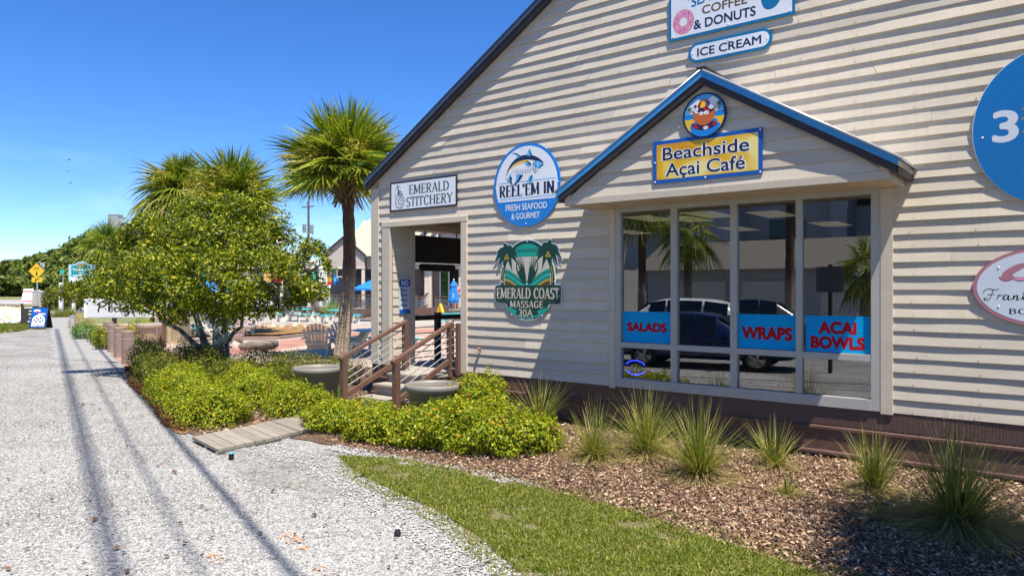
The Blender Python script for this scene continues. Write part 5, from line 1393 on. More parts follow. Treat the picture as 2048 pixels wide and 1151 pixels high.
def fan_palm(name, base, top, R_, nf, seed, label, rb=.19, rt=.16, boots=True, group=None, bow=0.0, **kw):
    t = empty(name, base, 0, label, 'palm tree', group)
    tp = Vector(top)-Vector(base); r = np.random.default_rng(seed+5)
    a = MB(); pts = []; rad = []
    n = 26
    for i in range(n+1):
        q = i/n; c_ = Vector((tp.x*(q+.12*math.sin(q*PI)), tp.y*(q+.12*math.sin(q*PI)), tp.z*q))+RV*bow*math.sin(q*PI); pts.append(c_); rad.append((rb+(rt-rb)*q)*(1+.05*math.sin(i*2.1)+.03*r.normal()))
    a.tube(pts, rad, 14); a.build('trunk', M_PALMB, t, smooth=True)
    if boots:
        b = MB()
        for k in range(74):
            q = k/74; z = tp.z-.95+.95*q*1.02; az = k*2.39996
            c_ = Vector((tp.x, tp.y, z)); o = Vector((math.cos(az), math.sin(az), 0))
            ln = .20+.15*r.random()*(1.3-q); sp = .55+.5*r.random()
            s_ = c_+o*.13; m_ = s_+o*ln*.45*sp+Vector((0, 0, ln*.45)); e_ = s_+o*ln*.95*sp+Vector((0, 0, ln*(.75 if k > 8 else -.5)))
            b.tube([s_, m_, e_], [.055, .04, .022], 5)
        b.build('leaf_bases', M_BOOT, t)
    hd = empty('crown', tp, 0); hd.parent = t
    fan_crown(hd, R_, nf, seed, **kw)
    return t
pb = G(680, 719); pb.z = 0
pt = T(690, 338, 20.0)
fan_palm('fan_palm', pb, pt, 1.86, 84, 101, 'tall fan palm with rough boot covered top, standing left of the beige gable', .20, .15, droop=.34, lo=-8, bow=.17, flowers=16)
fan_palm('fan_palm', Z0_(T(372, 640, 31)), T(364, 392, 31), 2.2, 76, 112, 'drooping fan palm rising behind the holly, the left of that pair', droop=1.5, group='fan palms behind the holly', flowers=6)
fan_palm('fan_palm', Z0_(T(462, 640, 30)), T(468, 404, 30), 2.3, 76, 123, 'fan palm with yellow flower sprays rising behind the holly, the right of that pair', droop=.6, group='fan palms behind the holly', flowers=16)
# ------------------------------------------------------------------ the plaza and what stands behind
def cf(name, px, t, label, cat, group=None, rz=0.0, z=0.0):
    p = T(px, 574, t); return empty(name, (p.x, p.y, z), YAW+rz, label, cat, group)
def one(t, name, m, f, bevel=0.0, smooth=False):
    a = MB(); f(a); return a.build(name, m, t, smooth=smooth, bevel=bevel)
# bollards
bol = cf('bollard', 256.5, 19.1, '', 'bollard', 'brown concrete bollards at the plaza edge')
bol['label'] = 'round brown concrete bollard nearest the dark hedge'
one(bol, 'shaft', M_BROWNC, lambda a: a.lathe([(0, 0), (.158, 0), (.158, .855), (.145, .875), (0, .876)], 24))
one(bol, 'joint_band', M_CONC, lambda a: a.lathe([(.1585, .66), (.160, .662), (.160, .672), (.1585, .674)], 24))
for px, t, lb in ((240, 20.9, 'round brown concrete bollard, second from the dark hedge'), (226.5, 22.6, 'round brown concrete bollard, third from the dark hedge'), (217, 24.4, 'round brown concrete bollard farthest along the row')):
    c = copy_tree(bol, None, lb); p = T(px, 574, t); c.location = (p.x, p.y, 0)
# resin planters by the steps
def planter(name, loc, r, h, label, group):
    t = empty(name, loc, 0, label, 'planter', group)
    one(t, 'pot', M_RESIN, lambda a: a.lathe([(0, 0), (r*.66, 0), (r*.70, .03), (r*.90, h-.11), (r*.955, h-.10), (r, h-.06), (r*1.0, h-.02), (r*.96, h), (r*.90, h-.005), (r*.86, h-.04), (r*.82, h-.16)], 40), smooth=True)
    one(t, 'soil', M_SOIL, lambda a: a.lathe([(0, h-.10), (r*.5, h-.115), (r*.845, h-.14)], 24))
    return t
RPG = 'round resin planters beside the entry steps'
pA = T(636.5, 731, 12.4); planter('round_planter', (pA.x, pA.y, .02), .42, pA.z-.02, 'round grey resin planter with bare soil, left of the steps among light shrubs', RPG)
pB = T(866, 770, 10.4); planter('round_planter', (pB.x, pB.y, .02), .405, pB.z+.02, 'round grey resin planter with bare soil, right of the steps against the shop wall', RPG)
# cast planter, bin, post
t = cf('stone_planter', 300, 25.4, 'tapered tan planter with grey lid beside the pebbled bin', 'planter')
one(t, 'pot', mat('tan_cast_stone', (.42, .31, .23), .8, var=.12, bmp=.3), lambda a: a.lathe([(0, 0), (.25, 0), (.27, .05), (.385, .60), (.43, .62), (.45, .66), (.45, .74), (.42, .75), (.40, .70)], 28))
one(t, 'lid', mat('grey_lid', (.40, .42, .45), .4), lambda a: a.lathe([(0, .765), (.40, .755), (.43, .752)], 16))
t = cf('litter_bin', 349, 26.4, 'square tan pebble finished litter bin with dark openings behind the tree', 'litter bin')
M_BIN = mat('bin_moulding', (.46, .36, .24), .6, var=.1); M_PEB = mulch_mat('bin_pebbles', [(0, (.26, .18, .11)), (.5, (.42, .32, .21)), (1, (.56, .46, .34))], 60)
one(t, 'body', M_PEB, lambda a: a.box(-.40, .40, -.40, .40, .06, .74))
one(t, 'base', M_BIN, lambda a: a.box(-.41, .41, -.41, .41, 0, .059), .01)
one(t, 'hood', M_BIN, lambda a: a.lathe([(.595, .742), (.60, .95), (.52, 1.03), (0, 1.06)], 4), .02).rotation_euler = (0, 0, PI/4)
for x in (-.22, .22): one(t, 'opening', M_BLACK, lambda a: a.box(x-.13, x+.13, -.435, -.40, .80, .95))
one(t, 'corner_strip', M_BIN, lambda a: a.box(-.06, .06, -.415, -.401, .06, .74))
t = cf('wooden_post', 328, 24.6, 'thin dark brown post standing between planter and litter bin', 'post')
one(t, 'shaft', M_BRN, lambda a: a.box(-.05, .05, -.05, .05, 0, 1.56)); one(t, 'cap', M_FASC, lambda a: a.box(-.06, .06, -.06, .06, 1.561, 1.59))
t = cf('garden_flag', 321, 24.9, 'small pink and orange flag hung beside the brown post', 'flag')
one(t, 'cloth', mat('flag_cloth', (.62, .18, .30), .7, var=.5, scale=9), lambda a: a.poly([(-.11, .96), (.11, .90), (.11, 1.2), (-.11, 1.27)], -.006, .004)); one(t, 'rod', M_STEEL, lambda a: a.tube([(-.125, 0, 0), (-.125, 0, 1.32)], .008, 6))
# plaza sign
t = cf('plaza_sign', 252, 26.6, 'white box sign with black script lettering Plaza, half behind holly leaves', 'sign')
one(t, 'box', M_WHITE, lambda a: a.box(-1.55, 1.55, 0, .30, .90, 1.585), .01); 
one(t, 'face', mat('sign_face_grey', (.66, .66, .65), .4, var=.02), lambda a: a.box(-1.43, 1.54, -.006, -.0005, .93, 1.575))
for x in (-.5, .9): one(t, 'post', M_BRN, lambda a: a.box(x-.06, x+.06, .08, .2, 0, .899))
PL = [[(.10, .62), (.06, .30), (.02, -.02)], [(-.04, .48), (.06, .66), (.26, .70), (.34, .54), (.22, .38), (.07, .34)], [(.44, .10), (.52, .36), (.56, .62), (.50, .66), (.46, .40), (.46, .10), (.54, .02), (.62, .10)],
      [(.90, .30), (.78, .34), (.68, .18), (.74, .02), (.86, .14), (.92, .30), (.90, .08), (.98, .02), (1.06, .12)], [(1.08, .30), (1.18, .34), (1.28, .30), (1.18, .16), (1.10, .02), (1.24, .0), (1.22, -.2), (1.10, -.28), (1.12, -.16), (1.30, .0), (1.38, .08)],
      [(1.62, .30), (1.50, .34), (1.40, .18), (1.46, .02), (1.58, .14), (1.64, .30), (1.62, .08), (1.70, .02), (1.78, .12)]]
script_line('lettering', PL, -1.04, 1.12, .92, .50, -.0075, K_BLK, t, .075, .13)
# shrubs round the plaza sign and the bollards
def far_shrub(px, py, t, rx, h, m, label, seed, N=2600, size=.07):
    p = T(px, 574, t); return shrub('shrub', [(p.x, p.y, h*.45, rx, rx*.8, h*.55), (p.x+.3*rx, p.y+.2, h*.4, rx*.7, rx*.7, h*.45), (p.x-.4*rx, p.y-.1, h*.4, rx*.6, rx*.6, h*.42)], N, size, m, label, 'shrubs around the plaza sign', seed, .55, .02, 6)
far_shrub(283, 640, 25.6, .62, .98, L_HAW, 'rounded yellow green shrub under the right part of the plaza sign', 201)
far_shrub(215, 650, 25.9, .75, .55, L_HAWD, 'low green shrub beneath the plaza sign, behind the bollards', 202)
far_shrub(168, 640, 28.5, .55, .70, L_LIR, 'small bright green shrub at the left end of the plaza sign', 203, 1800)
far_shrub(160, 630, 33, .6, .85, L_DRY, 'brownish shrub past the left end of the plaza sign', 204, 1800)
far_shrub(204, 668, 23.6, .32, .78, L_HAW, 'narrow yellow green shrub beside the farthest bollard', 205, 1500)
# adirondack chairs
def adirondack(name, px, t, rz, label):
    e = cf(name, px, t, label, 'chair', 'cream slatted garden chairs on the plaza', rz)
    for i in range(7):
        x = -.27+.09*i; top = 1.0-.0*i-.30*((i-3)/3)**2*.55; sp = 1+.22
        a = MB(); a.beam((x*.82, -.14, .26), (x*sp, -.46, top), .078, .02, 0, (0, 1, .4)); a.build('back_slat', M_CREAM, e)
    for z, y, wd in ((.42, -.235, .58), (.74, -.385, .72)): one(e, 'back_brace', M_CREAM, lambda a: a.box(-wd/2, wd/2, y-.05, y-.02, z-.035, z+.035))
    for i in range(5): one(e, 'seat_slat', M_TEAL, lambda a: a.box(-.27, .27, -.16+i*.11, -.06+i*.11, .28+i*.022, .30+i*.022))
    for s in (-1, 1):
        one(e, 'arm', M_CREAM, lambda a: a.poly([(0, 0)], 0, 0) if False else a.box(s*.36-.07, s*.36+.07, -.42, .36, .555, .58))
        one(e, 'leg', M_CREAM, lambda a: a.box(s*.31-.02, s*.31+.02, .24, .34, 0, .555))
        one(e, 'leg', M_CREAM, lambda a: a.beam((s*.285, -.52, .02), (s*.285, .3, .34), .03, .12))
        one(e, 'arm_bracket', M_TEAL, lambda a: a.box(s*.37-.012, s*.37+.012, .12, .24, .40, .553))
    return e
a1 = adirondack('garden_chair', 636, 20.9, .12, 'cream garden chair seen from behind, just left of the palm trunk')
def chair_at(px, t, rz, lb):
    c = copy_tree(a1, None, lb); p = T(px, 574, t); c.location = (p.x, p.y, 0); c.rotation_euler = (0, 0, YAW+rz); return c
chair_at(692, 21.6, -.25, 'cream garden chair seen from behind, half behind the palm trunk')
chair_at(463, 24.6, 1.2, 'cream garden chair turned sideways right of the holly trunk')
chair_at(434, 25.0, -1.2, 'cream garden chair mostly hidden by the holly trunk')
chair_at(404, 29.5, 2.6, 'cream garden chair in deep shade left of the holly trunk')
# picnic tables
def picnic(px, t, rz, label):
    e = cf('picnic_table', px, t, label, 'picnic table', 'teal and cream picnic tables on the plaza', rz)
    def oct_(a, r0, z0, z1): a.lathe([(0, z0), (r0, z0), (r0, z1), (0, z1)], 8)
    one(e, 'table_top', M_TEAL, lambda a: oct_(a, .80, .715, .755), .008)
    for k in range(4):
        q = k*PI/2+PI/8
        def seat(a):
            pts = []
            for s in np.linspace(-.36, .36, 5): pts.append((1.26*math.cos(q+s), 1.26*math.sin(q+s)))
            for s in np.linspace(.36, -.36, 5): pts.append((.98*math.cos(q+s*.95), .98*math.sin(q+s*.95)))
            n = len(pts); a.add([(x, y, .43) for x, y in pts]+[(x, y, .465) for x, y in pts], [tuple(range(n))[::-1], tuple(range(n, 2*n))]+[(i, (i+1) % n, n+(i+1) % n, n+i) for i in range(n)])
        one(e, 'seat', M_TEAL, seat)
        def leg(a):
            for s in (-.27, .27):
                c, s_ = math.cos(q+s), math.sin(q+s)
                a.beam((.45*c, .45*s_, .70), (.98*c, .98*s_, .0), .05, .12); a.beam((1.16*math.cos(q+s), 1.16*math.sin(q+s), 0), (1.12*math.cos(q+s), 1.12*math.sin(q+s), .43), .06, .12)
                a.beam((.5*c, .5*s_, .39), (1.2*c, 1.2*s_, .39), .05, .07)
        one(e, 'leg', M_CREAM, leg)
    return e
pc = picnic(597, 43.5, .2, 'teal topped picnic table farthest left, clear of the palm')
def table_at(px, t, rz, lb):
    c = copy_tree(pc, None, lb); p = T(px, 574, t); c.location = (p.x, p.y, 0); c.rotation_euler = (0, 0, YAW+rz)
table_at(681, 41.5, .6, 'teal topped picnic table far behind the palm trunk')
table_at(757, 21.8, .3, 'teal topped picnic table close behind the gable corner')
table_at(448, 30.5, .1, 'teal topped picnic table hidden behind the holly trunk')
table_at(915, 35.5, .5, 'teal topped picnic table seen through the doorway under the folded umbrella')
# umbrellas
def umbrella(px, t, zt, label, r=1.35):
    e = cf('market_umbrella', px, t, label, 'umbrella', 'open blue umbrellas on the plaza')
    def can_(a):
        n = 8; a.add([(0, 0, zt)]+[(r*math.cos(2*PI*k/n), r*math.sin(2*PI*k/n), zt-.62) for k in range(n)]+[(r*math.cos(2*PI*k/n), r*math.sin(2*PI*k/n), zt-.72) for k in range(n)],
          [(0, 1+k, 1+(k+1) % n) for k in range(n)]+[(1+k, 9+k, 9+(k+1) % n, 1+(k+1) % n) for k in range(n)])
    one(e, 'canopy', M_BLUECLOTH, can_); one(e, 'pole', M_CREAM, lambda a: a.tube([(0, 0, .5), (0, 0, zt+.08)], .025, 8))
    return e
umbrella(749, 44, 2.58, 'open blue umbrella in front of the far shop, cut by the gable corner')
umbrella(412, 36, 2.45, 'open blue umbrella behind the holly crown, left one'); umbrella(468, 37, 2.45, 'open blue umbrella behind the holly crown, right one')
e = cf('folded_umbrella', 907.5, 35.5, 'folded bright blue umbrella standing in the table seen through the doorway', 'umbrella')
def fold(a):
    n = 16; pr = [(.02, 2.36), (.07, 2.30), (.15, 2.14), (.165, 2.10), (.135, 2.08), (.19, 1.7), (.235, 1.40), (.20, 1.28), (.05, 1.26)]
    vs = []; 
    for r0, z in pr:
        for k in range(n): f = 1+.22*(k % 2); vs.append((r0*f*math.cos(2*PI*k/n), r0*f*math.sin(2*PI*k/n), z))
    a.add(vs, [(i*n+k, i*n+(k+1) % n, (i+1)*n+(k+1) % n, (i+1)*n+k) for i in range(len(pr)-1) for k in range(n)])
one(e, 'canopy', M_BLUECLOTH, fold); one(e, 'pole', mat('brass_pole', (.6, .42, .12), .4, .5), lambda a: a.tube([(0, 0, 0), (0, 0, 2.4)], .022, 8)); one(e, 'finial', M_CREAM, lambda a: a.lathe([(0, 2.36), (.035, 2.39), (.03, 2.44), (0, 2.46)], 8))
one(e, 'printed_mark', M_WHITE, lambda a: a.poly([(-.03, 1.55), (.03, 1.52), (.0, 1.62), (.04, 1.68), (-.03, 1.74), (.0, 1.66)], -.245, -.243))
# far planters
fp = planter('far_planter', T(569, 574, 49), .46, .72, 'grey planter behind the leftmost picnic table, left one', 'grey planters along the far curb'); fp.location.z = 0
for px, t, lb in ((613, 50, 'grey planter behind the leftmost picnic table, right one'), (718, 47, 'grey planter in front of the far shop railing'), (912, 44, 'grey planter behind the folded umbrella')):
    c = copy_tree(fp, None, lb); p = T(px, 574, t); c.location = (p.x, p.y, 0)
# logs, island bed, curb
M_LOG = mat('driftwood', (.20, .165, .14), .9, var=.5, scale=7, bmp=.6, stretch=(.4, 2, 2))
e = cf('driftwood_log', 520, 22.6, 'thick grey driftwood log lying behind the dark hedge', 'log'); e.location.z = .02
one(e, 'log', M_LOG, lambda a: a.tube([(-.62, 0, .13), (-.3, .02, .19), (.1, 0, .21), (.42, -.02, .23), (.56, 0, .25)], [.10, .15, .16, .15, .09], 12), smooth=True)
one(e, 'stub', M_LOG, lambda a: a.tube([(.1, .05, .05), (.15, .1, .02)], .1, 8))
e = cf('driftwood_log', 480, 29, 'weathered brown driftwood log on the island bed behind the holly', 'log'); e.location.z = .1
one(e, 'log', M_LOG, lambda a: a.tube([(-.5, 0, .24), (-.1, .05, .26), (.3, 0, .28), (.62, -.03, .36)], [.12, .15, .13, .10], 10), smooth=True)
one(e, 'branch', M_LOG, lambda a: a.tube([(.1, 0, .28), (.3, .1, .5)], [.07, .03], 6))
ISL = [(490, 671), (560, 671), (640, 662), (660, 655), (640, 649), (560, 652), (500, 655), (380, 660), (380, 674)]
sheet('island_bed', gp(*ISL), .09, M_STRAW, .05, .3)
cb = MB(); pts = [G(x, y) for x, y in ((360, 684), (430, 681), (490, 678), (560, 677), (640, 667), (664, 657))]
for a_, b_ in zip(pts, pts[1:]): cb.beam(Vector((a_.x, a_.y, .06)), Vector((b_.x, b_.y, .06)), .18, .14)
tag(cb.build('island_kerb', M_BROWNC), kind='structure')
cb = MB(); pts = [G(x, y) for x, y in ((420, 631), (560, 630), (760, 636))]
for a_, b_ in zip(pts, pts[1:]): cb.beam(Vector((a_.x, a_.y, .06)), Vector((b_.x, b_.y, .06)), .3, .16)
tag(cb.build('far_kerb', M_BROWNC), kind='structure')
ROCK = [tuple(q) for q in gp((500, 662), (568, 662), (568, 652), (500, 652))]
M_ROCK = leafmat('pale_rocks', [(0, (.22, .15, .09)), (.5, (.36, .28, .18)), (1, (.50, .43, .33))], 0, .9)
stones('pale_rocks', 70, lambda N, r: (lambda lo, hi: lo+(hi-lo)*r.random((N, 2)))(np.array(ROCK).min(0), np.array(ROCK).max(0)), .12, .38, M_ROCK, 55, .12, .8)

# ------------------------------------------------------------------ far shops
K = 52/1450
M_FSIDE = mat('far_siding', (.44, .38, .33), .7, var=.08); M_FROOF = None
m, n, p = nodes('far_metal_roof'); wv = tex(n, 'ShaderNodeTexWave', 1.0, 'Object'); wv.inputs['Scale'].default_value = 2.2
lk(n, ramp(n, [(.0, (.44, .39, .29)), (.86, (.48, .43, .33)), (.93, (.30, .26, .19))], wv.outputs[0]).outputs[0], p.inputs['Base Color']); p.inputs['Roughness'].default_value = .45; M_FROOF = m
sh1 = cf('far_shop', 700, 52, 'far grey shop with cream metal roof and small front gable behind the palm', 'shop building')
def froof(a):
    a.add([(-1.9, -.3, 4.36), (14, -.3, 4.36), (13, 7, 9.1), (2.1, 7, 9.1), (-1.9, 14, 4.36)], [(0, 1, 2, 3), (0, 3, 4)])
    a.add([(-.18, -1.15, 5.62), (-1.75, -1.15, 4.28), (-1.75, 1.2, 4.28), (-.18, 2.2, 5.62)], [(0, 1, 2, 3)]); a.add([(-.18, -1.15, 5.62), (1.30, -1.15, 4.36), (1.30, 1.2, 4.36), (-.18, 2.2, 5.62)], [(3, 2, 1, 0)])
one(sh1, 'roof', M_FROOF, froof)
def ffas(a):
    a.beam((-.18, -1.17, 5.58), (-1.80, -1.17, 4.2), .05, .14); a.beam((-.18, -1.17, 5.58), (1.30, -1.17, 4.3), .05, .14); a.box(1.30, 14, -.35, -.28, 4.24, 4.38); a.box(1.25, 1.32, -1.15, -.3, 4.24, 4.36)
one(sh1, 'fascia', M_FASC, ffas)
def fgab(a):
    lap_wall(a, range(0, 15), lambda z: (max(-1.66, -.18-(5.56-z)/.855), min(1.24, -.18+(5.56-z)/.86)) if z > 4.25 else (-1.66, 1.24), lambda u, d, z: (u, -1.0-d, z), joints=False, seed=71, z0=3.55, exp=.14, lip=.02, step=3)
    a.box(-1.66, 1.24, -.99, -.9, 3.5, 4.25); a.box(1.24, 14, -.2, -.1, 3.5, 4.3)
one(sh1, 'gable_wall', M_FSIDE, fgab)
one(sh1, 'header_beam', M_TRIM, lambda a: (a.box(-1.7, 1.28, -1.06, -.9, 3.36, 3.52), a.box(1.3, 14, -.24, -.1, 3.36, 3.5)))
for x in (-1.6, 1.15, 4.4): one(sh1, 'post', M_TRIM, lambda a: a.box(x-.11, x+.11, -1.02, -.86, .6, 3.36))
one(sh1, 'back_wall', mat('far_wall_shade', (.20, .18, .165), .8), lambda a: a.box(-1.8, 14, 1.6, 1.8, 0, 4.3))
for x0, x1 in ((.1, .52), (.62, 1.1), (1.2, 2.2), (2.35, 3.3)): one(sh1, 'shop_pane', M_GLASS2, lambda a: a.box(x0, x1, 1.55, 1.595, .7, 3.3))
for x in (.57, 1.15, 2.27): one(sh1, 'mullion', M_BLACK, lambda a: a.box(x-.04, x+.04, 1.53, 1.598, .6, 3.35))
one(sh1, 'deck', M_SKIRT, lambda a: a.box(-2.2, 14, -1.3, 1.59, .1, .62))
def far_rail(root, x0, x1, y, z0, h=.92, name='railing'):
    def f(a):
        a.box(x0, x1, y-.05, y+.05, z0+h-.07, z0+h)
        k = x0
        while k <= x1: a.box(k-.05, k+.05, y-.045, y+.045, z0, z0+h-.071); k += 1.55
    one(root, name, M_BRN, f)
    for k in range(5): one(root, 'rail_bar', M_STEEL, lambda a: a.box(x0, x1, y-.01, y+.01, z0+.12+k*.14, z0+.145+k*.14))
far_rail(sh1, -2.2, 5.0, -1.22, .62)
for (x, cols_) in ((-1.27, (K_ROYAL, K_WHT, K_GOLD, K_RED)), (-.80, (K_TEAL3, K_GOLD, K_SKY, K_ROYAL))):
    e = empty('hanging_banner', (0, 0, 0), 0, 'striped banner hung on the far shop porch, %s' % ('blue and yellow' if x < -1 else 'green yellow and blue'), 'banner', 'banners on the far shop porch')
    q = sh1.matrix_basis @ Vector((x, -.80, 0)); e.location = (q.x, q.y, 0); e.rotation_euler = (0, 0, YAW)
    for i, mm in enumerate(cols_):
        zz = [3.34, 3.12, 2.98, 2.45, 2.2]
        one(e, 'stripe', mm, lambda a: a.box(-.17, .17, -.01, .01, zz[i+1]+.004, zz[i]))
q = sh1.matrix_basis @ Vector((-.05, -1.12, 0)); e = empty('hanging_sign', (q.x, q.y, 0), YAW, 'black framed cream sign hung on the far shop porch behind the palm', 'sign')
one(e, 'panel', M_BLACK, lambda a: a.box(-.58, .58, -.02, .02, 2.82, 3.34)); one(e, 'frame', M_CREAM, lambda a: (a.box(-.62, .62, -.03, .025, 3.345, 3.40), a.box(-.62, .62, -.03, .025, 2.76, 2.815), a.box(-.62, -.585, -.03, .025, 2.82, 3.34), a.box(.585, .62, -.03, .025, 2.82, 3.34)))
sans('lettering', 'ING', .26, 3.14, -.022, .2, .5, M_CREAM, e, .02); sans('lettering', 'CLOTHING', 0, 2.9, -.022, .07, .9, K_TEAL2, e, .01) if False else None
q = sh1.matrix_basis @ Vector((-.95, -1.7, 0)); ribbon = empty('yucca_plant', (q.x, q.y, 0), 0, 'pale green spiky plant in front of the far shop railing', 'plant')
rr = np.random.default_rng(5); ribbon_plant('leaves', ribbon, 260, 1.9, .35, .05, leafmat('pale_strap', [(0, (.16, .24, .08)), (1, (.42, .48, .24))], .3, .5), rr, .7, (.05, 1.0), 4)
# low shop row behind the holly
ls = cf('low_shop', 480, 62, 'low grey shop row with dark porch and coloured towels behind the holly crown', 'shop building')
kl = 62/1450
def lx(px): return (px-480)*kl
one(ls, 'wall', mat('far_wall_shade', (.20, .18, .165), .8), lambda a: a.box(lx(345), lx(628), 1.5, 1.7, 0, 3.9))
one(ls, 'roof', M_FROOF, lambda a: a.add([(lx(335), -1.2, 3.6), (lx(634), -1.2, 3.6), (lx(626), 2.2, 4.5), (lx(345), 2.2, 4.5)], [(0, 1, 2, 3)])); one(ls, 'fascia', M_FASC, lambda a: a.box(lx(335), lx(634), -1.25, -1.2, 3.4, 3.6)); one(ls, 'header_beam', M_TRIM, lambda a: a.box(lx(340), lx(630), -.9, -.75, 3.0, 3.3))
for px in (345, 400, 455, 510, 570, 624): one(ls, 'post', M_TRIM, lambda a: a.box(lx(px)-.12, lx(px)+.12, -.95, -.7, .3, 2.99))
for px in (365, 425, 480, 540, 590): one(ls, 'shop_pane', M_GLASS2, lambda a: a.box(lx(px)-.7, lx(px)+.7, 1.44, 1.495, .6, 2.9))
one(ls, 'deck', M_SKIRT, lambda a: a.box(lx(335), lx(632), -1.4, 1.49, 0, .4))
for i, (px, c_) in enumerate(((418, K_TEAL3), (466, K_RED), (470, K_TEAL3), (545, K_TAN), (566, K_RED), (602, K_GOLD), (634, K_TEAL3))):
    q = ls.matrix_basis @ Vector((lx(px), -1.3, 0)); e = empty('beach_towel', (q.x, q.y, 0), YAW, 'coloured towel hung on the low shop porch behind the holly', 'towel', 'towels on the low shop porch')
    one(e, 'cloth', c_, lambda a: a.box(-.3, .3, -.02, .02, 2.5, 3.35)); one(e, 'hanger', M_BLACK, lambda a: a.box(-.32, .32, -.03, .03, 3.352, 3.39))
# court shop seen through the doorway
sh2 = cf('court_shop', 870, 52, 'far beige shop with lap sided porch columns and steps seen through the doorway', 'shop building')
def X_(px): return (px-870)*K
def Zy(y): return 2-(y-574)*K
for x0, x1 in ((808, 823), (850, 858.5), (918, 932)):
    one(sh2, 'column', M_SIDE, lambda a: (a.box(X_(x0), X_(x1), -.28, .4, .55, 3.6), lap_wall(a, range(0, 20), lambda z: (X_(x0), X_(x1)), lambda u, d, z: (u, -.285-d, z), joints=False, seed=81, lip=.03, step=3)))
    one(sh2, 'column_trim', M_TRIM, lambda a: a.box(X_(x1)+.003, X_(x1)+.2, -.33, .4, .5, 3.6))
one(sh2, 'header_beam', M_TRIM, lambda a: a.box(X_(780), X_(960), -.36, -.30, 3.62, 3.85))
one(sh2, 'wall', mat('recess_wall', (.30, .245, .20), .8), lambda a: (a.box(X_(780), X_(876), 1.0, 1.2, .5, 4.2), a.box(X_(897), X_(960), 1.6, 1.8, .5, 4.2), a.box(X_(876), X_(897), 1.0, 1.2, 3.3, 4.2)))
one(sh2, 'shop_pane', M_GLASS2, lambda a: a.box(X_(838), X_(842), .96, .995, .9, 3.4)); one(sh2, 'shop_pane', M_GLASS2, lambda a: a.box(X_(846), X_(850), .96, .995, .9, 3.4))
dr = one(sh2, 'door', M_STEEL, lambda a: (a.box(X_(876), X_(879), .9, .98, .6, 3.28), a.box(X_(894), X_(897), .9, .98, .6, 3.28), a.box(X_(879), X_(894), .9, .98, 3.2, 3.28), a.box(X_(879), X_(894), .9, .98, .6, .72)))
a = MB(); a.box(X_(879), X_(894), .93, .95, .72, 3.2); a.build('door_pane', mat('painted_reflection_glass', (.03, .10, .02), .08, var=.9, scale=3), dr)  # mirrored greenery put into the pane colour
one(sh2, 'black_opening_sheet', M_BLACK, lambda a: a.box(X_(897), X_(918), 1.5, 1.598, .6, 3.3))  # black sheet for the unlit doorway, its shade put into the colour
sans('lettering', '1118', X_(885), 3.42, .985, .13, .5, K_BLK, sh2, .01)
one(sh2, 'deck', M_CONC, lambda a: a.box(X_(780), X_(960), -.35, 1.6, .1, .56))
for k in range(3): one(sh2, 'step', M_CREAM, lambda a: a.box(X_(845+k*0), X_(873), -.36-.3*(k+1), -.36-.3*k-.003, .08, .42-.13*k))
far_rail(sh2, X_(810), X_(843), -.42, .45, .95); far_rail(sh2, X_(872), X_(906), -.42, .45, .95)
for x0, x1 in ((843, 862), (906, 922)):
    one(sh2, 'sloped_rail', M_BRN, lambda a: (a.beam((X_(x0), -.5, 1.25), (X_(x1), -.2, 1.78), .07, .08), a.beam((X_(x0), -.5, .45), (X_(x1), -.2, .98), .06, .06)))
    for k in range(4): one(sh2, 'rail_bar', M_STEEL, lambda a: a.beam((X_(x0), -.5, .6+k*.16), (X_(x1), -.2, 1.13+k*.16), .02, .03))
def f2roof(a):
    a.add([(-6, -.9, 4.25), (6, -.9, 4.25), (6, 4, 7.2), (-6, 4, 7.2)], [(0, 1, 2, 3)])
one(sh2, 'roof', M_FROOF, f2roof)
one(sh2, 'gable_fascia', mat('slate_fascia', (.10, .10, .13), .5), lambda a: (a.beam((-.9, -.9, 5.6), (.1, -.9, 6.5), .12, .3), a.beam((-.1, -.92, 5.6), (.7, -.92, 6.5), .12, .3), a.box(.3, 2.0, -.8, -.7, 5.5, 6.35)))
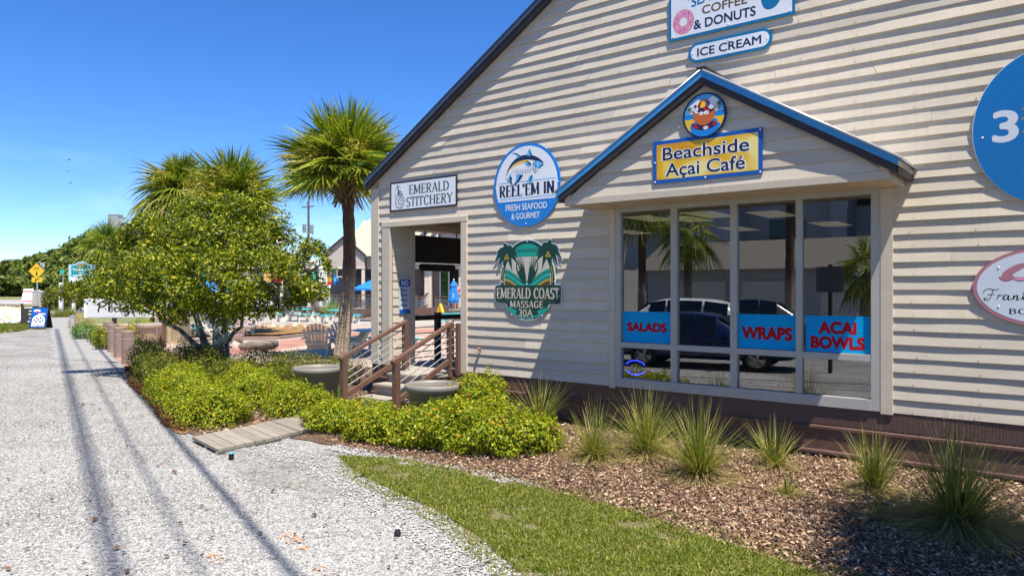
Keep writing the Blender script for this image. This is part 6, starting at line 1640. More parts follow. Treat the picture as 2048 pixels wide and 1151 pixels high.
# wet floor sign, person
e = cf('floor_sign', 881, 47, 'small yellow folding floor sign on the far shop steps, seen through the doorway', 'floor sign'); e.location.z = .42
for s in (-1, 1):
    one(e, 'panel', mat('safety_yellow', (.85, .52, .01), .4), lambda a: a.add([(-.16, s*.18, 0), (.16, s*.18, 0), (.09, s*.01, .58), (-.09, s*.01, .58), (-.16, s*.20, 0), (.16, s*.20, 0), (.09, s*.03, .58), (-.09, s*.03, .58)], [(0, 1, 2, 3), (7, 6, 5, 4), (0, 4, 5, 1), (2, 6, 7, 3), (1, 5, 6, 2), (0, 3, 7, 4)]))
e.rotation_euler = (0, 0, YAW+1.0)
def person(px, t, z, rz):
    e = cf('person', px, t, 'person in a pink shirt standing in the dark shop doorway behind the folded umbrella', 'person', None, rz, z)
    J = [(0, 0, .92), (0, 0, 1.08), (0, .0, 1.28), (0, 0, 1.44), (0, -.01, 1.53), (0, -.02, 1.62), (0, -.01, 1.72),
         (.09, 0, .86), (.10, -.01, .48), (.10, .02, .08), (.10, -.12, .03), (-.09, 0, .86), (-.10, -.02, .48), (-.10, .02, .08), (-.10, -.12, .03),
         (.18, 0, 1.40), (.22, .02, 1.13), (.20, -.08, .90), (.20, -.11, .80), (-.18, 0, 1.40), (-.22, .02, 1.13), (-.20, -.08, .90), (-.20, -.11, .80)]
    E = [(0, 1), (1, 2), (2, 3), (3, 4), (4, 5), (5, 6), (0, 7), (7, 8), (8, 9), (9, 10), (0, 11), (11, 12), (12, 13), (13, 14), (3, 15), (15, 16), (16, 17), (17, 18), (3, 19), (19, 20), (20, 21), (21, 22)]
    rad = [.15, .14, .165, .12, .055, .085, .075, .09, .065, .04, .035, .09, .065, .04, .035, .065, .045, .035, .03, .065, .045, .035, .03]
    def skinned(name, idx, grow, m):
        ids = {k: i for i, k in enumerate(idx)}
        me = bpy.data.meshes.new(name); me.from_pydata([J[k] for k in idx], [(ids[a], ids[b]) for a, b in E if a in ids and b in ids], []); me.materials.append(m)
        o = link(name, me, e); s = o.modifiers.new('skin', 'SKIN'); 
        for i, k in enumerate(idx): me.skin_vertices[0].data[i].radius = (rad[k]*grow,)*2
        me.skin_vertices[0].data[0].use_root = True
        o.modifiers.new('sub', 'SUBSURF').levels = 1; return o
    def addskin(me): pass
    body = bpy.data.meshes.new('body'); body.from_pydata(J, E, []); body.materials.append(mat('skin_tone', (.45, .26, .18), .6))
    o = link('body', body, e)
    for nm, idx, g, m_ in (('shirt', [1, 2, 3, 15, 16, 19, 20], 1.12, mat('pink_shirt', (.70, .10, .16), .8)), ('shorts', [0, 7, 8, 11, 12], 1.12, mat('navy_shorts', (.03, .035, .06), .8))):
        ids = {k: i for i, k in enumerate(idx)}
        me = bpy.data.meshes.new(nm); me.from_pydata([J[k] for k in idx], [(ids[a], ids[b]) for a, b in E if a in ids and b in ids], []); me.materials.append(m_); oo = link(nm, me, e); oo['_g'] = 0
        del oo['_g']
        sk_ = oo.modifiers.new('skin', 'SKIN')
        for i, k in enumerate(idx): me.skin_vertices[0].data[i].radius = (rad[k]*g,)*2
        me.skin_vertices[0].data[0].use_root = True; oo.modifiers.new('sub', 'SUBSURF').levels = 1
    sk_ = o.modifiers.new('skin', 'SKIN')
    for i in range(len(J)): body.skin_vertices[0].data[i].radius = (rad[i],)*2
    body.skin_vertices[0].data[0].use_root = True; o.modifiers.new('sub', 'SUBSURF').levels = 1
    one(e, 'hair', mat('brown_hair', (.05, .03, .02), .7), lambda a: a.lathe([(0, 1.83), (.07, 1.815), (.10, 1.76), (.105, 1.70), (.09, 1.64)], 12, (0, .012, 0)), smooth=True)
person(913.5, 50.5, .56, .3)

# ------------------------------------------------------------------ along the street
e = cf('sandwich_board', 82, 35.8, 'blue sandwich board with a white cookie picture reading Original on the sidewalk', 'sandwich board')
def leaf_board(e, w_, h_, m, y0=-.28):
    for s in (1, -1): one(e, 'board' if s == 1 else 'rear_board', m, lambda a: a.add([(-w_/2, s*y0, .02), (w_/2, s*y0, .02), (w_/2, s*.02*-1, h_), (-w_/2, s*.02*-1, h_), (-w_/2, s*(y0+.03), .02), (w_/2, s*(y0+.03), .02), (w_/2, s*.01, h_), (-w_/2, s*.01, h_)], [(0, 1, 2, 3), (7, 6, 5, 4), (0, 4, 5, 1), (2, 6, 7, 3), (1, 5, 6, 2), (0, 3, 7, 4)]))
leaf_board(e, .82, 1.06, M_BLACK)
pc_ = empty('poster_panel', (0, -.283, .02), 0); pc_.parent = e; pc_.rotation_euler = (-.245, 0, 0)
a = MB(); a.poly(rect(-.38, .38, .05, 1.02), -.012, -.002); a.build('blue_sheet', K_ROYAL, pc_)
sh = [(ell(0, .42, .31, .26, 30), 0), (rect(-.31, .31, .10, .42), 0), (ell(-.13, .88, .17, .07, 20, 0, 2*PI), 0), (ell(-.12, .82, .10, .04, 16), 1), (ell(.12, .72, .2, .035, 20), 0)]
for x, z in ((-.09, .52), (.09, .52), (-.10, .33), (.09, .33), (.0, .43), (-.2, .40), (.2, .4)): sh.append((ell(x, z, .045, .05, 10), 2 if abs(x) < .15 else 3))
flat('cookie_picture', sh, [K_WHT, K_RED, col('ink_choc', (.05, .03, .05)), K_ROYAL], pc_, -.0125)
sans('lettering', 'Original', 0, .16, -.0135, .085, .56, col('ink_purple', (.10, .03, .16)), pc_, .02)
sans('lettering', 'Chewy', -.13, .88, -.0140, .07, .28, K_SKY, pc_, .02) if False else None
e = cf('sandwich_board', 60, 39.5, 'black sandwich board with chalky white lines behind the blue one', 'sandwich board', None, .35); leaf_board(e, .78, 1.0, M_BLACK)
a = MB()
for x, z, w_ in ((0, .90, .5), (.12, .72, .3), (.12, .55, .34), (.14, .34, .26), (.1, .16, .3)): a.box(x-w_/2, x+w_/2, -.29+z*.26, -.285+z*.26, z, z+.06)
a.build('chalk_lines', K_WHT, e)
e = cf('banner_sign', 55, 98, 'white and red leaning banner sign far off at the lot edge', 'sign', None, .2)
one(e, 'board', M_WHITE, lambda a: a.add([(-.72, -.2, .0), (.62, -.2, .0), (.66, .2, 1.9), (-.55, .2, 1.9), (-.72, -.1, 0), (.62, -.1, 0), (.66, .3, 1.9), (-.55, .3, 1.9)], [(0, 1, 2, 3), (7, 6, 5, 4), (2, 6, 7, 3), (1, 5, 6, 2), (0, 3, 7, 4)]))
for z in (.12, 1.45): one(e, 'red_band', K_RED, lambda a: a.add([(-.70+z*.08, -.207+z*.21, z), (.62, -.207+z*.21, z), (.63, -.207+(z+.16)*.21, z+.16), (-.69+z*.08, -.207+(z+.16)*.21, z+.16)], [(0, 1, 2, 3)]))
e = cf('wing_wall', 78, 66, 'pale grey wedge shaped wall end at the end of the sidewalk', 'wall')  # wedge shaped wing wall, no cabinet
one(e, 'slab', M_CONC, lambda a: a.poly([(-.62, 0), (.75, 0), (.22, 1.65), (-.62, 1.7)], 0, .8)); one(e, 'coping', M_WHITE, lambda a: a.poly([(-.64, 1.702), (.22, 1.652), (.22, 1.70), (-.64, 1.75)], -.03, .83))
e = cf('crossing_sign', 74, 52, 'yellow diamond bicycle and walker warning sign with arrow plate on a pole', 'road sign')
one(e, 'pole', M_STEEL, lambda a: a.box(-.035, .035, .01, .06, 0, 3.7))
M_RSY = mat('sign_yellow', (.82, .50, .02), .4, var=.03)
o = one(e, 'diamond', M_BLACK, lambda a: a.poly([(-.61, 0), (0, -.61), (.61, 0), (0, .61)], -.008, .008)); o.location = (-.03, 0, 3.22)
a = MB(); a.poly([(-.575, 0), (0, -.575), (.575, 0), (0, .575)], -.0105, -.0085); o = a.build('face', M_RSY, e); o.location = (-.03, 0, 3.22)
sh = []
for x in (-.16, .16): sh += [(stroke(ell(x, .14, .105, .105, 20), .022), 0)]
sh += [(stroke([(-.16, .14), (-.06, .26), (.12, .26), (.16, .14)], .022), 0), (stroke([(-.06, .26), (.0, .13), (.12, .26)], .022), 0), (stroke([(-.16, .14), (.0, .13)], .02), 0), (stroke([(-.1, .3), (-.02, .3)], .022), 0), (stroke([(.12, .26), (.1, .33), (.17, .33)], .02), 0),
       (ell(.02, -.05, .04, .045, 12), 0), (stroke([(.02, -.1), (.0, -.27)], .085), 0), (stroke([(.0, -.26), (-.08, -.42)], .045, .03), 0), (stroke([(.0, -.26), (.08, -.33), (.10, -.43)], .045, .03), 0), (stroke([(.02, -.12), (-.09, -.22)], .03), 0), (stroke([(.02, -.12), (.11, -.2), (.13, -.16)], .03), 0)]
o = flat('bicycle_and_walker_symbol', sh, [K_BLK], e, -.011); o.location = (-.03, 0, 3.22)
o = one(e, 'arrow_plate', M_RSY, lambda a: a.poly(rect(-.38, .38, -.17, .17), -.008, .008)); o.location = (0, 0, 2.59)
o = flat('arrow_symbol', [(stroke([(.18, .09), (-.08, -.04)], .06), 0), ([(-.18, -.10), (-.02, -.10), (-.10, .05)], 0)], [K_BLK], e, -.0095); o.location = (0, 0, 2.59)
one(e, 'rear_panel', M_STEEL, lambda a: a.box(.12, .46, .1, .13, 3.2, 3.82))
e = cf('street_name_post', 123, 60, 'small teal street name plate on a thin pole with a white post', 'street sign')
one(e, 'white_post', M_WHITE, lambda a: a.box(-.16, .10, -.1, .1, 0, 2.45)); one(e, 'pole', M_STEEL, lambda a: a.tube([(0, .2, 0), (0, .2, 3.5)], .03, 6)); one(e, 'plate', K_TEAL3, lambda a: a.box(-.18, .16, .1, .13, 3.2, 3.5))
e = cf('pole_sign', 162, 60, 'teal pole sign with arched top and orange sunburst above the holly branches', 'sign')
kk = 60/1450
one(e, 'cabinet', mat('pale_blue_frame', (.42, .60, .80), .5), lambda a: a.poly([(-1.03, 2.4), (1.03, 2.4), (1.03, 3.95), (.5, 3.95), (.42, 4.03), (.2, 4.15), (0, 4.18), (-.2, 4.15), (-.42, 4.03), (-.5, 3.95), (-1.03, 3.95)], 0, .3), .01)
one(e, 'panel', mat('teal_sign', (.01, .27, .27), .4), lambda a: a.poly([(-.80, 2.92), (.80, 2.92), (.80, 3.86), (.46, 3.86), (.3, 3.98), (.12, 4.06), (-.12, 4.06), (-.3, 3.98), (-.46, 3.86), (-.80, 3.86)], -.012, -.001))
sh = [(ell(0, 3.74, .15, .13, 16, 0, PI), 0)]
for k in range(9): q = R(8+k*20.5); sh.append((stroke([(.19*math.cos(q), 3.75+.17*math.sin(q)), (.34*math.cos(q), 3.75+.29*math.sin(q))], .03, .055), 0))
flat('sunburst_emblem', sh, [mat('sun_orange', (.80, .22, .06), .4)], e, -.013)
sans('lettering', 'Trading Co', 0, 3.53, -.0135, .20, 1.46, K_WHT, e, .03); sans('lettering', '30A', 0, 3.24, -.0135, .15, .42, K_WHT, e, .02)
one(e, 'white_bar', K_WHT, lambda a: a.box(-.66, .72, -.0135, -.0122, 2.98, 3.07)); one(e, 'reader_panel', M_WHITE, lambda a: a.box(-.85, .85, -.06, -.001, 2.42, 2.86))
for x in (-.7, .7): one(e, 'post', M_WHITE, lambda a: a.box(x-.1, x+.1, .05, .25, 0, 2.399))
p = T(113, 574, 64); shrub('hedge', [(p.x+i*.6*RV.x, p.y+i*.6*RV.y, .95, .75, .75, 1.05) for i in range(-1, 4)], 9000, .16, L_HAWD, 'tall dark clipped hedge at the end of the sidewalk', None, 210, .6, .02, 8)
p = T(128, 574, 50); e = empty('ornamental_grass', (p.x, p.y, 0), 0, 'wide soft grass clump where the sidewalk meets the side street', 'grass tuft'); ribbon_plant('blades', e, 700, 1.1, .7, .03, L_TUFT, rr, .8, (.05, 1.1), 4)
p = T(66, 574, 58); e = empty('ornamental_grass', (p.x, p.y, 0), 0, 'brown green grass clump at the foot of the warning sign', 'grass tuft'); ribbon_plant('blades', e, 420, 1.0, .5, .03, L_DRY, rr, .8, (.05, 1.1), 4)
e = cf('short_post', 44, 46, 'short thin dark red post beside the yard ornaments', 'post'); one(e, 'shaft', mat('dark_red', (.10, .02, .015), .7), lambda a: a.box(-.05, .05, -.05, .05, 0, 1.0)); one(e, 'cap', M_TEAL, lambda a: a.box(-.07, .07, -.07, .07, 1.001, 1.03))
e = cf('path_post', 145, 31.5, 'short grey post at the corner of the sidewalk and side street', 'post'); one(e, 'shaft', M_CONC, lambda a: a.lathe([(0, 0), (.1, 0), (.1, .72), (0, .74)], 12)); one(e, 'cap', M_STEEL, lambda a: a.lathe([(.11, .74), (.11, .80), (0, .83)], 12))
M_ORN = leafmat('ornament_colours', [(0, (.75, .72, .62)), (.30, (.70, .68, .60)), (.45, (.75, .55, .12)), (.62, (.62, .30, .22)), (.75, (.72, .70, .65)), (.88, (.10, .45, .45)), (1, (.72, .50, .45))], 0, .6)
ORN = [tuple(q) for q in gp((-30, 648), (42, 646), (44, 616), (-30, 612))]
def orn_reg(N, r):
    A = np.array(ORN); P = A.min(0)+(A.max(0)-A.min(0))*r.random((N*4, 2)); P = P[in_poly(P, ORN)]; return P[:N]
stones('yard_ornaments', 1400, orn_reg, .14, .42, M_ORN, 66, .05, .8)
sheet('verge', gp((-60, 672), (64, 655), (62, 608), (-60, 604)), .004, M_TURF, .08, .6)
FV_ = [tuple(q) for q in gp((-10, 668), (60, 655), (56, 640), (-10, 645))]
def vg(N, r):
    A = np.array(FV_); P = A.min(0)+(A.max(0)-A.min(0))*r.random((N*3, 2)); return P[in_poly(P, FV_)][:N]
rv = np.random.default_rng(8); P = vg(5000, rv); leaf_obj('verge_grass', np.c_[P, np.full(len(P), .05)], np.c_[rv.normal(size=(len(P), 2)), .4*np.ones(len(P))], .10+.08*rv.random(len(P)), .3, M_BLADE, None, rv)['kind'] = 'stuff'
sheet('far_lot', gp((-80, 606), (66, 606), (56, 598), (-80, 597)), -.02, M_ASPH)
# parked car
def car(name, loc, rz, paint, label, group=None):
    e = empty(name, loc, rz, label, 'car', group)
    ST_ = [(-2.30,.42,.75,.80,.72,.62),(-2.24,.32,1.0,1.06,.85,.72),(-1.92,.27,1.05,1.60,.90,.66),(-1.2,.24,1.04,1.69,.92,.68),(-.1,.24,1.01,1.71,.92,.69),(.42,.24,.99,1.63,.92,.66),(1.08,.24,.97,1.07,.92,.80),(1.85,.27,.90,.95,.89,.76),(2.22,.33,.74,.80,.82,.68),(2.33,.42,.60,.64,.68,.56)]
    ring = []
    for x, zb, zs, zr, hw, hr in ST_:
        h = [(hw*.90, zb), (hw, zb+.22), (hw*1.01, zs-.08), (hw*.975, zs), (hr, zr-.05), (hr*.72, zr)]
        ring.append([(x, y, z) for y, z in h]+[(x, -y, z) for y, z in h[::-1]])
    n = 12; a = MB(); vs = [q for r0 in ring for q in r0]
    fs = [(i*n+k, (i+1)*n+k, (i+1)*n+(k+1) % n, i*n+(k+1) % n) for i in range(len(ST_)-1) for k in range(n)]+[tuple(range(n))[::-1], tuple((len(ST_)-1)*n+k for k in range(n))]
    a.add(vs, [f[::-1] for f in fs]); o = a.build('body', paint, e, smooth=True); s = o.modifiers.new('sub', 'SUBSURF'); s.levels = 2; s.render_levels = 2
    def quad(q, off):
        q = [Vector(p) for p in q]; nn = (q[1]-q[0]).cross(q[2]-q[0]).normalized(); c = sum(q, Vector())/4
        if nn.dot(c-Vector((0, 0, 1.0))) < 0: nn = -nn; 
        return [c+(p-c)*.93+nn*off for p in q]
    for k, (i, j) in enumerate(((2, 3), (3, 4), (4, 5))):
        for s in (0, 1):
            A, B = (3, 4) if s == 0 else (8, 7)
            o = one(e, 'side_window', M_CARGLASS, lambda a: a.add(quad([ring[i][A], ring[j][A], ring[j][B], ring[i][B]], .012), [(0, 1, 2, 3)]))
    one(e, 'windscreen', M_CARGLASS, lambda a: a.add(quad([ring[5][4], ring[6][4], ring[6][7], ring[5][7]], .03), [(0, 1, 2, 3)]))
    one(e, 'rear_window', M_CARGLASS, lambda a: a.add(quad([ring[1][4], ring[2][4], ring[2][7], ring[1][7]], .05), [(0, 1, 2, 3)]))
    M_TY = mat('tyre_rubber', (.015, .015, .016), .8); M_RIM = mat('alloy_rim', (.45, .46, .47), .3, .8)
    for x in (-1.38, 1.38):
        for s in (-1, 1):
            w_ = empty('wheel', (x, s*.80, .345), 0); w_.parent = e
            a = MB(); a.lathe([(.20, -.11), (.31, -.115), (.345, -.07), (.345, .07), (.31, .115), (.20, .11)], 28); o = a.build('tyre', M_TY, w_, smooth=True); o.rotation_euler = (R(90), 0, 0)
            def rim_(a):
                for k in range(5):
                    q = 2*PI*k/5; a.beam((.03*math.cos(q), .03*math.sin(q), .09), (.20*math.cos(q), .20*math.sin(q), .10), .06, .03)
                a.lathe([(.19, .06), (.215, .11), (.20, .112)], 24); a.lathe([(0, .115), (.05, .11), (.05, .08)], 12); a.lathe([(0, .02), (.2, .02)], 20)
            a = MB(); rim_(a); o = a.build('rim', M_RIM, w_); o.rotation_euler = (R(90 if s < 0 else -90), 0, 0)
    for s in (-1, 1):
        one(e, 'headlight', mat('lamp_glass', (.6, .62, .65), .1), lambda a: a.box(2.10, 2.245, s*.62-.16, s*.62+.16, .70, .80)); one(e, 'tail_light', mat('tail_red', (.35, .01, .01), .2), lambda a: a.box(-2.31, -2.16, s*.68-.12, s*.68+.12, .84, 1.0))
        one(e, 'mirror', paint, lambda a: (a.box(.58, .72, s*.93-.10, s*.93+.10, .99, 1.10), a.box(.60, .66, s*.82-.06, s*.82+.06, .96, 1.0)))
    return e
M_CWHITE = mat('car_paint_white', (.74, .74, .74), .18, var=.02, spec=.7)
p = T(494, 574, 60); cw = car('parked_car', (p.x, p.y, .012), YAW+.12, M_CWHITE, 'white parked car half hidden behind the holly crown on the far lot')
# utility pole, far house, tree line
e = cf('utility_pole', 617, 92, 'wooden utility pole with crossarm and transformer cans behind the plaza', 'utility pole')
one(e, 'pole', mat('pole_wood', (.10, .085, .075), .9, var=.3), lambda a: a.tube([(0, 0, 0), (0, 0, 13.0)], [.2, .13], 10)); one(e, 'crossarm', MATS['pole_wood'], lambda a: a.beam((-.85, -.12, 12.2), (.75, -.12, 12.35), .12, .14))
for x, z in ((-.5, 9.6), (.45, 9.5)): one(e, 'transformer', mat('transformer_grey', (.22, .24, .27), .5), lambda a: a.lathe([(0, z-.6), (.22, z-.6), (.24, z-.5), (.24, z+.45), (.15, z+.55), (0, z+.56)], 12, (x, -.1, 0)))
for x in (-.75, -.3, .55): one(e, 'insulator', M_STEEL, lambda a: a.lathe([(0, 12.3), (.06, 12.32), (.06, 12.5), (0, 12.55)], 8, (x, -.12, 0)))
one(e, 'lightning_rod', M_STEEL, lambda a: a.tube([(0, 0, 12.9), (0, 0, 13.5)], .05, 6))
e = cf('far_house', 262, 150, 'far house with pale gabled roof and tall slatted chimney above the trees', 'house')
kk = 150/1450
def hx(px): return (px-262)*kk
def hz(y): return 2-(y-574)*kk
M_HW = mat('house_wall', (.42, .44, .44), .8)
one(e, 'wall', M_HW, lambda a: (a.box(hx(236), hx(330), .6, 8, 0, hz(454)), a.poly([(hx(233), hz(457)), (hx(256), hz(457)), (hx(245.5), hz(443))], .3, .5)))
one(e, 'roof', mat('house_roof', (.55, .48, .40), .8), lambda a: (a.add([(hx(245.5), 0, hz(443)), (hx(257), 0, hz(455)), (hx(340), 0, hz(455)), (hx(330), 4, hz(443))], [(0, 1, 2, 3)]), a.add([(hx(245.5), 0, hz(443)), (hx(330), 4, hz(443)), (hx(330), 8, hz(455)), (hx(233), 8, hz(457)), (hx(231), 0, hz(457))], [(0, 1, 2, 3), (0, 3, 4)])))
def chim(a):
    a.box(hx(222), hx(241), -1, 1, 0, hz(429))
    for k in range(14): z = hz(432)-k*.45; a.box(hx(222)-.03, hx(241)+.03, -1.06, -1.0, z-.2, z)
one(e, 'chimney', M_HW, chim); one(e, 'chimney_cap', M_HW, lambda a: a.box(hx(221), hx(242), -1.1, 1.1, hz(429), hz(427.5)))
def tree(px, t, ytop, rpx, seed, label, m=L_FAR, yb=592):
    p = T(px, 574, t); k = t/1450; ht = 2+(574-ytop)*k; rw = rpx*k
    e = empty('broadleaf_tree', (p.x, p.y, 0), 0, label, 'tree', 'dark trees lining the far street'); r = np.random.default_rng(seed)
    bl = []
    for i in range(13):
        a_ = r.random()*2*PI; f = math.sqrt(r.random()); z = ht*(.22+.62*r.random()); sh_ = max(.3, 1-((z/ht-.5)/.62)**2)
        bl.append((rw*f*.75*math.cos(a_)*sh_, rw*f*.75*math.sin(a_)*sh_, z, rw*.46*(.7+.5*r.random()), rw*.46, ht*.16*(.8+.5*r.random())))
    bl.append((0, 0, ht*.84, rw*.4, rw*.4, ht*.16)); bl.append((0, 0, ht*.3, rw*.8, rw*.8, ht*.24))
    N = 5200; P, Nn = blob_points(bl, N, r, .4, .3)
    leaf_obj('crown', P, Nn*.6+np.array([0, 0, .3])+r.normal(size=P.shape)*.5, .0062*t*(.6+.8*r.random(N)), .62, m, e, r)
    a = MB(); a.tube([(0, 0, -.05), (.1, 0, ht*.3), (0, .1, ht*.7)], [.28, .2, .08], 8)
    for q in (.6, 2.7, 4.6): a.tube([(0, 0, ht*.25), (rw*.3*math.cos(q), rw*.3*math.sin(q), ht*.45), (rw*.55*math.cos(q), rw*.55*math.sin(q), ht*.6)], [.14, .09, .03], 6)
    a.build('trunk', M_BARK, e)
spec = [(-12, 250, 527, 34), (14, 235, 523, 34), (40, 215, 518, 38), (64, 195, 511, 38), (88, 178, 505, 40), (110, 160, 497, 42), (133, 146, 489, 44), (155, 132, 478, 46), (178, 120, 466, 48), (204, 108, 460, 50), (232, 100, 456, 52), (262, 96, 462, 52), (292, 96, 468, 50), (320, 100, 476, 46), (98, 120, 545, 40), (30, 170, 552, 46), (145, 98, 535, 40)]
words_ = ['lowest, at the left edge of the view', 'second from the left edge', 'third from the left edge, left of the warning sign', 'directly behind the warning sign', 'just right of the warning sign', 'over the grey wall end', 'over the street name plate', 'left behind the arched pole sign', 'right behind the arched pole sign', 'below and left of the chimney', 'right below the chimney', 'below the pale far roof', 'behind the left side of the holly', 'hidden deep behind the holly crown', 'short and low, over the dark hedge', 'short and low, behind the banner sign', 'short and low, under the arched pole sign']
for i, (px, t, y, rp) in enumerate(spec): tree(px, t, y, rp, 300+i, 'dark green broadleaf tree ' + words_[i])
fan_palm('fan_palm', Z0_(T(212, 574, 62)), T(212, 492, 62), 2.6, 34, 140, 'small far fan palm among the trees left of the holly', flowers=0, boots=False)
# ------------------------------------------------------------------ across the street (seen in the shop glass) and overhead
def RP(px, t):                                  # a thing seen mirrored in the shop glass
    p = T(px, 574, t); return Vector((p.x, 18.04-p.y, 0))
M_CBLUE = mat('car_paint_blue', (.008, .022, .085), .2, var=.02, spec=.7)
cb = car('parked_car', (-7.6, .35, 0), -.19, M_CBLUE, 'low dark blue parked car on the gravel, seen only mirrored in the shop window'); cb.scale = (1, 1, .82)
car('parked_car', (-10.0, -2.5, 0), PI-.19, M_CWHITE, 'white parked car beyond the dark blue one, mirrored in the shop window')
q = RP(1530, 23); car('parked_car', (q.x, q.y, 0), -.25, mat('car_paint_grey', (.08, .085, .09), .2, var=.02, spec=.7), 'dark grey parked car beyond the dark blue one, mirrored above the WRAPS poster')
e = empty('sign_post', (-4.66, .03, 0), 0, 'dark post with a square sign back, mirrored in the rightmost window pane', 'road sign')
one(e, 'post', M_FASC, lambda a: a.box(-.04, .04, -.04, .04, 0, 2.55)); one(e, 'plate', mat('sign_back', (.12, .12, .12), .6), lambda a: a.box(-.30, .30, .045, .06, 1.9, 2.5))
M_STUC = mat('pale_stucco', (.46, .455, .44), .85, var=.06); M_SHIN = mat('shingle_roof', (.20, .175, .15), .9, var=.3, scale=12, bmp=.4)
e = empty('apartment_block', (0, 0, 0), 0, 'pale stucco apartment block across the street, mirrored in the shop window', 'building')
one(e, 'wall', M_STUC, lambda a: (a.box(-19, 2, -34, -24, 0, 15), a.box(-19.4, -15.5, -24, -21.5, 0, 15), a.box(-3, 2.4, -24, -20.5, 0, 15), a.box(-10.4, -9.6, -24, -22.2, 0, 15)))
for z in (4.2, 7.4, 10.6):
    for x0, x1 in ((-14.2, -12.2), (-8.4, -6.8), (-2.4, -1.4), (.2, 1.6)):
        y = -20.46 if x0 > -3 else -23.96
        one(e, 'window', M_CARGLASS, lambda a: a.box(x0, x1, y-.02, y, z, z+1.7))
    one(e, 'balcony', M_DARK, lambda a: a.box(-9.5, -3.1, -23.98, -23.9, z-1.0, z-.1))
e = empty('garage_row', (0, 0, 0), 0, 'low garage row with shingle roof across the street, mirrored in the shop window', 'garage')
one(e, 'wall', M_STUC, lambda a: (a.box(-17, 2, -19, -14.5, 0, 2.9), a.box(-36, -20, -22, -17, 0, 3.0)))
one(e, 'roof', M_SHIN, lambda a: (a.add([(-17.5, -14, 2.85), (2.5, -14, 2.85), (2.5, -17, 4.3), (-17.5, -17, 4.3), (-17.5, -19.5, 2.9), (2.5, -19.5, 2.9)], [(0, 1, 2, 3), (3, 2, 5, 4)]), a.add([(-36.5, -16.5, 2.9), (-19.5, -16.5, 2.9), (-21, -19.5, 4.6), (-35, -19.5, 4.6)], [(0, 1, 2, 3)])))
for x in (-15.6, -12.2, -8.8, -5.4, -2.0): one(e, 'garage_door', M_CREAM, lambda a: a.box(x, x+2.6, -14.49, -14.45, .05, 2.3))
e = empty('stucco_house', (0, 0, 0), 0, 'cream house across the street behind the mirrored palms', 'house')
one(e, 'wall', M_CREAM, lambda a: a.box(-44, -22, -36, -26, 0, 9)); one(e, 'roof', M_SHIN, lambda a: a.add([(-45, -25, 8.9), (-21, -25, 8.9), (-24, -31, 12), (-42, -31, 12)], [(0, 1, 2, 3)])); one(e, 'window', M_CARGLASS, lambda a: a.box(-33, -31, -25.98, -25.95, 4.5, 6.2))
for px, t, ht, R_, sd, lb in ((1283, 33, 6.0, 1.9, 151, 'fan palm across the street mirrored above the SALADS poster'), (1374, 31, 4.4, 1.7, 152, 'shorter fan palm across the street mirrored in the second pane'), (1728, 24, 2.6, 1.3, 153, 'low fan palm across the street mirrored at the right window edge'), (1578, 30, 8.0, 1.7, 154, 'tall thin fan palm across the street mirrored above the WRAPS poster')):
    b = RP(px, t); fan_palm('fan_palm', b, b+Vector((.1, .1, ht)), R_, 26, sd, lb, flowers=0, boots=False, nl=26, group='fan palms across the street')
# palm just outside the right edge; its head shades the lower right
fan_palm('fan_palm', (1.75, 5.2, 0), (1.75, 5.2, 5.6), 1.75, 40, 161, 'fan palm just outside the right edge that shades the mulch and siding', flowers=0)
# overhead lines: their shadows run along the gravel
def wire(name, g, h, s0, s1, d, label, n=1):
    e = empty(name, (0, 0, 0), 0, label, 'power line', 'overhead lines above the gravel')
    o = Vector((g[0], g[1], 0))+Vector((SUN.x, SUN.y, 0))/SUN.z*h
    for k in range(n):
        f = Vector((0, 0, h))+rn*(.09*k)
        pts = [o+rd*s+f+Vector((0, 0, -.000*(s-s0)*(s1-s))) for s in np.linspace(s0, s1, 12)]
        one(e, 'cable', M_BLACK, lambda a: a.tube(pts, d/2, 6))
wire('overhead_line', (-4.29, 3.02), 11.0, -12, 25, .07, 'thick overhead cable above the gravel, nearest the shop')
wire('overhead_line', (-4.80, 2.62), 13.0, -12, 31, .038, 'thin overhead cable above the gravel, the middle one')
wire('overhead_line', (-5.30, 2.22), 15.0, -12, 36, .055, 'twin overhead cable above the gravel, farthest from the shop', 2)

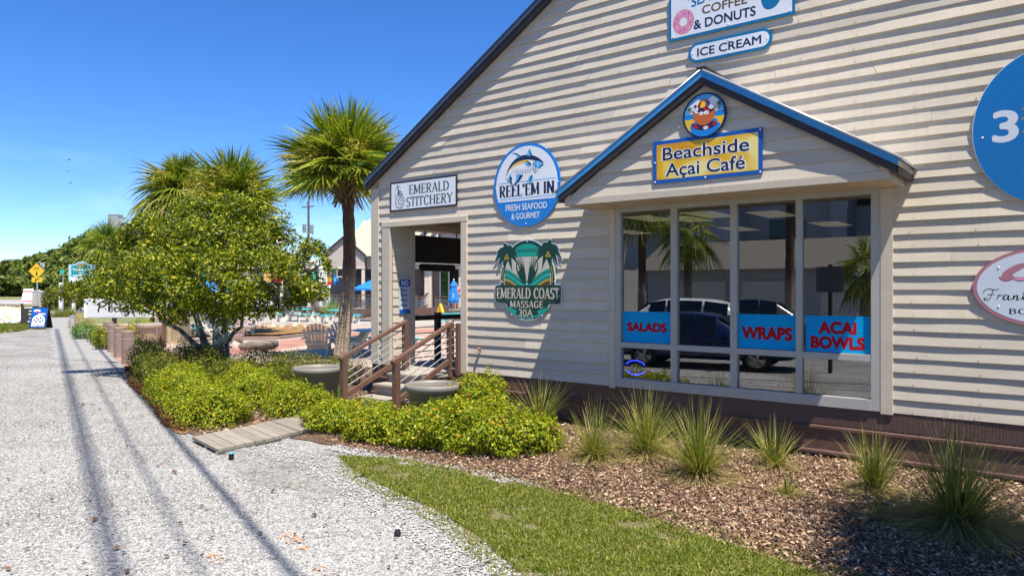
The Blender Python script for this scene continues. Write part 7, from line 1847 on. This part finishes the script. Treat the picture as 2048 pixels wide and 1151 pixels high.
# small things on the gravel, birds in the sky
M_ORSP = leafmat('orange_paint', [(0, (.62, .20, .08)), (1, (.72, .34, .18))], 0, .8)
def spots(N, r):
    c = np.array([tuple(G(x, y))[:2] for x, y in ((583, 1072), (590, 1080), (604, 1096), (425, 1110), (432, 1118), (418, 745), (640, 1138))]); k = r.integers(len(c), size=N)
    return c[k]+r.normal(size=(N, 2))*.035
stones('orange_marking_paint', 110, spots, .014, .034, M_ORSP, 77, .012)
p = G(795, 1070); e = empty('sprinkler_cap', (p.x, p.y, .01), 0, 'small black and white sprinkler cap lying on the gravel beside the lawn', 'sprinkler')
one(e, 'cap', M_BLACK, lambda a: a.lathe([(0, 0), (.026, 0), (.03, .018), (.018, .045), (0, .055)], 12)); one(e, 'nozzle', M_WHITE, lambda a: a.lathe([(0, .055), (.018, .056), (.014, .075), (0, .08)], 10))
p = G(462, 917); e = empty('pipe_stub', (p.x, p.y, -.02), 0, 'short black pipe stub with blue cap beside the boardwalk edge', 'pipe')
one(e, 'pipe', M_BLACK, lambda a: a.tube([(0, 0, 0), (.01, 0, .09)], .03, 10)); one(e, 'cap', K_SKY, lambda a: a.lathe([(0, .092), (.028, .093), (.02, .108), (0, .11)], 10))
for px, py, t, sp, lb in ((138, 318, 90, .42, 'tiny dark bird in the sky, highest of the trio'), (135, 341, 110, .36, 'tiny dark bird in the sky, the middle of the trio'), (141, 365, 95, .46, 'tiny dark bird in the sky, lowest of the trio')):
    q = T(px, py, t); e = empty('bird', q, YAW, lb, 'bird', 'birds over the far trees')
    def bd(a):
        a.lathe([(0, -.2), (.03, -.15), (.045, 0), (.03, .14), (0, .2)], 8)
    o = one(e, 'body', M_BLACK, bd, smooth=True); o.rotation_euler = (0, R(80), 0)
    for s_ in (-1, 1): one(e, 'wing', M_BLACK, lambda a: a.add([(-.05, 0, .02), (.06, 0, .02), (.02, s_*.2, .07), (-.04, s_*sp, .0), (-.06, s_*.2, .06)], [(0, 1, 2, 4), (4, 2, 3)]))
